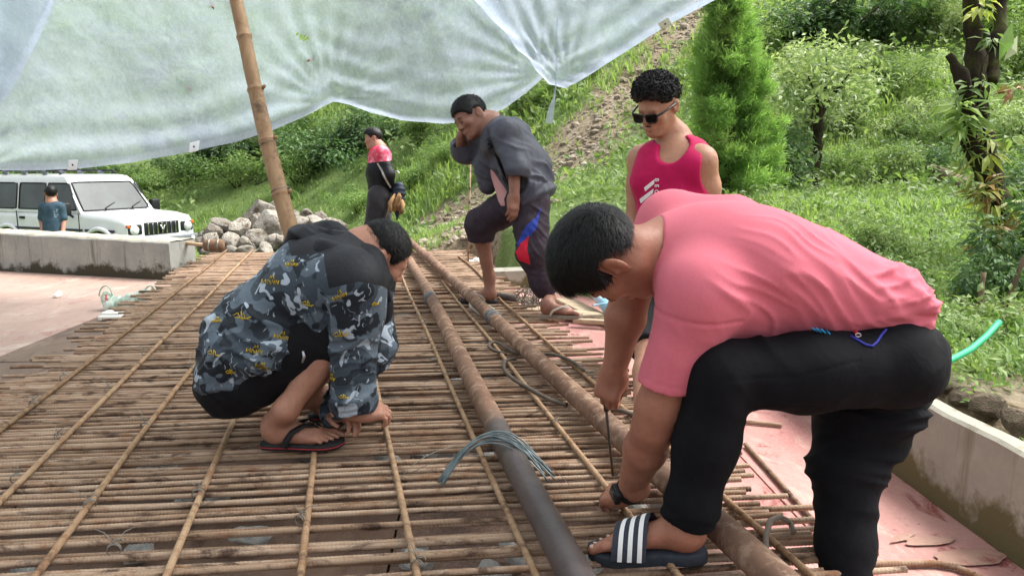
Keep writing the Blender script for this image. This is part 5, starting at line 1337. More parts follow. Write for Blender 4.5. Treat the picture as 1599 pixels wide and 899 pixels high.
    for q in (-1, 1):
        ex = HM @ np.array([-.18 * 1, q * 1.0, 0]); ex = nrm(ex); ez = nrm(HM @ np.array([-.12, 0, 1.0])); c = H(.117, .033 * q, -.004) - off
        out = np.array(lens2); n = nrm(np.cross(ex, ez)); n = n if n @ HM[:, 0] > 0 else -n
        MB().prism(out * .93 * hs_, n * .002, c, ex, ez).build('lens', M_LENS, root, smooth=False)
        ring = np.array([c + ex * a * hs_ + ez * b * hs_ for a, b in lens2 + lens2[:1]]); MB().tube(curve(ring, 40), .0032, 6).build('rim', M_FR, root)
        MB().tube(np.array([H(.113, .058 * q, .008), H(.09, .074 * q, .010), H(.03, .083 * q, .010), H(-.02, .088 * q, .010), H(-.035, .088 * q, -.006)]) - off, [.005, .005, .0045, .004, .003], 6).build('temple_arm', M_FR, root)
    MB().tube(np.array([H(.117, .010, .008), H(.121, 0, .010), H(.117, -.010, .008)]) - off, .0035, 6).build('bridge', M_FR, root)
    MB().tube([H(.103, .016, -.05), H(.106, 0, -.047), H(.103, -.016, -.05)], [.0015, .003, .0015], 5).build('moustache', M_HAIR, body)
vest_man()
# ---------------------------------------------------------------- man in red and black track jacket, hands behind his back
def red_man():
    D0 = 8.9; u_ = D0 / F
    hc = P(583, 217, D0); HM = frame(-RT - UPV * .18 - FW * .1, UPV); c7 = P(592, 232, D0)
    shL, shR = P(596, 240, D0 - .18), P(594, 240, D0 + .18)
    elL, wrL = P(607, 272, D0 - .22), P(613, 297, D0 - .06); elR, wrR = P(606, 272, D0 + .22), P(614, 298, D0 + .05)
    hip = P(594, 308, D0); gz = float(terrain(hip[0], hip[1]))
    s = SDF(.011)
    add_head(s, hc, HM, .98, c7, .055, .016)
    s.cone(shL, shR, .06, .06, .05); s.cone(c7, hip, .09, .10, .05)
    s.chain([shL, elL, wrL], [.05, .042, .03], .02); s.chain([shR, elR, wrR], [.05, .042, .03], .02)
    s.ell(P(617, 302, D0 - .03), (.045, .045, .05), None, .02)
    feet = []
    for q in (-1, 1):
        h_ = hip + FW * .09 * q; f_ = np.array([hip[0] + .06 * q - .02, h_[1], gz + .09]); k_ = lerp(h_, f_, .5) - RT * .03
        s.chain([h_, k_, f_], [.09, .06, .04], .03); s.cone(f_ - [0, 0, .04], f_ + [-.13, 0, -.06], .045, .035, .03); feet.append((h_, k_, f_))
    body = person('person', s, SK_B, 'man in red and black track jacket walking with hands behind his back')
    t = NT('red_black_track_cloth'); pos = t.attr('yoke').outputs['Fac']; st = t.attr('stripe').outputs['Fac']
    red = t.mix(t.ramp(t.noise(12, 5), [(.45, 0.0), (.62, 1.0)]), srgb(206, 52, 84), srgb(228, 148, 164))
    col = t.mix(t.math('GREATER_THAN', pos, 0.0), srgb(20, 21, 25), red); col = t.mix(t.math('GREATER_THAN', st, 0.0), col, srgb(190, 190, 192))
    t.set(color=col, rough=.6, spec=.3, normal=t.bump(t.noise(24, 3, .5, None, 1.5), .4, .012))
    s = SDF(.011)
    s.cone(shL, shR, .085, .085, .06); s.chain([P(593, 245, D0), P(592, 270, D0), P(594, 303, D0)], [.145, .155, .140], .05, flat=(RT, 1.05)); s.cone(c7, c7 + UPV * .03, .075, .07, .03)
    s.chain([shL, elL, lerp(elL, wrL, .9)], [.078, .066, .05], .04); s.chain([shR, elR, lerp(elR, wrR, .9)], [.078, .066, .05], .04); s.cut(P(594, 307, D0), -UPV, .005)
    jk = garment('track_jacket', s, t.m, body, lambda v: .010 * fbm(v, 8, 2), {'yoke': lambda v: (lambda q: 253 - q[1] - (q[0] - 590) * .12)(pix(v)), 'stripe': lambda v: (lambda q: 1.5 - np.abs((q[0] - 590) - (q[1] - 255) * .52) - 90 * (q[1] < 254) - 90 * (q[1] > 294) - 90 * (q[2] > D0))(pix(v))})
    s = SDF(.012)
    for h_, k_, f_ in feet: s.chain([h_, k_, f_ + [0, 0, .0]], [.135, .11, .09], .05)
    garment('trousers', s, cloth_mat('charcoal_trousers', srgb(48, 46, 50), srgb(58, 56, 60), .85), body, lambda v: .010 * fbm(v, 8, 2))
    def hl_(x, y_): return np.interp(x, [-.12, -.09, -.06, -.045, .0, .02, .04, .06, .075, .1], [-.04, -.04, -.03, .02, .03, .0, .02, .05, .065, .07])
    hair_on('hair', hc, HM, .98, M_HAIR, body, hl_, .013, .009, 0, top_extra=.006)
    # folded umbrella and a bundle of roots in his hands
    M_UM = mat('dark_blue_umbrella_cloth', srgb(30, 38, 52), srgb(44, 54, 70), 30, .5, .4, 40, .01); M_CH = mat('chrome_handle', srgb(190, 190, 190), rough=.3, metal=.9)
    um = empty('umbrella', tuple(P(620, 342, D0 - .1))); o_ = P(620, 342, D0 - .1); tag(um, 'dark folded umbrella carried behind the man in the red and black jacket', 'umbrella')
    ts = np.linspace(0, 1, 24); rr = np.interp(ts, [0, .06, .3, .75, .93, 1], [.008, .012, .05, .085, .06, .015]) * (1 + .18 * np.sin(np.arange(24) * 2.1))
    MB().tube(np.array([lerp(P(620, 344, D0 - .10), P(624, 284, D0 - .10), q) for q in ts]) - o_, rr, 14).build('canopy', M_UM, um)
    th = np.linspace(math.pi, -.1, 12); MB().tube(np.vstack([[P(624, 284, D0 - .1)], [P(623 + 0, 272, D0 - .1)], [P(619 + 4.5 * math.cos(q), 272 - 4.5 * math.sin(q), D0 - .1) for q in th[::-1]]]) - o_, .007, 8).build('handle', M_CH, um)
    M_RT = mat('peeled_roots', srgb(166, 132, 92), srgb(120, 88, 60), 14, .8, .5, 40, .01); g = random.Random(3)
    rt = empty('root_bundle', tuple(P(618, 334, D0 - .18))); o_ = P(618, 334, D0 - .18); tag(rt, 'bundle of pale brown roots carried behind the man in the red and black jacket', 'bundle')
    for k in range(9):
        a = P(617 + g.uniform(-3, 9), 300 + g.uniform(0, 6), D0 - .16 + g.uniform(-.06, .06)); b = P(609 + k * 2.3 + g.uniform(-2, 2), 326 + g.uniform(0, 8), D0 - .18 + g.uniform(-.06, .06))
        MB().tube(np.array([a, lerp(a, b, .5) + [g.uniform(-.03, .03), 0, 0], b]) - o_, [.016, .030, .022], 7).build('root', M_RT, rt)
red_man()
# ---------------------------------------------------------------- boy in a teal T-shirt by the car
def boy():
    D0 = 11.7; hc = P(79, 303, D0); HM = frame(FW * .75 - RT * .6, UPV); c7 = P(81, 317, D0); gz = -1.05
    shL, shR = P(69, 324, D0), P(94, 324, D0); elL, elR = P(65, 345, D0 + .03), P(100, 345, D0 + .03); wrL, wrR = P(67, 362, D0 - .05), P(98, 362, D0 - .05); hip = P(82, 370, D0)
    s = SDF(.012)
    add_head(s, hc, HM, 1.0, c7, .042, .016); s.cone(shL, shR, .05, .05, .05); s.cone(c7, hip, .09, .10, .05)
    s.chain([shL, elL, wrL], [.045, .04, .032], .02); s.chain([shR, elR, wrR], [.045, .04, .032], .02); s.ell(wrL - UPV * .06, (.03, .03, .05), None, .02); s.ell(wrR - UPV * .06, (.03, .03, .05), None, .02)
    legs = []
    for q in (-1, 1):
        h_ = hip + RT * .09 * q; f_ = np.array([h_[0], h_[1], gz + .08]); s.chain([h_, lerp(h_, f_, .5), f_], [.085, .055, .038], .03); s.cone(f_ - [0, 0, .04], f_ + [0, .12, -.05], .04, .032, .03); legs.append((h_, f_))
    body = person('person', s, SK_B, 'boy in dark teal T-shirt seen from behind near the white car', 1)
    s = SDF(.012); s.cone(shL, shR, .075, .075, .05); s.chain([P(82, 328, D0), P(82, 360, D0)], [.15, .145], .05, flat=(FW, 1.3)); s.cone(shL, lerp(shL, elL, .75), .07, .068, .04); s.cone(shR, lerp(shR, elR, .75), .07, .068, .04); s.cut(P(82, 364, D0), -UPV, .004)
    t = NT('teal_shirt_print'); col = t.mix(t.ramp(t.noise(14, 4), [(.35, 0.0), (.65, 1.0)]), srgb(42, 66, 80), srgb(54, 80, 96)); col = t.mix(t.math('MULTIPLY', t.math('GREATER_THAN', t.attr('print').outputs['Fac'], 0.0), t.ramp(t.noise(30, 3), [(.42, 0.0), (.5, 1.0)])), col, srgb(120, 140, 152)); t.set(color=col, rough=.85)
    garment('t_shirt', s, t.m, body, lambda v: .008 * fbm(v, 8, 2), {'print': lambda v: (lambda q: poly_sd(q[0], q[1], [(84, 326), (91, 326), (91, 340), (84, 340)]))(pix(v))})
    s = SDF(.014)
    for h_, f_ in legs: s.chain([h_, lerp(h_, f_, .55)], [.11, .09], .05)
    garment('shorts', s, cloth_mat('grey_check_shorts', srgb(120, 124, 120), srgb(150, 150, 140), .9), body)
    hair_on('hair', hc, HM, 1.0, M_HAIR, body, lambda x, y_: np.interp(x, [-.12, -.06, -.045, .0, .03, .06, .08, .1], [-.05, -.05, .01, .02, .0, .05, .065, .07]), .016, .010, 0)
boy()
# ================================================================= CAR
def car():
    M_W = mat('white_car_paint', srgb(226, 228, 230), srgb(216, 218, 220), 3, .28, coat=.5, spec=.5); M_GL = mat('tinted_car_glass', srgb(40, 48, 48), srgb(62, 72, 70), 2.2, .08, spec=.5)
    M_BK = mat('black_trim', srgb(30, 31, 33), rough=.55); M_BP = mat('grey_bumper_plastic', srgb(104, 110, 116), srgb(120, 124, 130), 8, .6); M_TY = mat('tyre_rubber', srgb(28, 28, 28), rough=.9); M_CR = mat('chrome', srgb(200, 202, 204), rough=.18, metal=1); M_HL = mat('headlamp_glass', srgb(190, 196, 200), srgb(230, 232, 232), 14, .1, spec=.8); M_OR = mat('orange_reflector', srgb(210, 96, 30), rough=.3); M_PL = mat('number_plate_white', srgb(222, 222, 216), rough=.5); M_ST = mat('dark_side_strip', srgb(52, 54, 66), rough=.5)
    f = nrm([.92, -.39, 0]); r = np.array([f[1], -f[0], 0])          # forward, right
    corner = P(202, 372, 13.4); org = corner - f * 2.02 - r * .80; org[2] = -1.05
    root = empty('parked_car', tuple(org)); root.rotation_euler[2] = math.atan2(f[1], f[0]); tag(root, 'white boxy off-road car parked behind the low concrete wall', 'car')
    # local: x forward, y left, z up
    def prism_y(poly, y0, y1, name, m, par=root, sm=False):
        return MB().prism(poly, (0, y1 - y0, 0), (0, y0, 0), (1, 0, 0), (0, 0, 1)).build(name, m, par, smooth=sm)
    def loft(sections, name, m, par=root, ang=30):                   # list of (n,3) closed rings
        g = np.array([np.vstack([s_, s_[:1]]) for s_ in sections]); mb = MB(); mb.grid(g)
        for s_ in (sections[0], sections[-1]): mb.add(np.vstack([s_, s_.mean(0)]), None, [(k, (k + 1) % len(s_), len(s_)) for k in range(len(s_))])
        o = mb.build(name, m, par); flat_by_angle(o, ang); return o
    def sec(x, hw, z0, z1, cr=.05, top=None):                        # cross-section ring at x
        t_ = hw if top is None else top
        return np.array([(x, -hw, z0), (x, -hw, z1 - cr * 2), (x, -(hw * .985), z1 - cr), (x, -(t_ - cr), z1), (x, t_ - cr, z1), (x, hw * .985, z1 - cr), (x, hw, z1 - cr * 2), (x, hw, z0)])
    loft([sec(-2.0, .78, .5, 1.06), sec(-1.95, .83, .46, 1.08), sec(0.0, .84, .42, 1.09), sec(.86, .84, .42, 1.10), sec(.92, .83, .44, 1.09), sec(1.5, .81, .46, 1.06), sec(1.86, .79, .48, 1.0), sec(1.94, .76, .52, .93)], 'body', M_W)
    def ring_cab(x, hw, z, t_): return None
    cab = []
    zb, zr = 1.085, 1.80
    for zz, xr, xf_, hw in ((zb, -1.97, .84, .815), (1.40, -1.965, .60, .765), (1.70, -1.95, .40, .715), (1.77, -1.90, .30, .68), (zr, -1.8, .16, .60)):
        cab.append(np.array([(xf_, -hw, zz), (xf_, hw, zz), (xr, hw, zz), (xr, -hw, zz)]))
    loft(cab, 'cabin', M_W)
    def lerp_side(x, z, s, off):                                     # point on the cabin side
        hw = np.interp(z, [zb, 1.40, 1.70], [.815, .765, .715]); return np.array([x, s * (hw + off), z])
    for s in (-1, 1):
        for xa, xb, xc, xd in ((-1.90, -.98, -.98, -1.86), (-.90, -.16, -.16, -.90), (-.08, .72, .48, -.08)):
            q = [(xa, 1.15), (xb, 1.15), (xc, 1.64), (xd, 1.64)]; v = np.array([lerp_side(x, z, s, .006) for x, z in q] + [lerp_side(x, z, s, -.02) for x, z in q])
            w_ = MB().add(v, [(0, 1, 2, 3), (7, 6, 5, 4), (0, 4, 5, 1), (1, 5, 6, 2), (2, 6, 7, 3), (3, 7, 4, 0)]).build('side_window', M_GL, root, smooth=False)
            rim = np.array([lerp_side(x, z, s, .01) for x, z in q + q[:1]]); MB().tube(curve(rim, 25), .014, 4).build('seal', M_BK, w_)
    xw = lambda z: np.interp(z, [zb, 1.40, 1.70], [.84, .60, .40]) + .008
    q = [(-.74, 1.13), (.74, 1.13), (.655, 1.66), (-.655, 1.66)]; v = np.array([(xw(z), y_, z) for y_, z in q] + [(xw(z) - .03, y_, z) for y_, z in q])
    ws = MB().add(v, [(0, 1, 2, 3), (7, 6, 5, 4), (0, 4, 5, 1), (1, 5, 6, 2), (2, 6, 7, 3), (3, 7, 4, 0)]).build('windscreen', M_GL, root, smooth=False)
    MB().tube(curve(np.array([(xw(z) + .004, y_, z) for y_, z in q + q[:1]]), 33), .016, 4).build('seal', M_BK, ws)
    for y_ in (-.30, .30): MB().tube([(.87, y_, 1.115), (.80, y_ + .05, 1.17), (.71, y_ + .32, 1.26)], .012, 5).build('wiper', M_BK, root)
    for s in (-1, 1):
        for x in (-.94, -.12, .80): MB().box((x, s * .842, .80), (.014, .012, .62)).build('door_gap', M_BK, root)
        MB().box((-.55, s * .846, .78), (2.85, .014, .045), bev=.004).build('side_strip', M_ST, root); MB().box((1.30, s * .826, .78), (.75, .03, .045), bev=.004).build('side_strip', M_ST, root)
        for x in (-.78, .06): MB().box((x, s * .85, .98), (.14, .03, .05), bev=.01).build('door_handle', M_BK, root)
        m_ = MB().box((.66, s * 1.0, 1.17), (.12, .20, .24), bev=.03).build('door_mirror', M_BK, root); MB().tube([(.64, s * .83, 1.02), (.66, s * .93, 1.08)], .022, 6).build('mirror_stalk', M_BK, m_)
        MB().box((1.14, s * .832, .80), (.10, .012, .04)).build('side_indicator', M_OR, root)
        for wx in (1.30, -1.25):
            th = np.linspace(0, math.pi, 15); arc = np.array([(wx + .44 * math.cos(a), s * .835, .38 + .44 * math.sin(a)) for a in th]); MB().tube(arc, .045, 7).build('wheel_arch', M_W, root)
            MB().prism([(wx + .41 * math.cos(a), .38 + .41 * math.sin(a)) for a in th], (0, s * .02, 0), (0, s * .828, 0), (1, 0, 0), (0, 0, 1)).build('arch_liner', M_BK, root, smooth=False)
            wh = empty('wheel', (wx, s * .76, .34)); wh.parent = root
            MB().tube([(0, -.10, 0), (0, -.08, 0), (0, .08, 0), (0, .10, 0)], [.30, .34, .34, .30], 28).build('tyre', M_TY, wh); MB().tube([(0, -.105, 0), (0, .105, 0)], [.20, .20], 24).build('rim', M_CR, wh)
        rl = MB().tube([(.1, s * .60, 1.80), (.02, s * .60, 1.87), (-1.7, s * .60, 1.88), (-1.8, s * .60, 1.81)], .022, 7).build('roof_rail', M_BK, root)
        for x in (-.35, -.95, -1.5): MB().box((x, s * .60, 1.84), (.12, .06, .08), bev=.015).build('rail_foot', M_BP, rl)
        hd = MB().box((1.90, s * .60, .80), (.10, .34, .22), bev=.04).build('headlamp', M_BK, root); MB().tube([(1.93, s * .62, .80), (1.962, s * .62, .80)], [.10, .092], 18).build('lens', M_HL, hd); MB().box((1.945, s * .74, .87), (.02, .07, .06), bev=.008).build('indicator', M_OR, hd)
        MB().tube([(2.06, s * .62, .56), (2.075, s * .62, .56)], .05, 12).build('fog_lamp', M_HL, root)
    gr = MB().box((1.935, 0, .80), (.03, .80, .24), bev=.03).build('grille', M_BK, root)
    for k in range(-3, 4): MB().box((1.958, k * .105, .80), (.012, .028, .20), bev=.005).build('grille_slat', M_CR, gr)
    for a in (-1, 1): MB().tube([(1.970, .05 * a, .86), (1.972, .012 * a, .76), (1.970, 0, .80)], [.010, .014, .006], 6).build('emblem', M_CR, gr)
    loft([np.array([(1.80, y_, z) for y_, z in ((-.86, .44), (-.86, .62), (.86, .62), (.86, .44))]), np.array([(2.02, y_, z) for y_, z in ((-.80, .42), (-.80, .64), (.80, .64), (.80, .42))]), np.array([(2.06, y_, z) for y_, z in ((-.70, .44), (-.70, .62), (.70, .62), (.70, .44))])], 'bumper', M_BP)
    pl = MB().box((2.075, -.02, .52), (.012, .50, .12), bev=.004).build('number_plate', M_PL, root)
    for k in range(8): MB().box((2.083, -.22 + k * .057 + (.02 if k > 3 else 0), .52), (.004, .026 if k % 3 else .014, .06)).build('plate_mark', M_BK, pl)
    for s in (-.45, .2): MB().box((1.5, s, 1.072), (.5, .01, .01)).build('bonnet_crease', M_W, root)
car()
# ================================================================= STONES
def rock_mesh(seed, sub=3, rough=.2):
    bm = bmesh.new(); bmesh.ops.create_icosphere(bm, subdivisions=sub, radius=1); g = np.random.default_rng(seed)
    v = np.array([x.co for x in bm.verts]); sc = g.uniform(.7, 1.15, 3)
    for _ in range(14):                      # planed facets
        n_ = nrm(g.normal(size=3)); d = g.uniform(.55, .86); k = v @ n_ - d; v = v - np.outer(np.maximum(k, 0) * .95, n_)
    v = v * sc * (1 + rough * .5 * fbm(v + seed, 1.6, 2))[:, None]
    for x, c in zip(bm.verts, v): x.co = c
    me = bpy.data.meshes.new('stone'); bm.to_mesh(me); bm.free(); me.polygons.foreach_set('use_smooth', np.full(len(me.polygons), True)); me.set_sharp_from_angle(angle=R(24)); return me
M_STONE = mat('river_stone', srgb(168, 162, 150), srgb(136, 130, 120), 1.6, .9, .8, 9, .05, c3=srgb(112, 98, 82), s3=2.6, lo3=.52, hi3=.64, rnd=.32)
M_STB = mat('brown_boulder', srgb(122, 108, 92), srgb(98, 84, 70), 2.2, .92, .7, 12, .04, c3=srgb(84, 88, 60), s3=4, lo3=.5, hi3=.66)
M_SPC = mat('pale_spacer_stone', srgb(196, 196, 190), srgb(170, 172, 170), 2.2, .9, .4, 14, .02, c3=srgb(150, 164, 168), s3=3, rnd=.2)
ROCKS = [rock_mesh(40 + i) for i in range(8)]
for m_ in ROCKS: m_.materials.append(M_STONE)
g = random.Random(17)
def stone(name, me, c, r, label, group, mat_=None):
    o = link_mesh(name, me); o.location = tuple(c); o.scale = (r * g.uniform(.9, 1.25), r * g.uniform(.85, 1.1), r * g.uniform(.7, .95)); o.rotation_euler = (g.uniform(-.5, .5), g.uniform(-.5, .5), g.uniform(0, 6.28))
    if mat_ is not None: o.material_slots[0].link = 'OBJECT'; o.material_slots[0].material = mat_
    return tag(o, label, 'stone', group)
STL = 'one of the pale rounded stones heaped beyond the far end of the rebar'; STG = 'pale stones heaped beyond the rebar mat'
key = [(410, 335, 22), (440, 332, 17), (425, 356, 26), (452, 362, 24), (398, 352, 22), (372, 358, 22), (352, 357, 20), (335, 362, 16), (470, 352, 20), (492, 350, 22), (512, 358, 20), (528, 352, 14), (400, 372, 24), (428, 378, 18), (444, 376, 16), (382, 378, 14), (362, 378, 15), (346, 380, 13), (330, 374, 15), (318, 366, 12), (405, 328, 15), (455, 340, 16), (480, 335, 14), (500, 338, 14), (390, 342, 14), (430, 344, 14), (466, 374, 18), (486, 372, 18), (506, 376, 16), (524, 372, 14), (415, 390, 15), (455, 388, 15), (475, 390, 14), (385, 392, 14), (360, 392, 14), (537, 362, 11), (313, 378, 11), (548, 372, 10), (435, 325, 14), (420, 346, 14)]
for k, (px, py, rp) in enumerate(key):
    dd = 9.25 + (390 - py) * .022 + g.uniform(-.08, .08); stone('stone', ROCKS[k % 8], P(px, py, dd), rp * dd / F * g.uniform(.85, 1.25), STL, STG)
for k in range(30):
    px = g.uniform(315, 540); py = 392 - g.uniform(0, 1) * 52 * max(0.1, 1 - abs(px - 425) / 130); dd = 9.5 + (390 - py) * .022 + g.uniform(0, .2); stone('stone', ROCKS[k % 8], P(px, py + 4, dd), g.uniform(9, 18) * dd / F, STL, STG)
# spacer stones between deck and mat
for k in range(95):
    y_ = g.uniform(1.5, 5.2); x = g.uniform(max(edge_l(y_), -2.0) + .1, edge_r(y_) - .05); rr = g.uniform(.040, .058)
    stone('spacer_stone', ROCKS[k % 8], (x, y_, DK + rr * .72), rr, 'pale spacer stone propping up the rebar, glimpsed between the bars', 'spacer stones under the rebar mat', M_SPC)
for (px, py, d, r, lab) in ((1540, 655, 3.1, .075, 'brown boulder in the soil behind the mossy wall'), (1592, 678, 2.9, .085, 'large brown boulder at the picture edge behind the mossy wall'), (1508, 632, 3.4, .05, 'small brown rock nearest the green hose'), (1478, 636, 3.1, .04, 'small flat rock on top of the soil bank beside the black trousers'), (905, 455, 6.3, .17, 'dark rock behind the wire bundle at the mat corner'), (880, 430, 6.8, .13, 'brown rock beyond the rolled trouser leg'), (948, 440, 6.2, .16, 'dark rock beside the blue and white pipe'), (790, 395, 8.2, .12, 'brown rock beyond the mat between the two trouser legs'), (815, 392, 8.4, .13, 'rusty brown rock behind the knee of the stooping man')):
    q = P(px, py, d)
    if d < 5: q = hit(px, py); q[2] = float(terrain(q[0], q[1])) + r * .25
    stone('boulder', ROCKS[(px // 7) % 8], q, r, lab, 'brown rocks', M_STB)
# loose rubble on the path
mb_v = []; mb_f = []; nv = 0; rg = np.random.default_rng(3)
bmr = bmesh.new(); bmesh.ops.create_icosphere(bmr, subdivisions=1, radius=1); rv = np.array([x.co for x in bmr.verts]); rf = np.array([[x.index for x in f_.verts] for f_ in bmr.faces]); bmr.free()
pts = []
for i in range(len(PATHP) - 1):
    L = np.linalg.norm(PATHP[i + 1] - PATHP[i]); n_ = int(110 * L)
    t_ = rg.random(n_)[:, None]; p = PATHP[i] * (1 - t_) + PATHP[i + 1] * t_; p[:, :2] += rg.normal(0, .38, (n_, 2)); pts.append(p)
ex = np.stack([rg.uniform(-2.6, .6, 900), rg.uniform(8.4, 10.6, 900), np.zeros(900)], 1); pts.append(ex)
pts = np.vstack(pts); pts[:, 2] = terrain(pts[:, 0], pts[:, 1])
rad = rg.gamma(2.2, .011, len(pts)) + .008
V = (rv[None] * (1 + rg.normal(0, .16, (len(pts), len(rv), 1)))) * (rad[:, None, None] * rg.uniform([.8, .8, .5], [1.3, 1.3, .9], (len(pts), 3))[:, None, :]) + pts[:, None, :]
Fc = (rf[None] + (np.arange(len(pts)) * len(rv))[:, None, None]).reshape(-1, 3)
M_RUB = mat('path_rubble', srgb(164, 154, 138), srgb(124, 112, 96), 3.5, .95, c3=srgb(96, 84, 68), s3=2.0)
tag(link_mesh('rubble', np_mesh('rubble', V.reshape(-1, 3), Fc, False), M_RUB), 'loose stones and rubble strewn along the worn footpath', 'rubble', kind='stuff')
# ================================================================= CLUTTER ON THE MAT AND DECK
M_CAB = mat('dusty_black_cable', srgb(104, 94, 84), srgb(86, 78, 70), 12, .7)
def cable(px, name, m, r, label, cat, n=60, z=.022, group=None):
    pts = [np.array(G(a[0], a[1], z if len(a) < 3 else a[2])) for a in px]; p = np.array(pts)
    t_ = np.linspace(0, len(p) - 1, n); i = np.clip(np.floor(t_).astype(int), 0, len(p) - 2); f_ = (t_ - i)[:, None]
    pm1 = p[np.maximum(i - 1, 0)]; p0 = p[i]; p1 = p[i + 1]; p2 = p[np.minimum(i + 2, len(p) - 1)]
    c = .5 * (2 * p0 + (p1 - pm1) * f_ + (2 * pm1 - 5 * p0 + 4 * p1 - p2) * f_ ** 2 + (3 * p0 - pm1 - 3 * p1 + p2) * f_ ** 3)
    o = MB().tube(c, r, 8).build(name, m, None, fixn=False); tag(o, label, cat, group); return o
cable([(885, 632, .02), (860, 624), (828, 607), (800, 590), (787, 575), (790, 563), (805, 560, .012)], 'cable', M_CAB, .0085, 'thick dusty cable curling in a hook between the two pipes', 'cable')
cable([(790, 553, .012), (768, 545), (764, 538), (775, 534), (800, 548, .02), (812, 553, .01)], 'cable', M_CAB, .0080, 'small cable loop lying against the far side of the brown pipe', 'cable')
cable([(842, 553, .016), (862, 553, .03), (885, 560, .03), (905, 572, .03), (912, 578)], 'cable', M_CAB, .0080, 'short bent cable crossing the bars beside the bar with the hooked end', 'cable')
cable([(955, 640, .016), (972, 641, .024), (990, 647, .024), (1020, 650)], 'cable', M_CAB, .0085, 'end of dusty cable beside the hand with the tying hook', 'cable')
M_GALV = mat('galvanised_wire', srgb(128, 140, 142), srgb(96, 108, 112), 30, .4, metal=.7)
coil = empty('wire_coil', tuple(G(780, 745, .01))); o_ = np.array(coil.location); tag(coil, 'arched coil of grey galvanised wire lying across the pipe', 'wire coil')
for k in range(11):
    a, b = G(686 + g.uniform(-4, 8), 754 + g.uniform(-4, 4), .018), G(862 + g.uniform(-8, 6), 748 + g.uniform(-8, 6), .018); m_ = G(772 + g.uniform(-6, 6), 741 + g.uniform(-3, 6), 0); m_[2] = .112 + g.uniform(-.008, .02)
    t_ = np.linspace(0, 1, 26)[:, None]; q = a * (1 - t_) ** 2 + 2 * t_ * (1 - t_) * (2 * m_ - (a + b) / 2) + b * t_ ** 2; MB().tube(q - o_, .0022, 5).build('wire_strand', M_GALV, coil, fixn=False)
for k, (a, m_, b) in enumerate((((625, 748), (655, 700), (742, 690)), ((640, 740), (690, 706), (760, 712)), ((800, 706), (850, 712), (888, 755)))):
    A_, B_ = G(*a, .012), G(*b, .03); C_ = G(*m_, .10); t_ = np.linspace(0, 1, 20)[:, None]; MB().tube(A_ * (1 - t_) ** 2 + 2 * t_ * (1 - t_) * C_ + B_ * t_ ** 2 - o_, .0012, 4).build('loose_wire', M_WIRE, coil, fixn=False)
M_HK = mat('grey_bent_rod', srgb(150, 142, 128), srgb(116, 106, 94), 20, .6)
o = MB().tube(curve([G(1196, 862, .0), P(1196, 835, 1.78), P(1203, 812, 1.80), P(1218, 806, 1.83), P(1234, 815, 1.86), G(1240, 832, .005)], 24), .007, 8).build('bent_rod', M_HK); tag(o, 'grey hooked rod arching up near the mat edge', 'rod')
for a, b, lab in (((1163, 690), (1276, 816), 'loose rusty bar on the red deck beside the straight trouser leg'), ((1160, 655), (1224, 661), 'short rusty bar end on the deck under the raised thigh'), ((885, 492), (1010, 497), 'rusty bar resting at the mat corner behind the bent arm')):
    A_, B_ = G(*a, DK + .02), G(*b, DK + .02); L = np.linalg.norm(B_ - A_); p, rr = rebar_pts(L, 0, 1); d_ = nrm(B_ - A_); n_ = np.array([-d_[1], d_[0], 0]); o = MB().tube(A_ + p[:, :1] * d_ + p[:, 1:2] * n_ - [0, 0, .009], rr * .0085, 6).build('loose_bar', M_RUST, fixn=False); tag(o, lab, 'bar', 'loose bars on the deck')
q = curve([G(1330, 880, DK + .012), G(1460, 879, DK + .012), G(1492, 884, DK + .012), G(1560, 915, DK + .012)], 130); o = MB().tube(q, np.where(np.arange(130) % 3 == 0, 1.13, .97) * .0088, 6).build('loose_bar', M_RUST, fixn=False); tag(o, 'bent rusty bar on the red deck at the bottom edge near the wall', 'bar', 'loose bars on the deck')
M_MUD = mat('dried_mud_patch', srgb(158, 122, 108), srgb(176, 144, 128), 8, .6, .5, 40, .006, c3=srgb(136, 82, 74), s3=16)
for cx, cy, a, b, rot in ((1450, 842, .075, .028, .1), (1515, 868, .115, .045, .12), (1410, 838, .05, .014, .5)):
    c = G(cx, cy, DK + .006); th = np.linspace(0, 6.2832, 28, endpoint=False); rr = 1 + .35 * np.array([vnoise(np.array([[math.cos(x) * 1.7 + cx, math.sin(x) * 1.7, 0.]]), 1.0)[0] for x in th])
    v = np.stack([c[0] + rr * a * np.cos(th) * math.cos(rot) - rr * b * np.sin(th) * math.sin(rot), c[1] + rr * a * np.cos(th) * math.sin(rot) + rr * b * np.sin(th) * math.cos(rot), np.full(28, c[2])], 1)
    MB().add(np.vstack([v, c + [0, 0, .002]]), None, [(k, (k + 1) % 28, 28) for k in range(28)]).build('mud_patch', M_MUD, None).parent = None
    ob = bpy.context.scene.objects[-1] if False else [x for x in COL.objects if x.name.startswith('mud_patch')][-1]; ob.parent = deck; ob.matrix_parent_inverse = Matrix.Translation((0, 0, -DK))
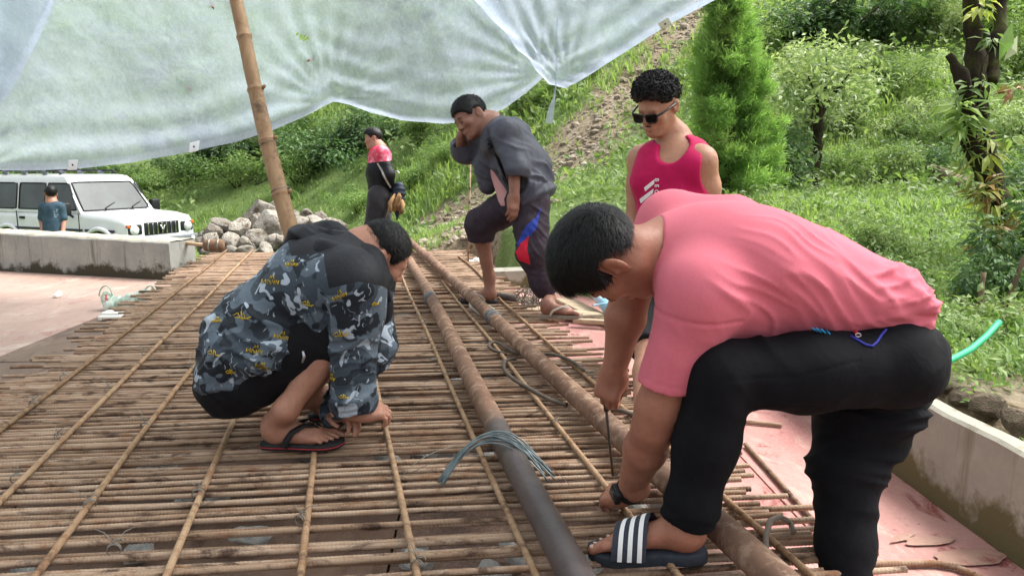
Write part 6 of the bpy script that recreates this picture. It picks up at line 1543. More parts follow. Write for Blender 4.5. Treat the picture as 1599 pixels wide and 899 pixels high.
# mallet on the end of the wall
M_WD = mat('pale_wood', srgb(190, 168, 138), srgb(164, 138, 106), 6, .8, .3, 40, vscale=(1, 6, 6)); M_WDD = mat('brown_wood', srgb(132, 104, 80), srgb(104, 80, 62), 8, .85, .5, 30, .01)
A_, B_ = P(262, 376, 7.25), P(322, 383, 7.05); ml = empty('mallet', tuple(B_)); o_ = B_; tag(ml, 'wooden mallet lying on the end of the concrete wall', 'mallet')
MB().tube(np.array([A_, lerp(A_, B_, .5), B_ + (B_ - A_) * .1]) - o_, [.017, .019, .020], 9).build('handle', M_WD, ml)
d_ = nrm(B_ - A_); hx = nrm(RT * .95 + FW * .15)
MB().tube(np.array([B_ - hx * .02, B_ + hx * .0, B_ + hx * .13, B_ + hx * .16]) - o_, [.045, .058, .060, .050], 14).build('mallet_head', M_WDD, ml)
for k in (.03, .11): th = np.linspace(0, 6.2832, 20); MB().tube(np.array([B_ + hx * (k - .01), B_ + hx * (k + .01)]) - o_, .063, 14).build('iron_band', M_WIRE, ml)
# plastic bag and white lid on the left deck
def bag():
    M_BAG = NT('thin_green_plastic'); t = M_BAG; col = t.mix(t.ramp(t.noise(9, 4), [(.4, 0.0), (.6, 1.0)]), srgb(172, 196, 176), srgb(206, 214, 202)); col = t.mix(t.ramp(t.noise(16, 2), [(.64, 0.0), (.67, 1.0)]), col, srgb(196, 80, 84)); t.set(color=col, rough=.25, spec=.5); t.b.inputs['Alpha'].default_value = .82
    c = G(195, 485, DK); s = SDF(.008); d0 = float((c - CP) @ FW)
    for (px, py, r, k) in ((180, 478, (.08, .07, .06), 0), (205, 470, (.10, .08, .055), 0), (222, 462, (.07, .07, .05), 0), (170, 470, (.05, .05, .07), 0), (215, 482, (.06, .05, .03), 0)): s.ell(P(px, py, d0 + .02), r, frame(RT + UPV * .3, UPV), .03)
    v, f = s.mesh(); n_ = vnormals(v, f); v = v + n_ * (.016 * fbm(v, 14, 3) + .010 * np.abs(fbm(v + 4, 26, 2)))[:, None]; v[:, 2] = np.maximum(v[:, 2], DK + .006)
    b = link_mesh('plastic_bag', np_mesh('plastic_bag', v, f), t.m); tag(b, 'crumpled greenish plastic bag on the deck beside the bar ends', 'bag')
    for cx in (165, 235):
        th = np.linspace(0, math.pi, 14); MB().tube(np.array([P(cx + 10 * math.cos(a), 462 - 16 * math.sin(a), d0) for a in th]), .006, 6).build('bag_handle', t.m, b)
    c = G(180, 499, DK); M_LID = mat('white_plastic_lid', srgb(226, 226, 218), rough=.4)
    s = SDF(.006); s.rbox(c + [0, 0, .022], (.085, .075, .02), None, .014, .004); s.rbox(c + [0, 0, .050], (.070, .060, .014), None, .012, .006); v, f = s.mesh(); o = link_mesh('food_box', np_mesh('food_box', v, f), M_LID); tag(o, 'white plastic box lid in front of the green bag', 'box')
bag()
M_SCR = mat('white_scrap', srgb(224, 222, 216), rough=.8)
for px, py, w_, lab in ((82, 426, .08, 'white crumpled scrap at the foot of the grey wall'), (88, 465, .05, 'tiny white paper scrap on the dusty deck'), (738, 412, .13, 'white plastic scrap beyond the raised foot'), (866, 418, .07, 'white plastic scrap beside the dark head of the bending man')):
    c = G(px, py, DK) if px < 200 else P(px, py, 7.2); s = SDF(.006); s.ell(c + [0, 0, .02], (w_ / 2, .03, .02), None, .01); s.ell(c + [w_ * .25, .01, .03], (w_ / 4, .03, .03), None, .01); v, f = s.mesh(); v = v + vnormals(v, f) * (.008 * fbm(v, 22, 2))[:, None]; o = link_mesh('scrap', np_mesh('scrap', v, f), M_SCR); tag(o, lab, 'scrap', 'white scraps')
# corner clutter
M_BLOCK = mat('white_foam_block', srgb(214, 210, 196), srgb(192, 186, 170), 12, .9, .4, 40)
c = G(752, 486, .005); o = MB().box(c + [.0, 0, .02], (.10, .26, .045), Matrix.Rotation(.32, 3, 'Z'), .01).build('foam_block', M_BLOCK); tag(o, 'white foam block lying beside the joint of the brown pipe', 'block')
M_PLK = mat('weathered_plank', srgb(192, 174, 148), srgb(168, 148, 122), 5, .85, .4, 30, .006, c3=srgb(136, 116, 94), s3=7, vscale=(1, 5, 5))
for (a, b, w_, z, lab) in (((818, 482), (990, 500), .16, .0, 'pale plank under the rear foot of the stooping man'), ((880, 462), (985, 512), .14, -.03, 'broken pale board slanting towards the bent arm'), ((895, 500), (1000, 506), .05, .0, 'narrow brown board at the corner of the red deck')):
    A_, B_ = G(*a, DK + .05), G(*b, DK + .05); d_ = nrm(B_ - A_); L = np.linalg.norm(B_ - A_); o = MB().box((A_ + B_) / 2 + [0, 0, z - .0], (L, w_, .03), frame(d_, (0, 0, 1)), .006).build('plank', M_PLK); tag(o, lab, 'plank', 'boards at the mat corner')
M_PVC = mat('blue_white_pvc', srgb(190, 206, 214), srgb(120, 176, 206), 5, .35); A_, B_ = P(905, 425, 6.0), P(965, 500, 4.9); q = np.array([A_, lerp(A_, B_, .5), B_]); o = MB().tube(q, .045, 16).build('plastic_pipe', M_PVC); tag(o, 'pale blue plastic pipe sloping behind the bent arm', 'pipe')
c = P(945, 474, 5.0); o = MB().box(c, (.17, .10, .012), frame(RT + UPV * .15, UPV), .004).build('paper_packet', mat('blue_print_packet', srgb(214, 220, 222), srgb(90, 160, 190), 9, .5)); tag(o, 'white packet with blue print leaning on the boards', 'packet')
M_IRN = mat('dark_iron_tube', srgb(92, 84, 78), srgb(70, 64, 60), 20, .6); o = MB().tube([G(770, 461, .03), G(806, 466, .03)], .025, 12).build('iron_tube', M_IRN); tag(o, 'short dark iron tube on the bars below the raised foot', 'tube')
wb = empty('wire_bundle', tuple(G(832, 478, .0))); o_ = np.array(wb.location); tag(wb, 'tangled bundle of grey tie wire beside the rolled trouser cuff', 'wire bundle')
for k in range(26):
    a = G(815 + g.uniform(0, 30), 474 + g.uniform(-4, 6), .02); th = np.linspace(0, g.uniform(3, 6), 14) + g.uniform(0, 6); rr = g.uniform(.05, .10); e1 = nrm([g.uniform(-1, 1), g.uniform(-.4, .4), .3]); e2 = nrm([g.uniform(-.3, .3), g.uniform(-.3, .3), 1])
    MB().tube(a + [0, 0, .05] + np.outer(np.cos(th) * rr * .8, e1) + np.outer(np.sin(th) * rr * .55, e2) - o_, .003, 4).build('wire_strand', M_WIRE, wb, fixn=False)
o = MB().tube([P(735, 238, 6.6), P(733, 320, 6.6), P(731, 408, 6.6)], .008, 6).build('thin_rod', M_RUST); tag(o, 'thin upright rod standing beyond the mat below the raised elbow', 'rod')
M_RP = mat('pinkish_rope', srgb(170, 128, 110), rough=.9); o = MB().tube(curve([G(948, 548, DK + .01), P(968, 512, 4.55), P(982, 492, 4.6), P(1000, 486, 4.6)], 16), .009, 6).build('rope', M_RP); tag(o, 'pinkish rope end trailing down to the red deck', 'rope')
# ================================================================= VEGETATION
def leaf_mat(name, c1, c2, c3, tl=.35, rough=.5, up=True):
    t = NT(name); a = t.attr('rnd').outputs['Fac']; oi = t.n('ShaderNodeObjectInfo').outputs['Random']
    pos = t.n('ShaderNodeNewGeometry').outputs['Position']
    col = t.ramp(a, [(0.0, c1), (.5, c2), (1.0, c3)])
    col = t.mix(t.ramp(t.noise(.55, 4, .6, pos), [(.35, 0.0), (.65, 1.0)]), col, t.mix(.35, col, c3))
    col = t.mix(t.math('MULTIPLY', t.ramp(t.noise(2.3, 5, .65, pos), [(.56, 0.0), (.72, 1.0)]), .45), col, srgb(150, 146, 96))
    col = t.mix(1.0, col, t.ramp(oi, [(0, .82), (1, 1.15)]), 'MULTIPLY')
    t.set(color=col, rough=rough, spec=.3)
    tr = t.n('ShaderNodeBsdfTranslucent', {'Color': t.mix(1.0, col, (1.15, 1.25, .7, 1), 'MULTIPLY')})
    m = t.n('ShaderNodeMixShader', {0: tl, 1: t.b.outputs[0], 2: tr.outputs[0]}); t.link(m.outputs[0], t.out.inputs['Surface']); return t.m
M_GRASS = leaf_mat('hill_grass', srgb(94, 122, 70), srgb(130, 156, 92), srgb(166, 182, 122), .45)
M_GRASSN = leaf_mat('short_meadow_grass', srgb(102, 132, 74), srgb(134, 162, 94), srgb(168, 186, 124), .45)
M_WEED = leaf_mat('broad_weeds', srgb(78, 106, 60), srgb(112, 138, 80), srgb(154, 172, 112), .4)
M_DKL = leaf_mat('dark_shrub_leaf', srgb(52, 78, 52), srgb(74, 104, 66), srgb(110, 136, 88), .35)
M_MDL = leaf_mat('mid_shrub_leaf', srgb(80, 108, 62), srgb(114, 142, 82), srgb(152, 172, 110), .4)
M_LTL = leaf_mat('light_shrub_leaf', srgb(104, 130, 82), srgb(144, 164, 112), srgb(186, 198, 156), .35)
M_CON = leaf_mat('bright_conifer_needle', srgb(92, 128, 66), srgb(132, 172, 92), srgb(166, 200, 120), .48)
M_STEM = mat('green_brown_stem', srgb(92, 84, 62), srgb(70, 62, 46), 8, .9)
def blades(pos, nb, hlen, width, lean, g, attr_lo=0., attr_hi=1.):
    """grass tufts at pos: nb blades each, two-part bent blades"""
    n = len(pos); p = np.repeat(pos, nb, 0); m = len(p); h = np.repeat(hlen, nb) * g.uniform(.5, 1.25, m); az = g.uniform(0, 6.2832, m); ln = lean * g.uniform(.3, 1.5, m)
    p = p + np.stack([np.cos(az), np.sin(az), np.zeros(m)], 1) * (h * .12 * g.random(m))[:, None]
    d = np.stack([np.cos(az), np.sin(az), np.zeros(m)], 1); sd = np.stack([-np.sin(az), np.cos(az), np.zeros(m)], 1) * (width * g.uniform(.6, 1.3, m) * np.repeat(hlen, nb))[:, None]
    up = np.array([0, 0, 1.0]); mid = p + up * (h * .6)[:, None] + d * (h * ln * .35)[:, None]; tip = p + up * (h * (1 - .35 * ln))[:, None] + d * (h * ln)[:, None]
    V = np.concatenate([p - sd, p + sd, mid + sd * .7, mid - sd * .7, tip]); a = np.arange(m)
    q = np.stack([a, a + m, a + 2 * m, a + 3 * m], 1); t_ = np.stack([a + 3 * m, a + 2 * m, a + 4 * m], 1)
    r = np.tile(np.clip(np.repeat(g.uniform(attr_lo, attr_hi, n), nb) * .6 + .4 * g.random(m), 0, 1), 5); return V, q, t_, r
def leaves(pos, nrm_, size, g, asp=.42, rnd=None, fold=.25, dirv=None):
    """one leaf per position: 4 triangles folded along the midrib"""
    n = len(pos); d = g.normal(size=(n, 3)) if dirv is None else dirv; nn = nrm_ / (np.linalg.norm(nrm_, axis=1)[:, None] + 1e-9); d = d - nn * (d * nn).sum(1)[:, None] * .8; d /= np.linalg.norm(d, axis=1)[:, None] + 1e-9
    s = np.cross(nn, d); s /= np.linalg.norm(s, axis=1)[:, None] + 1e-9; L = size[:, None]
    b = pos; tip = pos + d * L - nn * L * .15; m = pos + d * L * .45; l = m + s * L * asp * .5 + nn * L * fold * .3; r_ = m - s * L * asp * .5 + nn * L * fold * .3
    V = np.concatenate([b, l, tip, r_, m]); a = np.arange(n); t_ = np.concatenate([np.stack([a, a + 4 * n, a + n], 1), np.stack([a + n, a + 4 * n, a + 2 * n], 1), np.stack([a + 2 * n, a + 4 * n, a + 3 * n], 1), np.stack([a + 3 * n, a + 4 * n, a], 1)])
    rr = g.random(n) if rnd is None else rnd; return V, t_, np.tile(rr, 5)
gr = np.random.default_rng(77)
def sample_ground(n, ylo, yhi, xfun, power):
    y_ = ylo + (yhi - ylo) * gr.random(n) ** power; x = (gr.random(n) * 2 - 1) * xfun(y_); return x, y_
def bare(x, y_):
    b = path_mask(x, y_) + .35 * fbm(np.stack([x, y_, x * 0], -1), .9, 2); s_ = sstep(3.4, 2.2, y_) * sstep(1.2, 1.5, x) * 1.1 - .45 + .4 * fbm(np.stack([x, y_, x * 0], -1), 2.2, 2); nr = sstep(11.2, 8.5, y_) * sstep(.4, -.8, x) * 1.0 - .25
    return np.maximum(np.maximum(b, s_), nr)
def off_deck(x, y_):
    u = x * TD[0] + y_ * TD[1]; v = x * LD[0] + y_ * LD[1]; right = np.where(v > 5.2, np.interp(v, [5.2, 6.5, 8.4], [1.5, .6, .15]), 1.60)
    return (np.minimum(np.minimum(right - u, 8.5 - v), u + 8.5) < -.06)
def car_clear(x, y_): return ~((x < -4.5) & (x > -12) & (y_ < 16.2))
# hillside grass
x, y_ = sample_ground(84000, 8.5, 34, lambda y_: .95 * y_ + 2, 1.5); k = off_deck(x, y_) & car_clear(x, y_) & (bare(x, y_) < .25 + .9 * gr.random(len(x)) ** 2) & ~((x > 2.2) & (y_ < 9.2)); x, y_ = x[k], y_[k]
z = terrain(x, y_); p3 = np.stack([x, y_, z], 1); hl_n = fbm(np.stack([x, y_, x * 0], -1), .5, 2)
V, q, t_, r_ = blades(p3, 5, np.maximum(.13 + .13 * hl_n, .05) * gr.uniform(.6, 1.5, len(x)) * (.8 + y_ * .022), .045, .7, gr)
tag(link_mesh('grass', np_mesh('grass', V, [q, t_], True, {'rnd': r_}), M_GRASS), 'rough green grass covering the hillside', 'grass', kind='stuff')
# meadow grass on the near bank
x = gr.uniform(1.35, 9.5, 26000); y_ = 2.4 + 7.6 * gr.random(26000) ** .9; k = off_deck(x, y_) & (bare(x, y_) < .22 + .2 * gr.random(len(x))) & (x < 1.8 + y_ * .85); x, y_ = x[k], y_[k]; p3 = np.stack([x, y_, terrain(x, y_)], 1)
V, q, t_, r_ = blades(p3, 6, gr.uniform(.05, .13, len(x)) * (1 + .6 * fbm(np.stack([x, y_, x * 0], -1), .9, 2)), .05, .7, gr)
tag(link_mesh('grass', np_mesh('grass', V, [q, t_], True, {'rnd': r_}), M_GRASSN), 'short bright grass on the bank behind the bending man', 'grass', kind='stuff')
# broad-leaved weeds
x, y_ = sample_ground(15000, 3.2, 30, lambda y_: .95 * y_ + 1.5, 1.25); dens = fbm(np.stack([x, y_, x * 0], -1) + 7, .45, 2)
k = off_deck(x, y_) & car_clear(x, y_) & (bare(x, y_) < .3) & (dens > -.15 - .5 * (x > 2.5)); x, y_ = x[k], y_[k]; m = len(x); nl = 9; z = terrain(x, y_)
hh = gr.uniform(.08, .34, m) * np.clip(y_ / 9, .45, 1.6); c = np.repeat(np.stack([x, y_, z], 1), nl, 0); hr = np.repeat(hh, nl)
pos = c + np.stack([gr.normal(0, .45, m * nl) * hr, gr.normal(0, .45, m * nl) * hr, gr.random(m * nl) * hr], 1); nn = gr.normal(size=(m * nl, 3)) * .55 + [0, -.25, .8]
V, t_, r_ = leaves(pos, nn, hr * gr.uniform(.22, .5, m * nl), gr, .45, np.clip(np.repeat(gr.random(m), nl) * .6 + .4 * gr.random(m * nl), 0, 1))
tag(link_mesh('weeds', np_mesh('weeds', V, t_, False, {'rnd': r_}), M_WEED), 'low broad-leaved weeds scattered over the hillside', 'weeds', kind='stuff')
x = gr.uniform(1.5, 5.0, 5200); y_ = gr.uniform(1.9, 6.5, 5200); k = off_deck(x, y_) & (fbm(np.stack([x, y_, x * 0], -1) + 3, 1.2, 2) > -.25) & (bare(x, y_) < .55); x, y_ = x[k], y_[k]; m = len(x); z = terrain(x, y_)
hh = gr.uniform(.04, .13, m); c = np.repeat(np.stack([x, y_, z], 1), nl, 0); hr = np.repeat(hh, nl)
pos = c + np.stack([gr.normal(0, .5, m * nl) * hr, gr.normal(0, .5, m * nl) * hr, gr.random(m * nl) * hr], 1); nn = gr.normal(size=(m * nl, 3)) * .55 + [0, -.25, .8]
V, t_, r_ = leaves(pos, nn, hr * gr.uniform(.25, .55, m * nl), gr, .45, np.clip(np.repeat(gr.random(m), nl) * .6 + .4 * gr.random(m * nl), 0, 1))
tag(link_mesh('weeds', np_mesh('weeds', V, t_, False, {'rnd': r_}), M_MDL), 'small leafy weeds on the bank behind the mossy wall', 'weeds', kind='stuff')
# ---- shrubs: five patterns, every plant its own object
def shrub_mesh(seed, n, size, asp, droop, m, squash=.8, clumps=14):
    g = np.random.default_rng(seed); cl = g.normal(0, .34, (clumps, 3)) * [1, 1, squash] ; cl[:, 2] = np.abs(cl[:, 2]) * 1.2 + .25; cr = g.uniform(.16, .34, clumps)
    i = g.integers(0, clumps, n); d = g.normal(size=(n, 3)); d /= np.linalg.norm(d, axis=1)[:, None]; rr = cr[i] * g.random(n) ** .4; pos = cl[i] + d * rr[:, None]; pos[:, 2] = np.maximum(pos[:, 2], .03)
    nn = d * .6 + g.normal(size=(n, 3)) * .45 + [0, 0, .55]; dv = d + g.normal(size=(n, 3)) * .6 - [0, 0, droop]
    V, t_, r_ = leaves(pos, nn, size * g.uniform(.6, 1.4, n), g, asp, np.clip(.35 * g.random(n) + .65 * g.random(clumps)[i], 0, 1), .3, dv)
    me = np_mesh('crown', V, t_, False, {'rnd': r_}); me.materials.append(m)
    mb = MB()
    for c in cl[:8]: mb.tube([(c[0] * .1, c[1] * .1, -.08), (c[0] * .5, c[1] * .5, c[2] * .5), tuple(c)], [.022, .014, .006], 5)
    st = mb.mesh('stems'); st.materials.append(M_STEM); return me, st
SHR = {'dark': [shrub_mesh(1, 2600, .085, .45, .3, M_DKL), shrub_mesh(2, 2600, .11, .36, .5, M_DKL)], 'mid': [shrub_mesh(3, 2600, .075, .42, .2, M_MDL), shrub_mesh(4, 2200, .11, .3, .5, M_MDL)], 'light': [shrub_mesh(5, 2400, .085, .36, .25, M_LTL, 1.0), shrub_mesh(6, 2400, .07, .45, .2, M_LTL)]}
gs = random.Random(31)
def shrub(px, py, hp, kind, label, wide=1.0, at=None):
    q = hit(px, py) if at is None else np.array(at); d = float((q - CP) @ FW); h = hp * d / F
    me, st = SHR[kind][gs.randrange(2)]; root = empty('shrub', (q[0], q[1], float(terrain(q[0], q[1])) - .05 * h), gs.uniform(0, 6.28)); s_ = h / 1.05; root.scale = (s_ * wide, s_ * wide, s_)
    link_mesh('crown', me, None, root); link_mesh('stems', st, None, root); tag(root, label, 'shrub', 'shrubs on the hillside'); return root
LAB = {'dark': 'dark green leafy shrub ', 'mid': 'mid-green leafy shrub ', 'light': 'pale green leafy shrub '}
for px, py, hp, kind, wh, wd in [
    (300, 275, 55, 'dark', 'on the slope directly above the car bonnet', 1.2), (345, 262, 75, 'dark', 'on the slope left of the bamboo pole', 1.2), (375, 290, 60, 'mid', 'touching the bamboo pole from the left', 1.3), (395, 240, 70, 'dark', 'high behind the bamboo pole', 1.2),
    (470, 285, 70, 'mid', 'on the slope between bamboo pole and stone heap top', 1.3), (450, 250, 85, 'dark', 'right of the bamboo pole under the plastic edge', 1.2), (505, 262, 85, 'dark', 'below the tied peak of the plastic sheet', 1.2), (545, 240, 70, 'dark', 'behind the head of the man in red and black', 1.2), (490, 215, 60, 'mid', 'close under the tied peak of the plastic', 1.2),
    (600, 218, 40, 'dark', 'under the scalloped plastic edge behind the red and black jacket', 1.5), (655, 225, 45, 'mid', 'under the lowest sag of the plastic', 1.5), (685, 255, 45, 'mid', 'left of the stooping man\'s elbow', 1.3), (640, 300, 40, 'mid', 'beside the carried umbrella', 1.3), (560, 330, 45, 'mid', 'just right of the stone heap', 1.4), (205, 300, 40, 'mid', 'behind the car windscreen', 1.4), (250, 290, 40, 'mid', 'behind the car bonnet', 1.5), (150, 278, 40, 'dark', 'behind the car roof', 1.5), (60, 280, 45, 'dark', 'behind the roof rack', 1.6),
    (815, 185, 50, 'mid', 'above the stooping man\'s shoulder', 1.3), (870, 150, 30, 'mid', 'beside the torn plastic strip', 1.3), (930, 120, 25, 'mid', 'on the path edge above the vest man', 1.5),
    (1205, 300, 95, 'dark', 'at the foot of the conifer', 1.3), (1165, 285, 70, 'dark', 'behind the shoulder of the man in the vest', 1.2), (1245, 285, 80, 'mid', 'left of the slender mossy tree', 1.2), (1215, 225, 100, 'light', 'right against the conifer', 1.0), (1265, 215, 100, 'light', 'tall above the slender mossy tree', 1.0), (1320, 205, 80, 'mid', 'right of the slender tree crown', 1.1), (1235, 150, 80, 'light', 'near the conifer top on its right', 1.1),
    (1320, 130, 60, 'light', 'in the middle of the upper slope', 1.3), (1385, 150, 60, 'mid', 'on the upper slope left of the mossy trunk', 1.3), (1440, 140, 60, 'light', 'on the upper slope touching the mossy trunk', 1.3), (1340, 285, 65, 'mid', 'on the meadow edge right of the slender tree', 1.3), (1390, 295, 70, 'mid', 'at the meadow edge near the fallen log', 1.3), (1440, 270, 70, 'dark', 'left of the fallen log', 1.2), (1420, 215, 60, 'light', 'in mid slope left of the mossy trunk', 1.3), (1475, 230, 60, 'mid', 'close left of the mossy trunk', 1.2),
    (1230, 70, 85, 'dark', 'at the top beside the conifer tip', 1.4), (1290, 75, 110, 'dark', 'in the dark thicket at the top', 1.3), (1350, 70, 100, 'dark', 'right of the dark thicket at the top', 1.3), (1410, 60, 90, 'mid', 'at the top left of the mossy trunk', 1.3), (1470, 60, 90, 'light', 'at the top touching the mossy trunk', 1.2), (1575, 120, 90, 'mid', 'at the upper right corner', 1.3), (1590, 220, 90, 'light', 'right of the mossy trunk at mid height', 1.2), (1595, 330, 100, 'dark', 'right of the mossy trunk base', 1.2), (1560, 60, 90, 'mid', 'behind the top of the mossy trunk', 1.3),
    (1185, 100, 60, 'mid', 'just behind the conifer', 1.2)]:
    shrub(px, py, hp, kind, LAB[kind] + wh, wd)
for (x, y_, hp, kind, wh, wd) in [(2.50, 3.75, 120, 'dark', 'behind the end of the green hose', 1.0), (2.95, 3.9, 150, 'dark', 'at the frame edge above the soil bank', 1.0), (2.25, 4.5, 70, 'mid', 'just right of the bent man\'s hips', 1.3), (2.75, 3.2, 60, 'light', 'low on the soil bank at the frame edge', 1.3), (2.0, 3.15, 34, 'light', 'small and low on top of the wall bank', 1.4), (2.35, 3.0, 34, 'light', 'low between the two brown boulders', 1.5)]:
    q = np.array([x, y_, float(terrain(x, y_))]); shrub(0, 0, hp, kind, LAB[kind] + wh, wd, q)
# ---- conifer
def conifer():
    q = hit(1132, 318); d = float((q - CP) @ FW); H = (318 - (-30)) * d / F; root = empty('conifer_tree', (q[0], q[1], float(terrain(q[0], q[1])) - .05)); tag(root, 'bright green bushy conifer behind the man in the vest', 'tree')
    root.rotation_euler[1] = R(-1.5)
    g = np.random.default_rng(9); MB().tube([(0, 0, 0), (.02, 0, H * .5), (0, 0, H)], [.09, .055, .01], 9).build('trunk', M_STEM, root)
    P_, D_, S_, Rn = [], [], [], []; nbr = 130; br = MB()
    for i in range(nbr):
        t_ = (i + .5) / nbr; z = H * (.06 + .93 * t_ ** .9); Rr = (.98 * (1 - t_) ** .70 * .92 + .04) * H * .255 * g.uniform(.55, 1.2); az = i * 2.399 + g.normal(0, .3); out = np.array([math.cos(az), math.sin(az), 0]); rise = .25 + .55 * t_
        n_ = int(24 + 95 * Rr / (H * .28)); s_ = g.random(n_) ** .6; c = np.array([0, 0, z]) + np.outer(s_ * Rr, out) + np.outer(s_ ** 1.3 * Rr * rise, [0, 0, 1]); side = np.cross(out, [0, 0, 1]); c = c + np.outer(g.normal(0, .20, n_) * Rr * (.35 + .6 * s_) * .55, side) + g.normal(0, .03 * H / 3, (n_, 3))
        br.tube([(0, 0, z), tuple(np.array([0, 0, z]) + out * Rr * .6 + [0, 0, .6 ** 1.3 * Rr * rise])], [.012, .004], 4, False); tone = g.random()
        for k in range(7):
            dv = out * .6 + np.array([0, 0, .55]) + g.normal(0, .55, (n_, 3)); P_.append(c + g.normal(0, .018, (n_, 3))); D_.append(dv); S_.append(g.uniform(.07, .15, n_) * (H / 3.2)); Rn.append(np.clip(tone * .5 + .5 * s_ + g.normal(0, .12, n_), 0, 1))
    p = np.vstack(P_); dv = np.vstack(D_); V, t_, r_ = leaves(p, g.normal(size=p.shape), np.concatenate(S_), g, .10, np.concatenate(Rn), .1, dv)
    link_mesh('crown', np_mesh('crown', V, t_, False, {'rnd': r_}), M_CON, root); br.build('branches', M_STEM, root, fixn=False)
conifer()
# ---- mossy trunks
t = NT('mossy_bark'); pos = t.n('ShaderNodeNewGeometry').outputs['Position']; v = t.n('ShaderNodeMapping', {'Vector': pos, 'Scale': (6, 6, 1.6)}).outputs[0]
col = t.mix(t.ramp(t.noise(2, 7, .65, v), [(.35, 0.0), (.65, 1.0)]), srgb(36, 30, 25), srgb(62, 54, 44)); col = t.mix(t.ramp(t.noise(5, 6, .65, pos), [(.48, 0.0), (.62, 1.0)]), col, srgb(66, 70, 34))
t.set(color=col, rough=.95, spec=.15, normal=t.bump(t.noise(3.2, 7, .7, v), .9, .04)); M_BARK = t.m
def trunk_tube(pts, rad, name, par, off, seed, n=14):
    q = curve(pts, 40); r_ = np.interp(np.linspace(0, 1, 40), np.linspace(0, 1, len(rad)), rad); mb = MB().tube(q - off, r_, n); v = np.vstack(mb.v); c = v + off
    ax = np.repeat(q, n, 0); ax = np.vstack([ax, q[0], q[-1]]); v = v + (c - ax) * (.35 * fbm(c + seed, 9, 3) + .25 * fbm(c, 22, 2))[:, None]; mb.v = [v]; return mb.build(name, M_BARK, par)
def leaf_cluster(name, c, r, n, size, asp, m, par, off, g, droop=.3, radial=True):
    d = g.normal(size=(n, 3)); d /= np.linalg.norm(d, axis=1)[:, None]; pos = c + d * r * g.random((n, 1)) * .55
    V, t_, r_ = leaves(pos - off, d * .3 + [0, -.3, .8] + g.normal(0, .3, (n, 3)), size * g.uniform(.7, 1.3, n), g, asp, None, .2, d - [0, 0, droop]); return link_mesh(name, np_mesh(name, V, t_, False, {'rnd': r_}), m, par)
def fern(name, c, dirv, L, m, par, off, g):
    n = 16; t_ = np.linspace(0, 1, n); d = nrm(dirv); sag = np.array([0, 0, -1.0]); sp = c + np.outer(t_ * L, d) + np.outer(t_ ** 2 * L * .55, sag); side = nrm(np.cross(d, [0, 0, 1])); P_, D_, S_ = [], [], []
    for s in (-1, 1): P_.append(sp); D_.append(np.tile(side * s + d * .35, (n, 1)) - [0, 0, .2]); S_.append(L * .30 * np.sin(np.clip(t_ * 1.05 + .06, 0, 1) * math.pi) ** .6 + .008)
    p = np.vstack(P_); V, tt, r_ = leaves(p - off, np.tile([0, -.2, 1.0], (len(p), 1)), np.concatenate(S_), g, .28, None, .1, np.vstack(D_)); o = link_mesh(name, np_mesh(name, V, tt, False, {'rnd': r_}), m, par); return o
M_YF = leaf_mat('yellow_green_fern', srgb(120, 140, 60), srgb(160, 172, 84), srgb(190, 190, 110), .35); M_RF = leaf_mat('rusty_fern', srgb(110, 70, 44), srgb(150, 106, 66), srgb(150, 150, 80), .25); M_BL = leaf_mat('glossy_epiphyte_leaf', srgb(96, 128, 64), srgb(136, 164, 88), srgb(176, 196, 124), .35, .35)
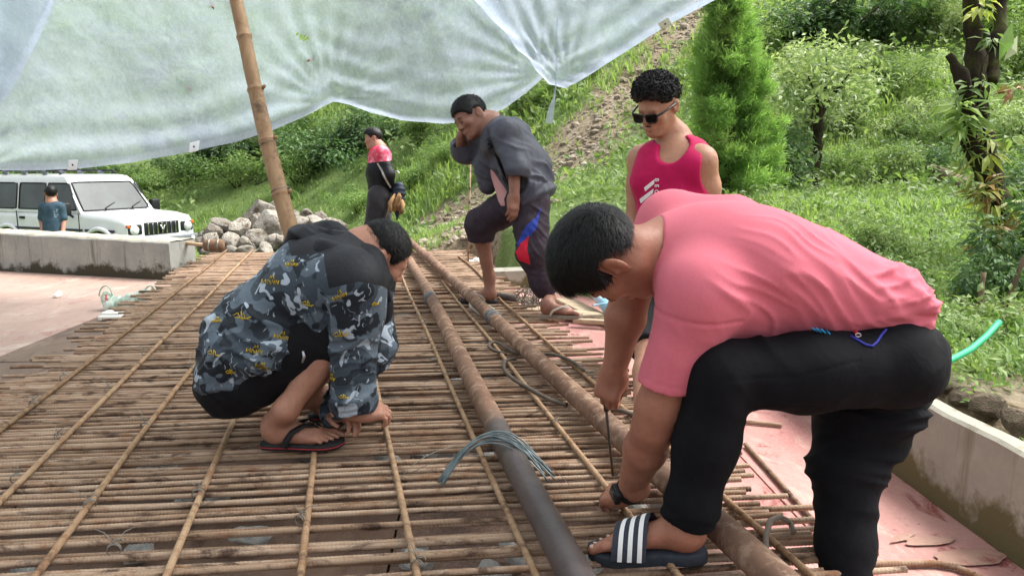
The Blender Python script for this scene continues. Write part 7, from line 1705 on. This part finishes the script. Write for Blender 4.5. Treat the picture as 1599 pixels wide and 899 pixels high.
def big_trunk():
    D0 = 4.7; base = P(1580, 470, D0); base[2] = float(terrain(base[0], base[1])); off = base.copy(); root = empty('mossy_tree', tuple(base)); tag(root, 'dark mossy forked tree trunk overgrown with ferns at the picture edge', 'tree'); g = np.random.default_rng(14)
    trunk_tube([base - [0, 0, .1], P(1578, 420, D0), P(1562, 340, D0), P(1552, 280, D0), P(1530, 190, D0), P(1522, 100, D0), P(1518, 20, D0), P(1512, -90, D0)], [.085, .075, .07, .065, .058, .055, .05, .045], 'trunk', root, off, 1.)
    trunk_tube([P(1556, 330, D0 - .02), P(1530, 260, D0 - .06), P(1510, 215, D0 - .08), P(1512, 160, D0 - .08), P(1500, 115, D0 - .08), P(1480, 86, D0 - .08)], [.06, .055, .05, .052, .045, .025], 'fork', root, off, 5.)
    trunk_tube([P(1545, 130, D0), P(1560, 30, D0 + .05), P(1572, -80, D0 + .1)], [.05, .04, .035], 'fork', root, off, 8., 9)
    trunk_tube([P(1527, 165, D0 - .12), P(1530, 130, D0 - .14), P(1535, 100, D0 - .16), P(1548, 70, D0 - .16)], [.010, .008, .006, .004], 'twig', root, off, 8., 6)
    for px, py, n, sz, asp, m, r in ((1495, 168, 22, .15, .28, M_BL, .10), (1515, 180, 26, .14, .28, M_BL, .12), (1500, 190, 16, .13, .25, M_BL, .10), (1540, 215, 14, .11, .3, M_YF, .08), (1545, 240, 14, .12, .28, M_YF, .08), (1535, 300, 24, .14, .2, M_RF, .14), (1548, 320, 26, .15, .2, M_YF, .14), (1560, 350, 22, .14, .2, M_RF, .12), (1575, 215, 12, .10, .4, M_MDL, .07), (1548, 60, 16, .08, .45, M_MDL, .10), (1538, 130, 14, .07, .5, M_MDL, .08), (1585, 140, 14, .10, .3, M_RF, .09), (1578, 370, 22, .12, .25, M_YF, .12), (1530, 10, 20, .10, .3, M_YF, .14), (1510, 235, 18, .13, .2, M_MDL, .12), (1522, 265, 20, .13, .2, M_YF, .12), (1570, 290, 20, .13, .22, M_MDL, .13), (1500, 205, 16, .12, .25, M_BL, .10), (1560, 180, 14, .10, .35, M_MDL, .1), (1512, 140, 14, .10, .3, M_MDL, .09), (1545, 390, 24, .13, .2, M_RF, .14), (1560, 410, 22, .13, .2, M_YF, .14), (1590, 395, 20, .13, .22, M_MDL, .14)):
        leaf_cluster('epiphyte_leaves', P(px, py, D0 - .14), r, n, sz, asp, m, root, off, g)
    for px, py, dx, dy, L, m in ((1540, 315, -.5, .3, .26, M_YF), (1555, 330, .3, .2, .26, M_YF), (1545, 340, -.6, 0, .26, M_MDL), (1565, 345, .8, .2, .24, M_YF), (1552, 360, -.2, -.1, .24, M_RF), (1570, 380, .1, .3, .22, M_YF), (1535, 290, -.9, .2, .2, M_MDL), (1580, 330, .9, .3, .24, M_MDL)):
        fern('fern_frond', P(px, py, D0 - .16), RT * dx + UPV * (dy + .35) - FW * .5, L, m, root, off, g)
    c = P(1560, 95, D0 - .05); V, t_, r_ = leaves(np.array([c - off]), np.array([[-.3, -1, .1]]), np.array([.26]), g, .32, np.array([.6]), .15, np.array([UPV + RT * .35])); link_mesh('large_leaf', np_mesh('large_leaf', V, t_, False, {'rnd': r_}), M_CON, root)
    V, t_, r_ = leaves(np.array([c + RT * .03 - off]), np.array([[.3, -1, .1]]), np.array([.22]), g, .36, np.array([.9]), .15, np.array([UPV + RT * .8])); link_mesh('large_leaf', np_mesh('large_leaf', V, t_, False, {'rnd': r_}), M_LTL, root)
big_trunk()
def slender():
    q = hit(1270, 300); D0 = float((q - CP) @ FW); off = q.copy(); root = empty('slender_tree', tuple(q)); tag(root, 'slender mossy tree with thin pale crown on the meadow edge', 'tree'); g = np.random.default_rng(15)
    trunk_tube([q - [0, 0, .1], P(1270, 270, D0), P(1277, 230, D0), P(1278, 190, D0), P(1285, 165, D0)], [.07, .06, .055, .05, .035], 'trunk', root, off, 2., 10)
    for a, b in (((1280, 185), (1305, 130)), ((1282, 180), (1262, 120)), ((1284, 165), (1330, 110)), ((1284, 165), (1290, 90)), ((1282, 175), (1240, 150))):
        trunk_tube([P(*a, D0), P((a[0] + b[0]) / 2 + 3, (a[1] + b[1]) / 2, D0 + g.uniform(-.2, .2)), P(*b, D0 + g.uniform(-.3, .3))], [.025, .016, .006], 'limb', root, off, 3., 6)
    pos = []
    for c in [(1305, 130), (1262, 125), (1330, 112), (1290, 95), (1240, 150), (1275, 140), (1315, 150), (1250, 110)]: pos.append(P(c[0], c[1], D0 + g.uniform(-.35, .35)) + g.normal(0, .22, (260, 3)) * [1, 1, .7])
    p = np.vstack(pos); V, t_, r_ = leaves(p - off, g.normal(size=p.shape) * .6 + [0, 0, .7], g.uniform(.06, .13, len(p)), g, .36, None, .25); link_mesh('crown', np_mesh('crown', V, t_, False, {'rnd': r_}), M_LTL, root)
    leaf_cluster('epiphyte_leaves', P(1279, 235, D0 - .08), .1, 12, .12, .35, M_MDL, root, off, g); leaf_cluster('epiphyte_leaves', P(1268, 292, D0 - .1), .1, 14, .10, .3, M_RF, root, off, g)
slender()
# fallen log, stub, hose and bare saplings on the near bank
M_LOG = mat('grey_dead_wood', srgb(138, 124, 104), srgb(104, 92, 76), 6, .95, .6, 30, .02, c3=srgb(190, 178, 154), s3=5, lo3=.58, hi3=.66)
a, b = hit(1425, 262), hit(1520, 305); o = MB().tube(curve([a + [0, 0, .08], lerp(a, b, .5) + [0, 0, .10], b + [0, 0, .06]], 14), np.linspace(.03, .085, 14), 9).build('fallen_log', M_LOG); tag(o, 'pale fallen log lying on the meadow left of the mossy trunk', 'log')
a, b = hit(1455, 285), hit(1505, 296); o = MB().tube(curve([a + [0, 0, .05], b + [0, 0, .05]], 8), .05, 9).build('fallen_log', M_LOG); tag(o, 'short broken log piece lying in front of the fallen log', 'log')
q = hit(1450, 385); o = MB().tube([q - [0, 0, .05], q + [.0, 0, .05], q + [.008, 0, .12]], [.012, .012, .009], 7).build('stub', M_BARK); tag(o, 'small dark upright stub in the short grass', 'stub')
M_SAP = mat('bare_sapling_bark', srgb(120, 104, 82), srgb(92, 78, 62), 8, .9, .4, 40, .006)
for pts, lab in (([(1540, 620, 3.5), (1528, 560, 3.5), (1530, 480, 3.5), (1536, 425, 3.5)], 'bare brown stem beside the green hose'), ([(1545, 555, 3.6), (1562, 490, 3.6), (1580, 455, 3.6), (1592, 420, 3.6), (1610, 380, 3.6)], 'bare crooked stem crossing the hose end at the frame edge')):
    q = curve([P(*p) for p in pts], 20); o = MB().tube(q, np.linspace(.016, .011, 20) * (1 + .12 * np.sin(np.arange(20) * 1.7)), 8).build('sapling', M_SAP); tag(o, lab, 'sapling')
o = MB().tube(curve([P(1395, 640, 2.40), P(1440, 590, 2.45), P(1478, 565, 2.5), P(1515, 546, 2.6), P(1540, 525, 2.7), P(1560, 503, 2.8)], 24), .0115, 10).build('hose', mat('bright_green_hose', srgb(38, 168, 116), rough=.4)); tag(o, 'bright green hose sticking out behind the bending man', 'hose')
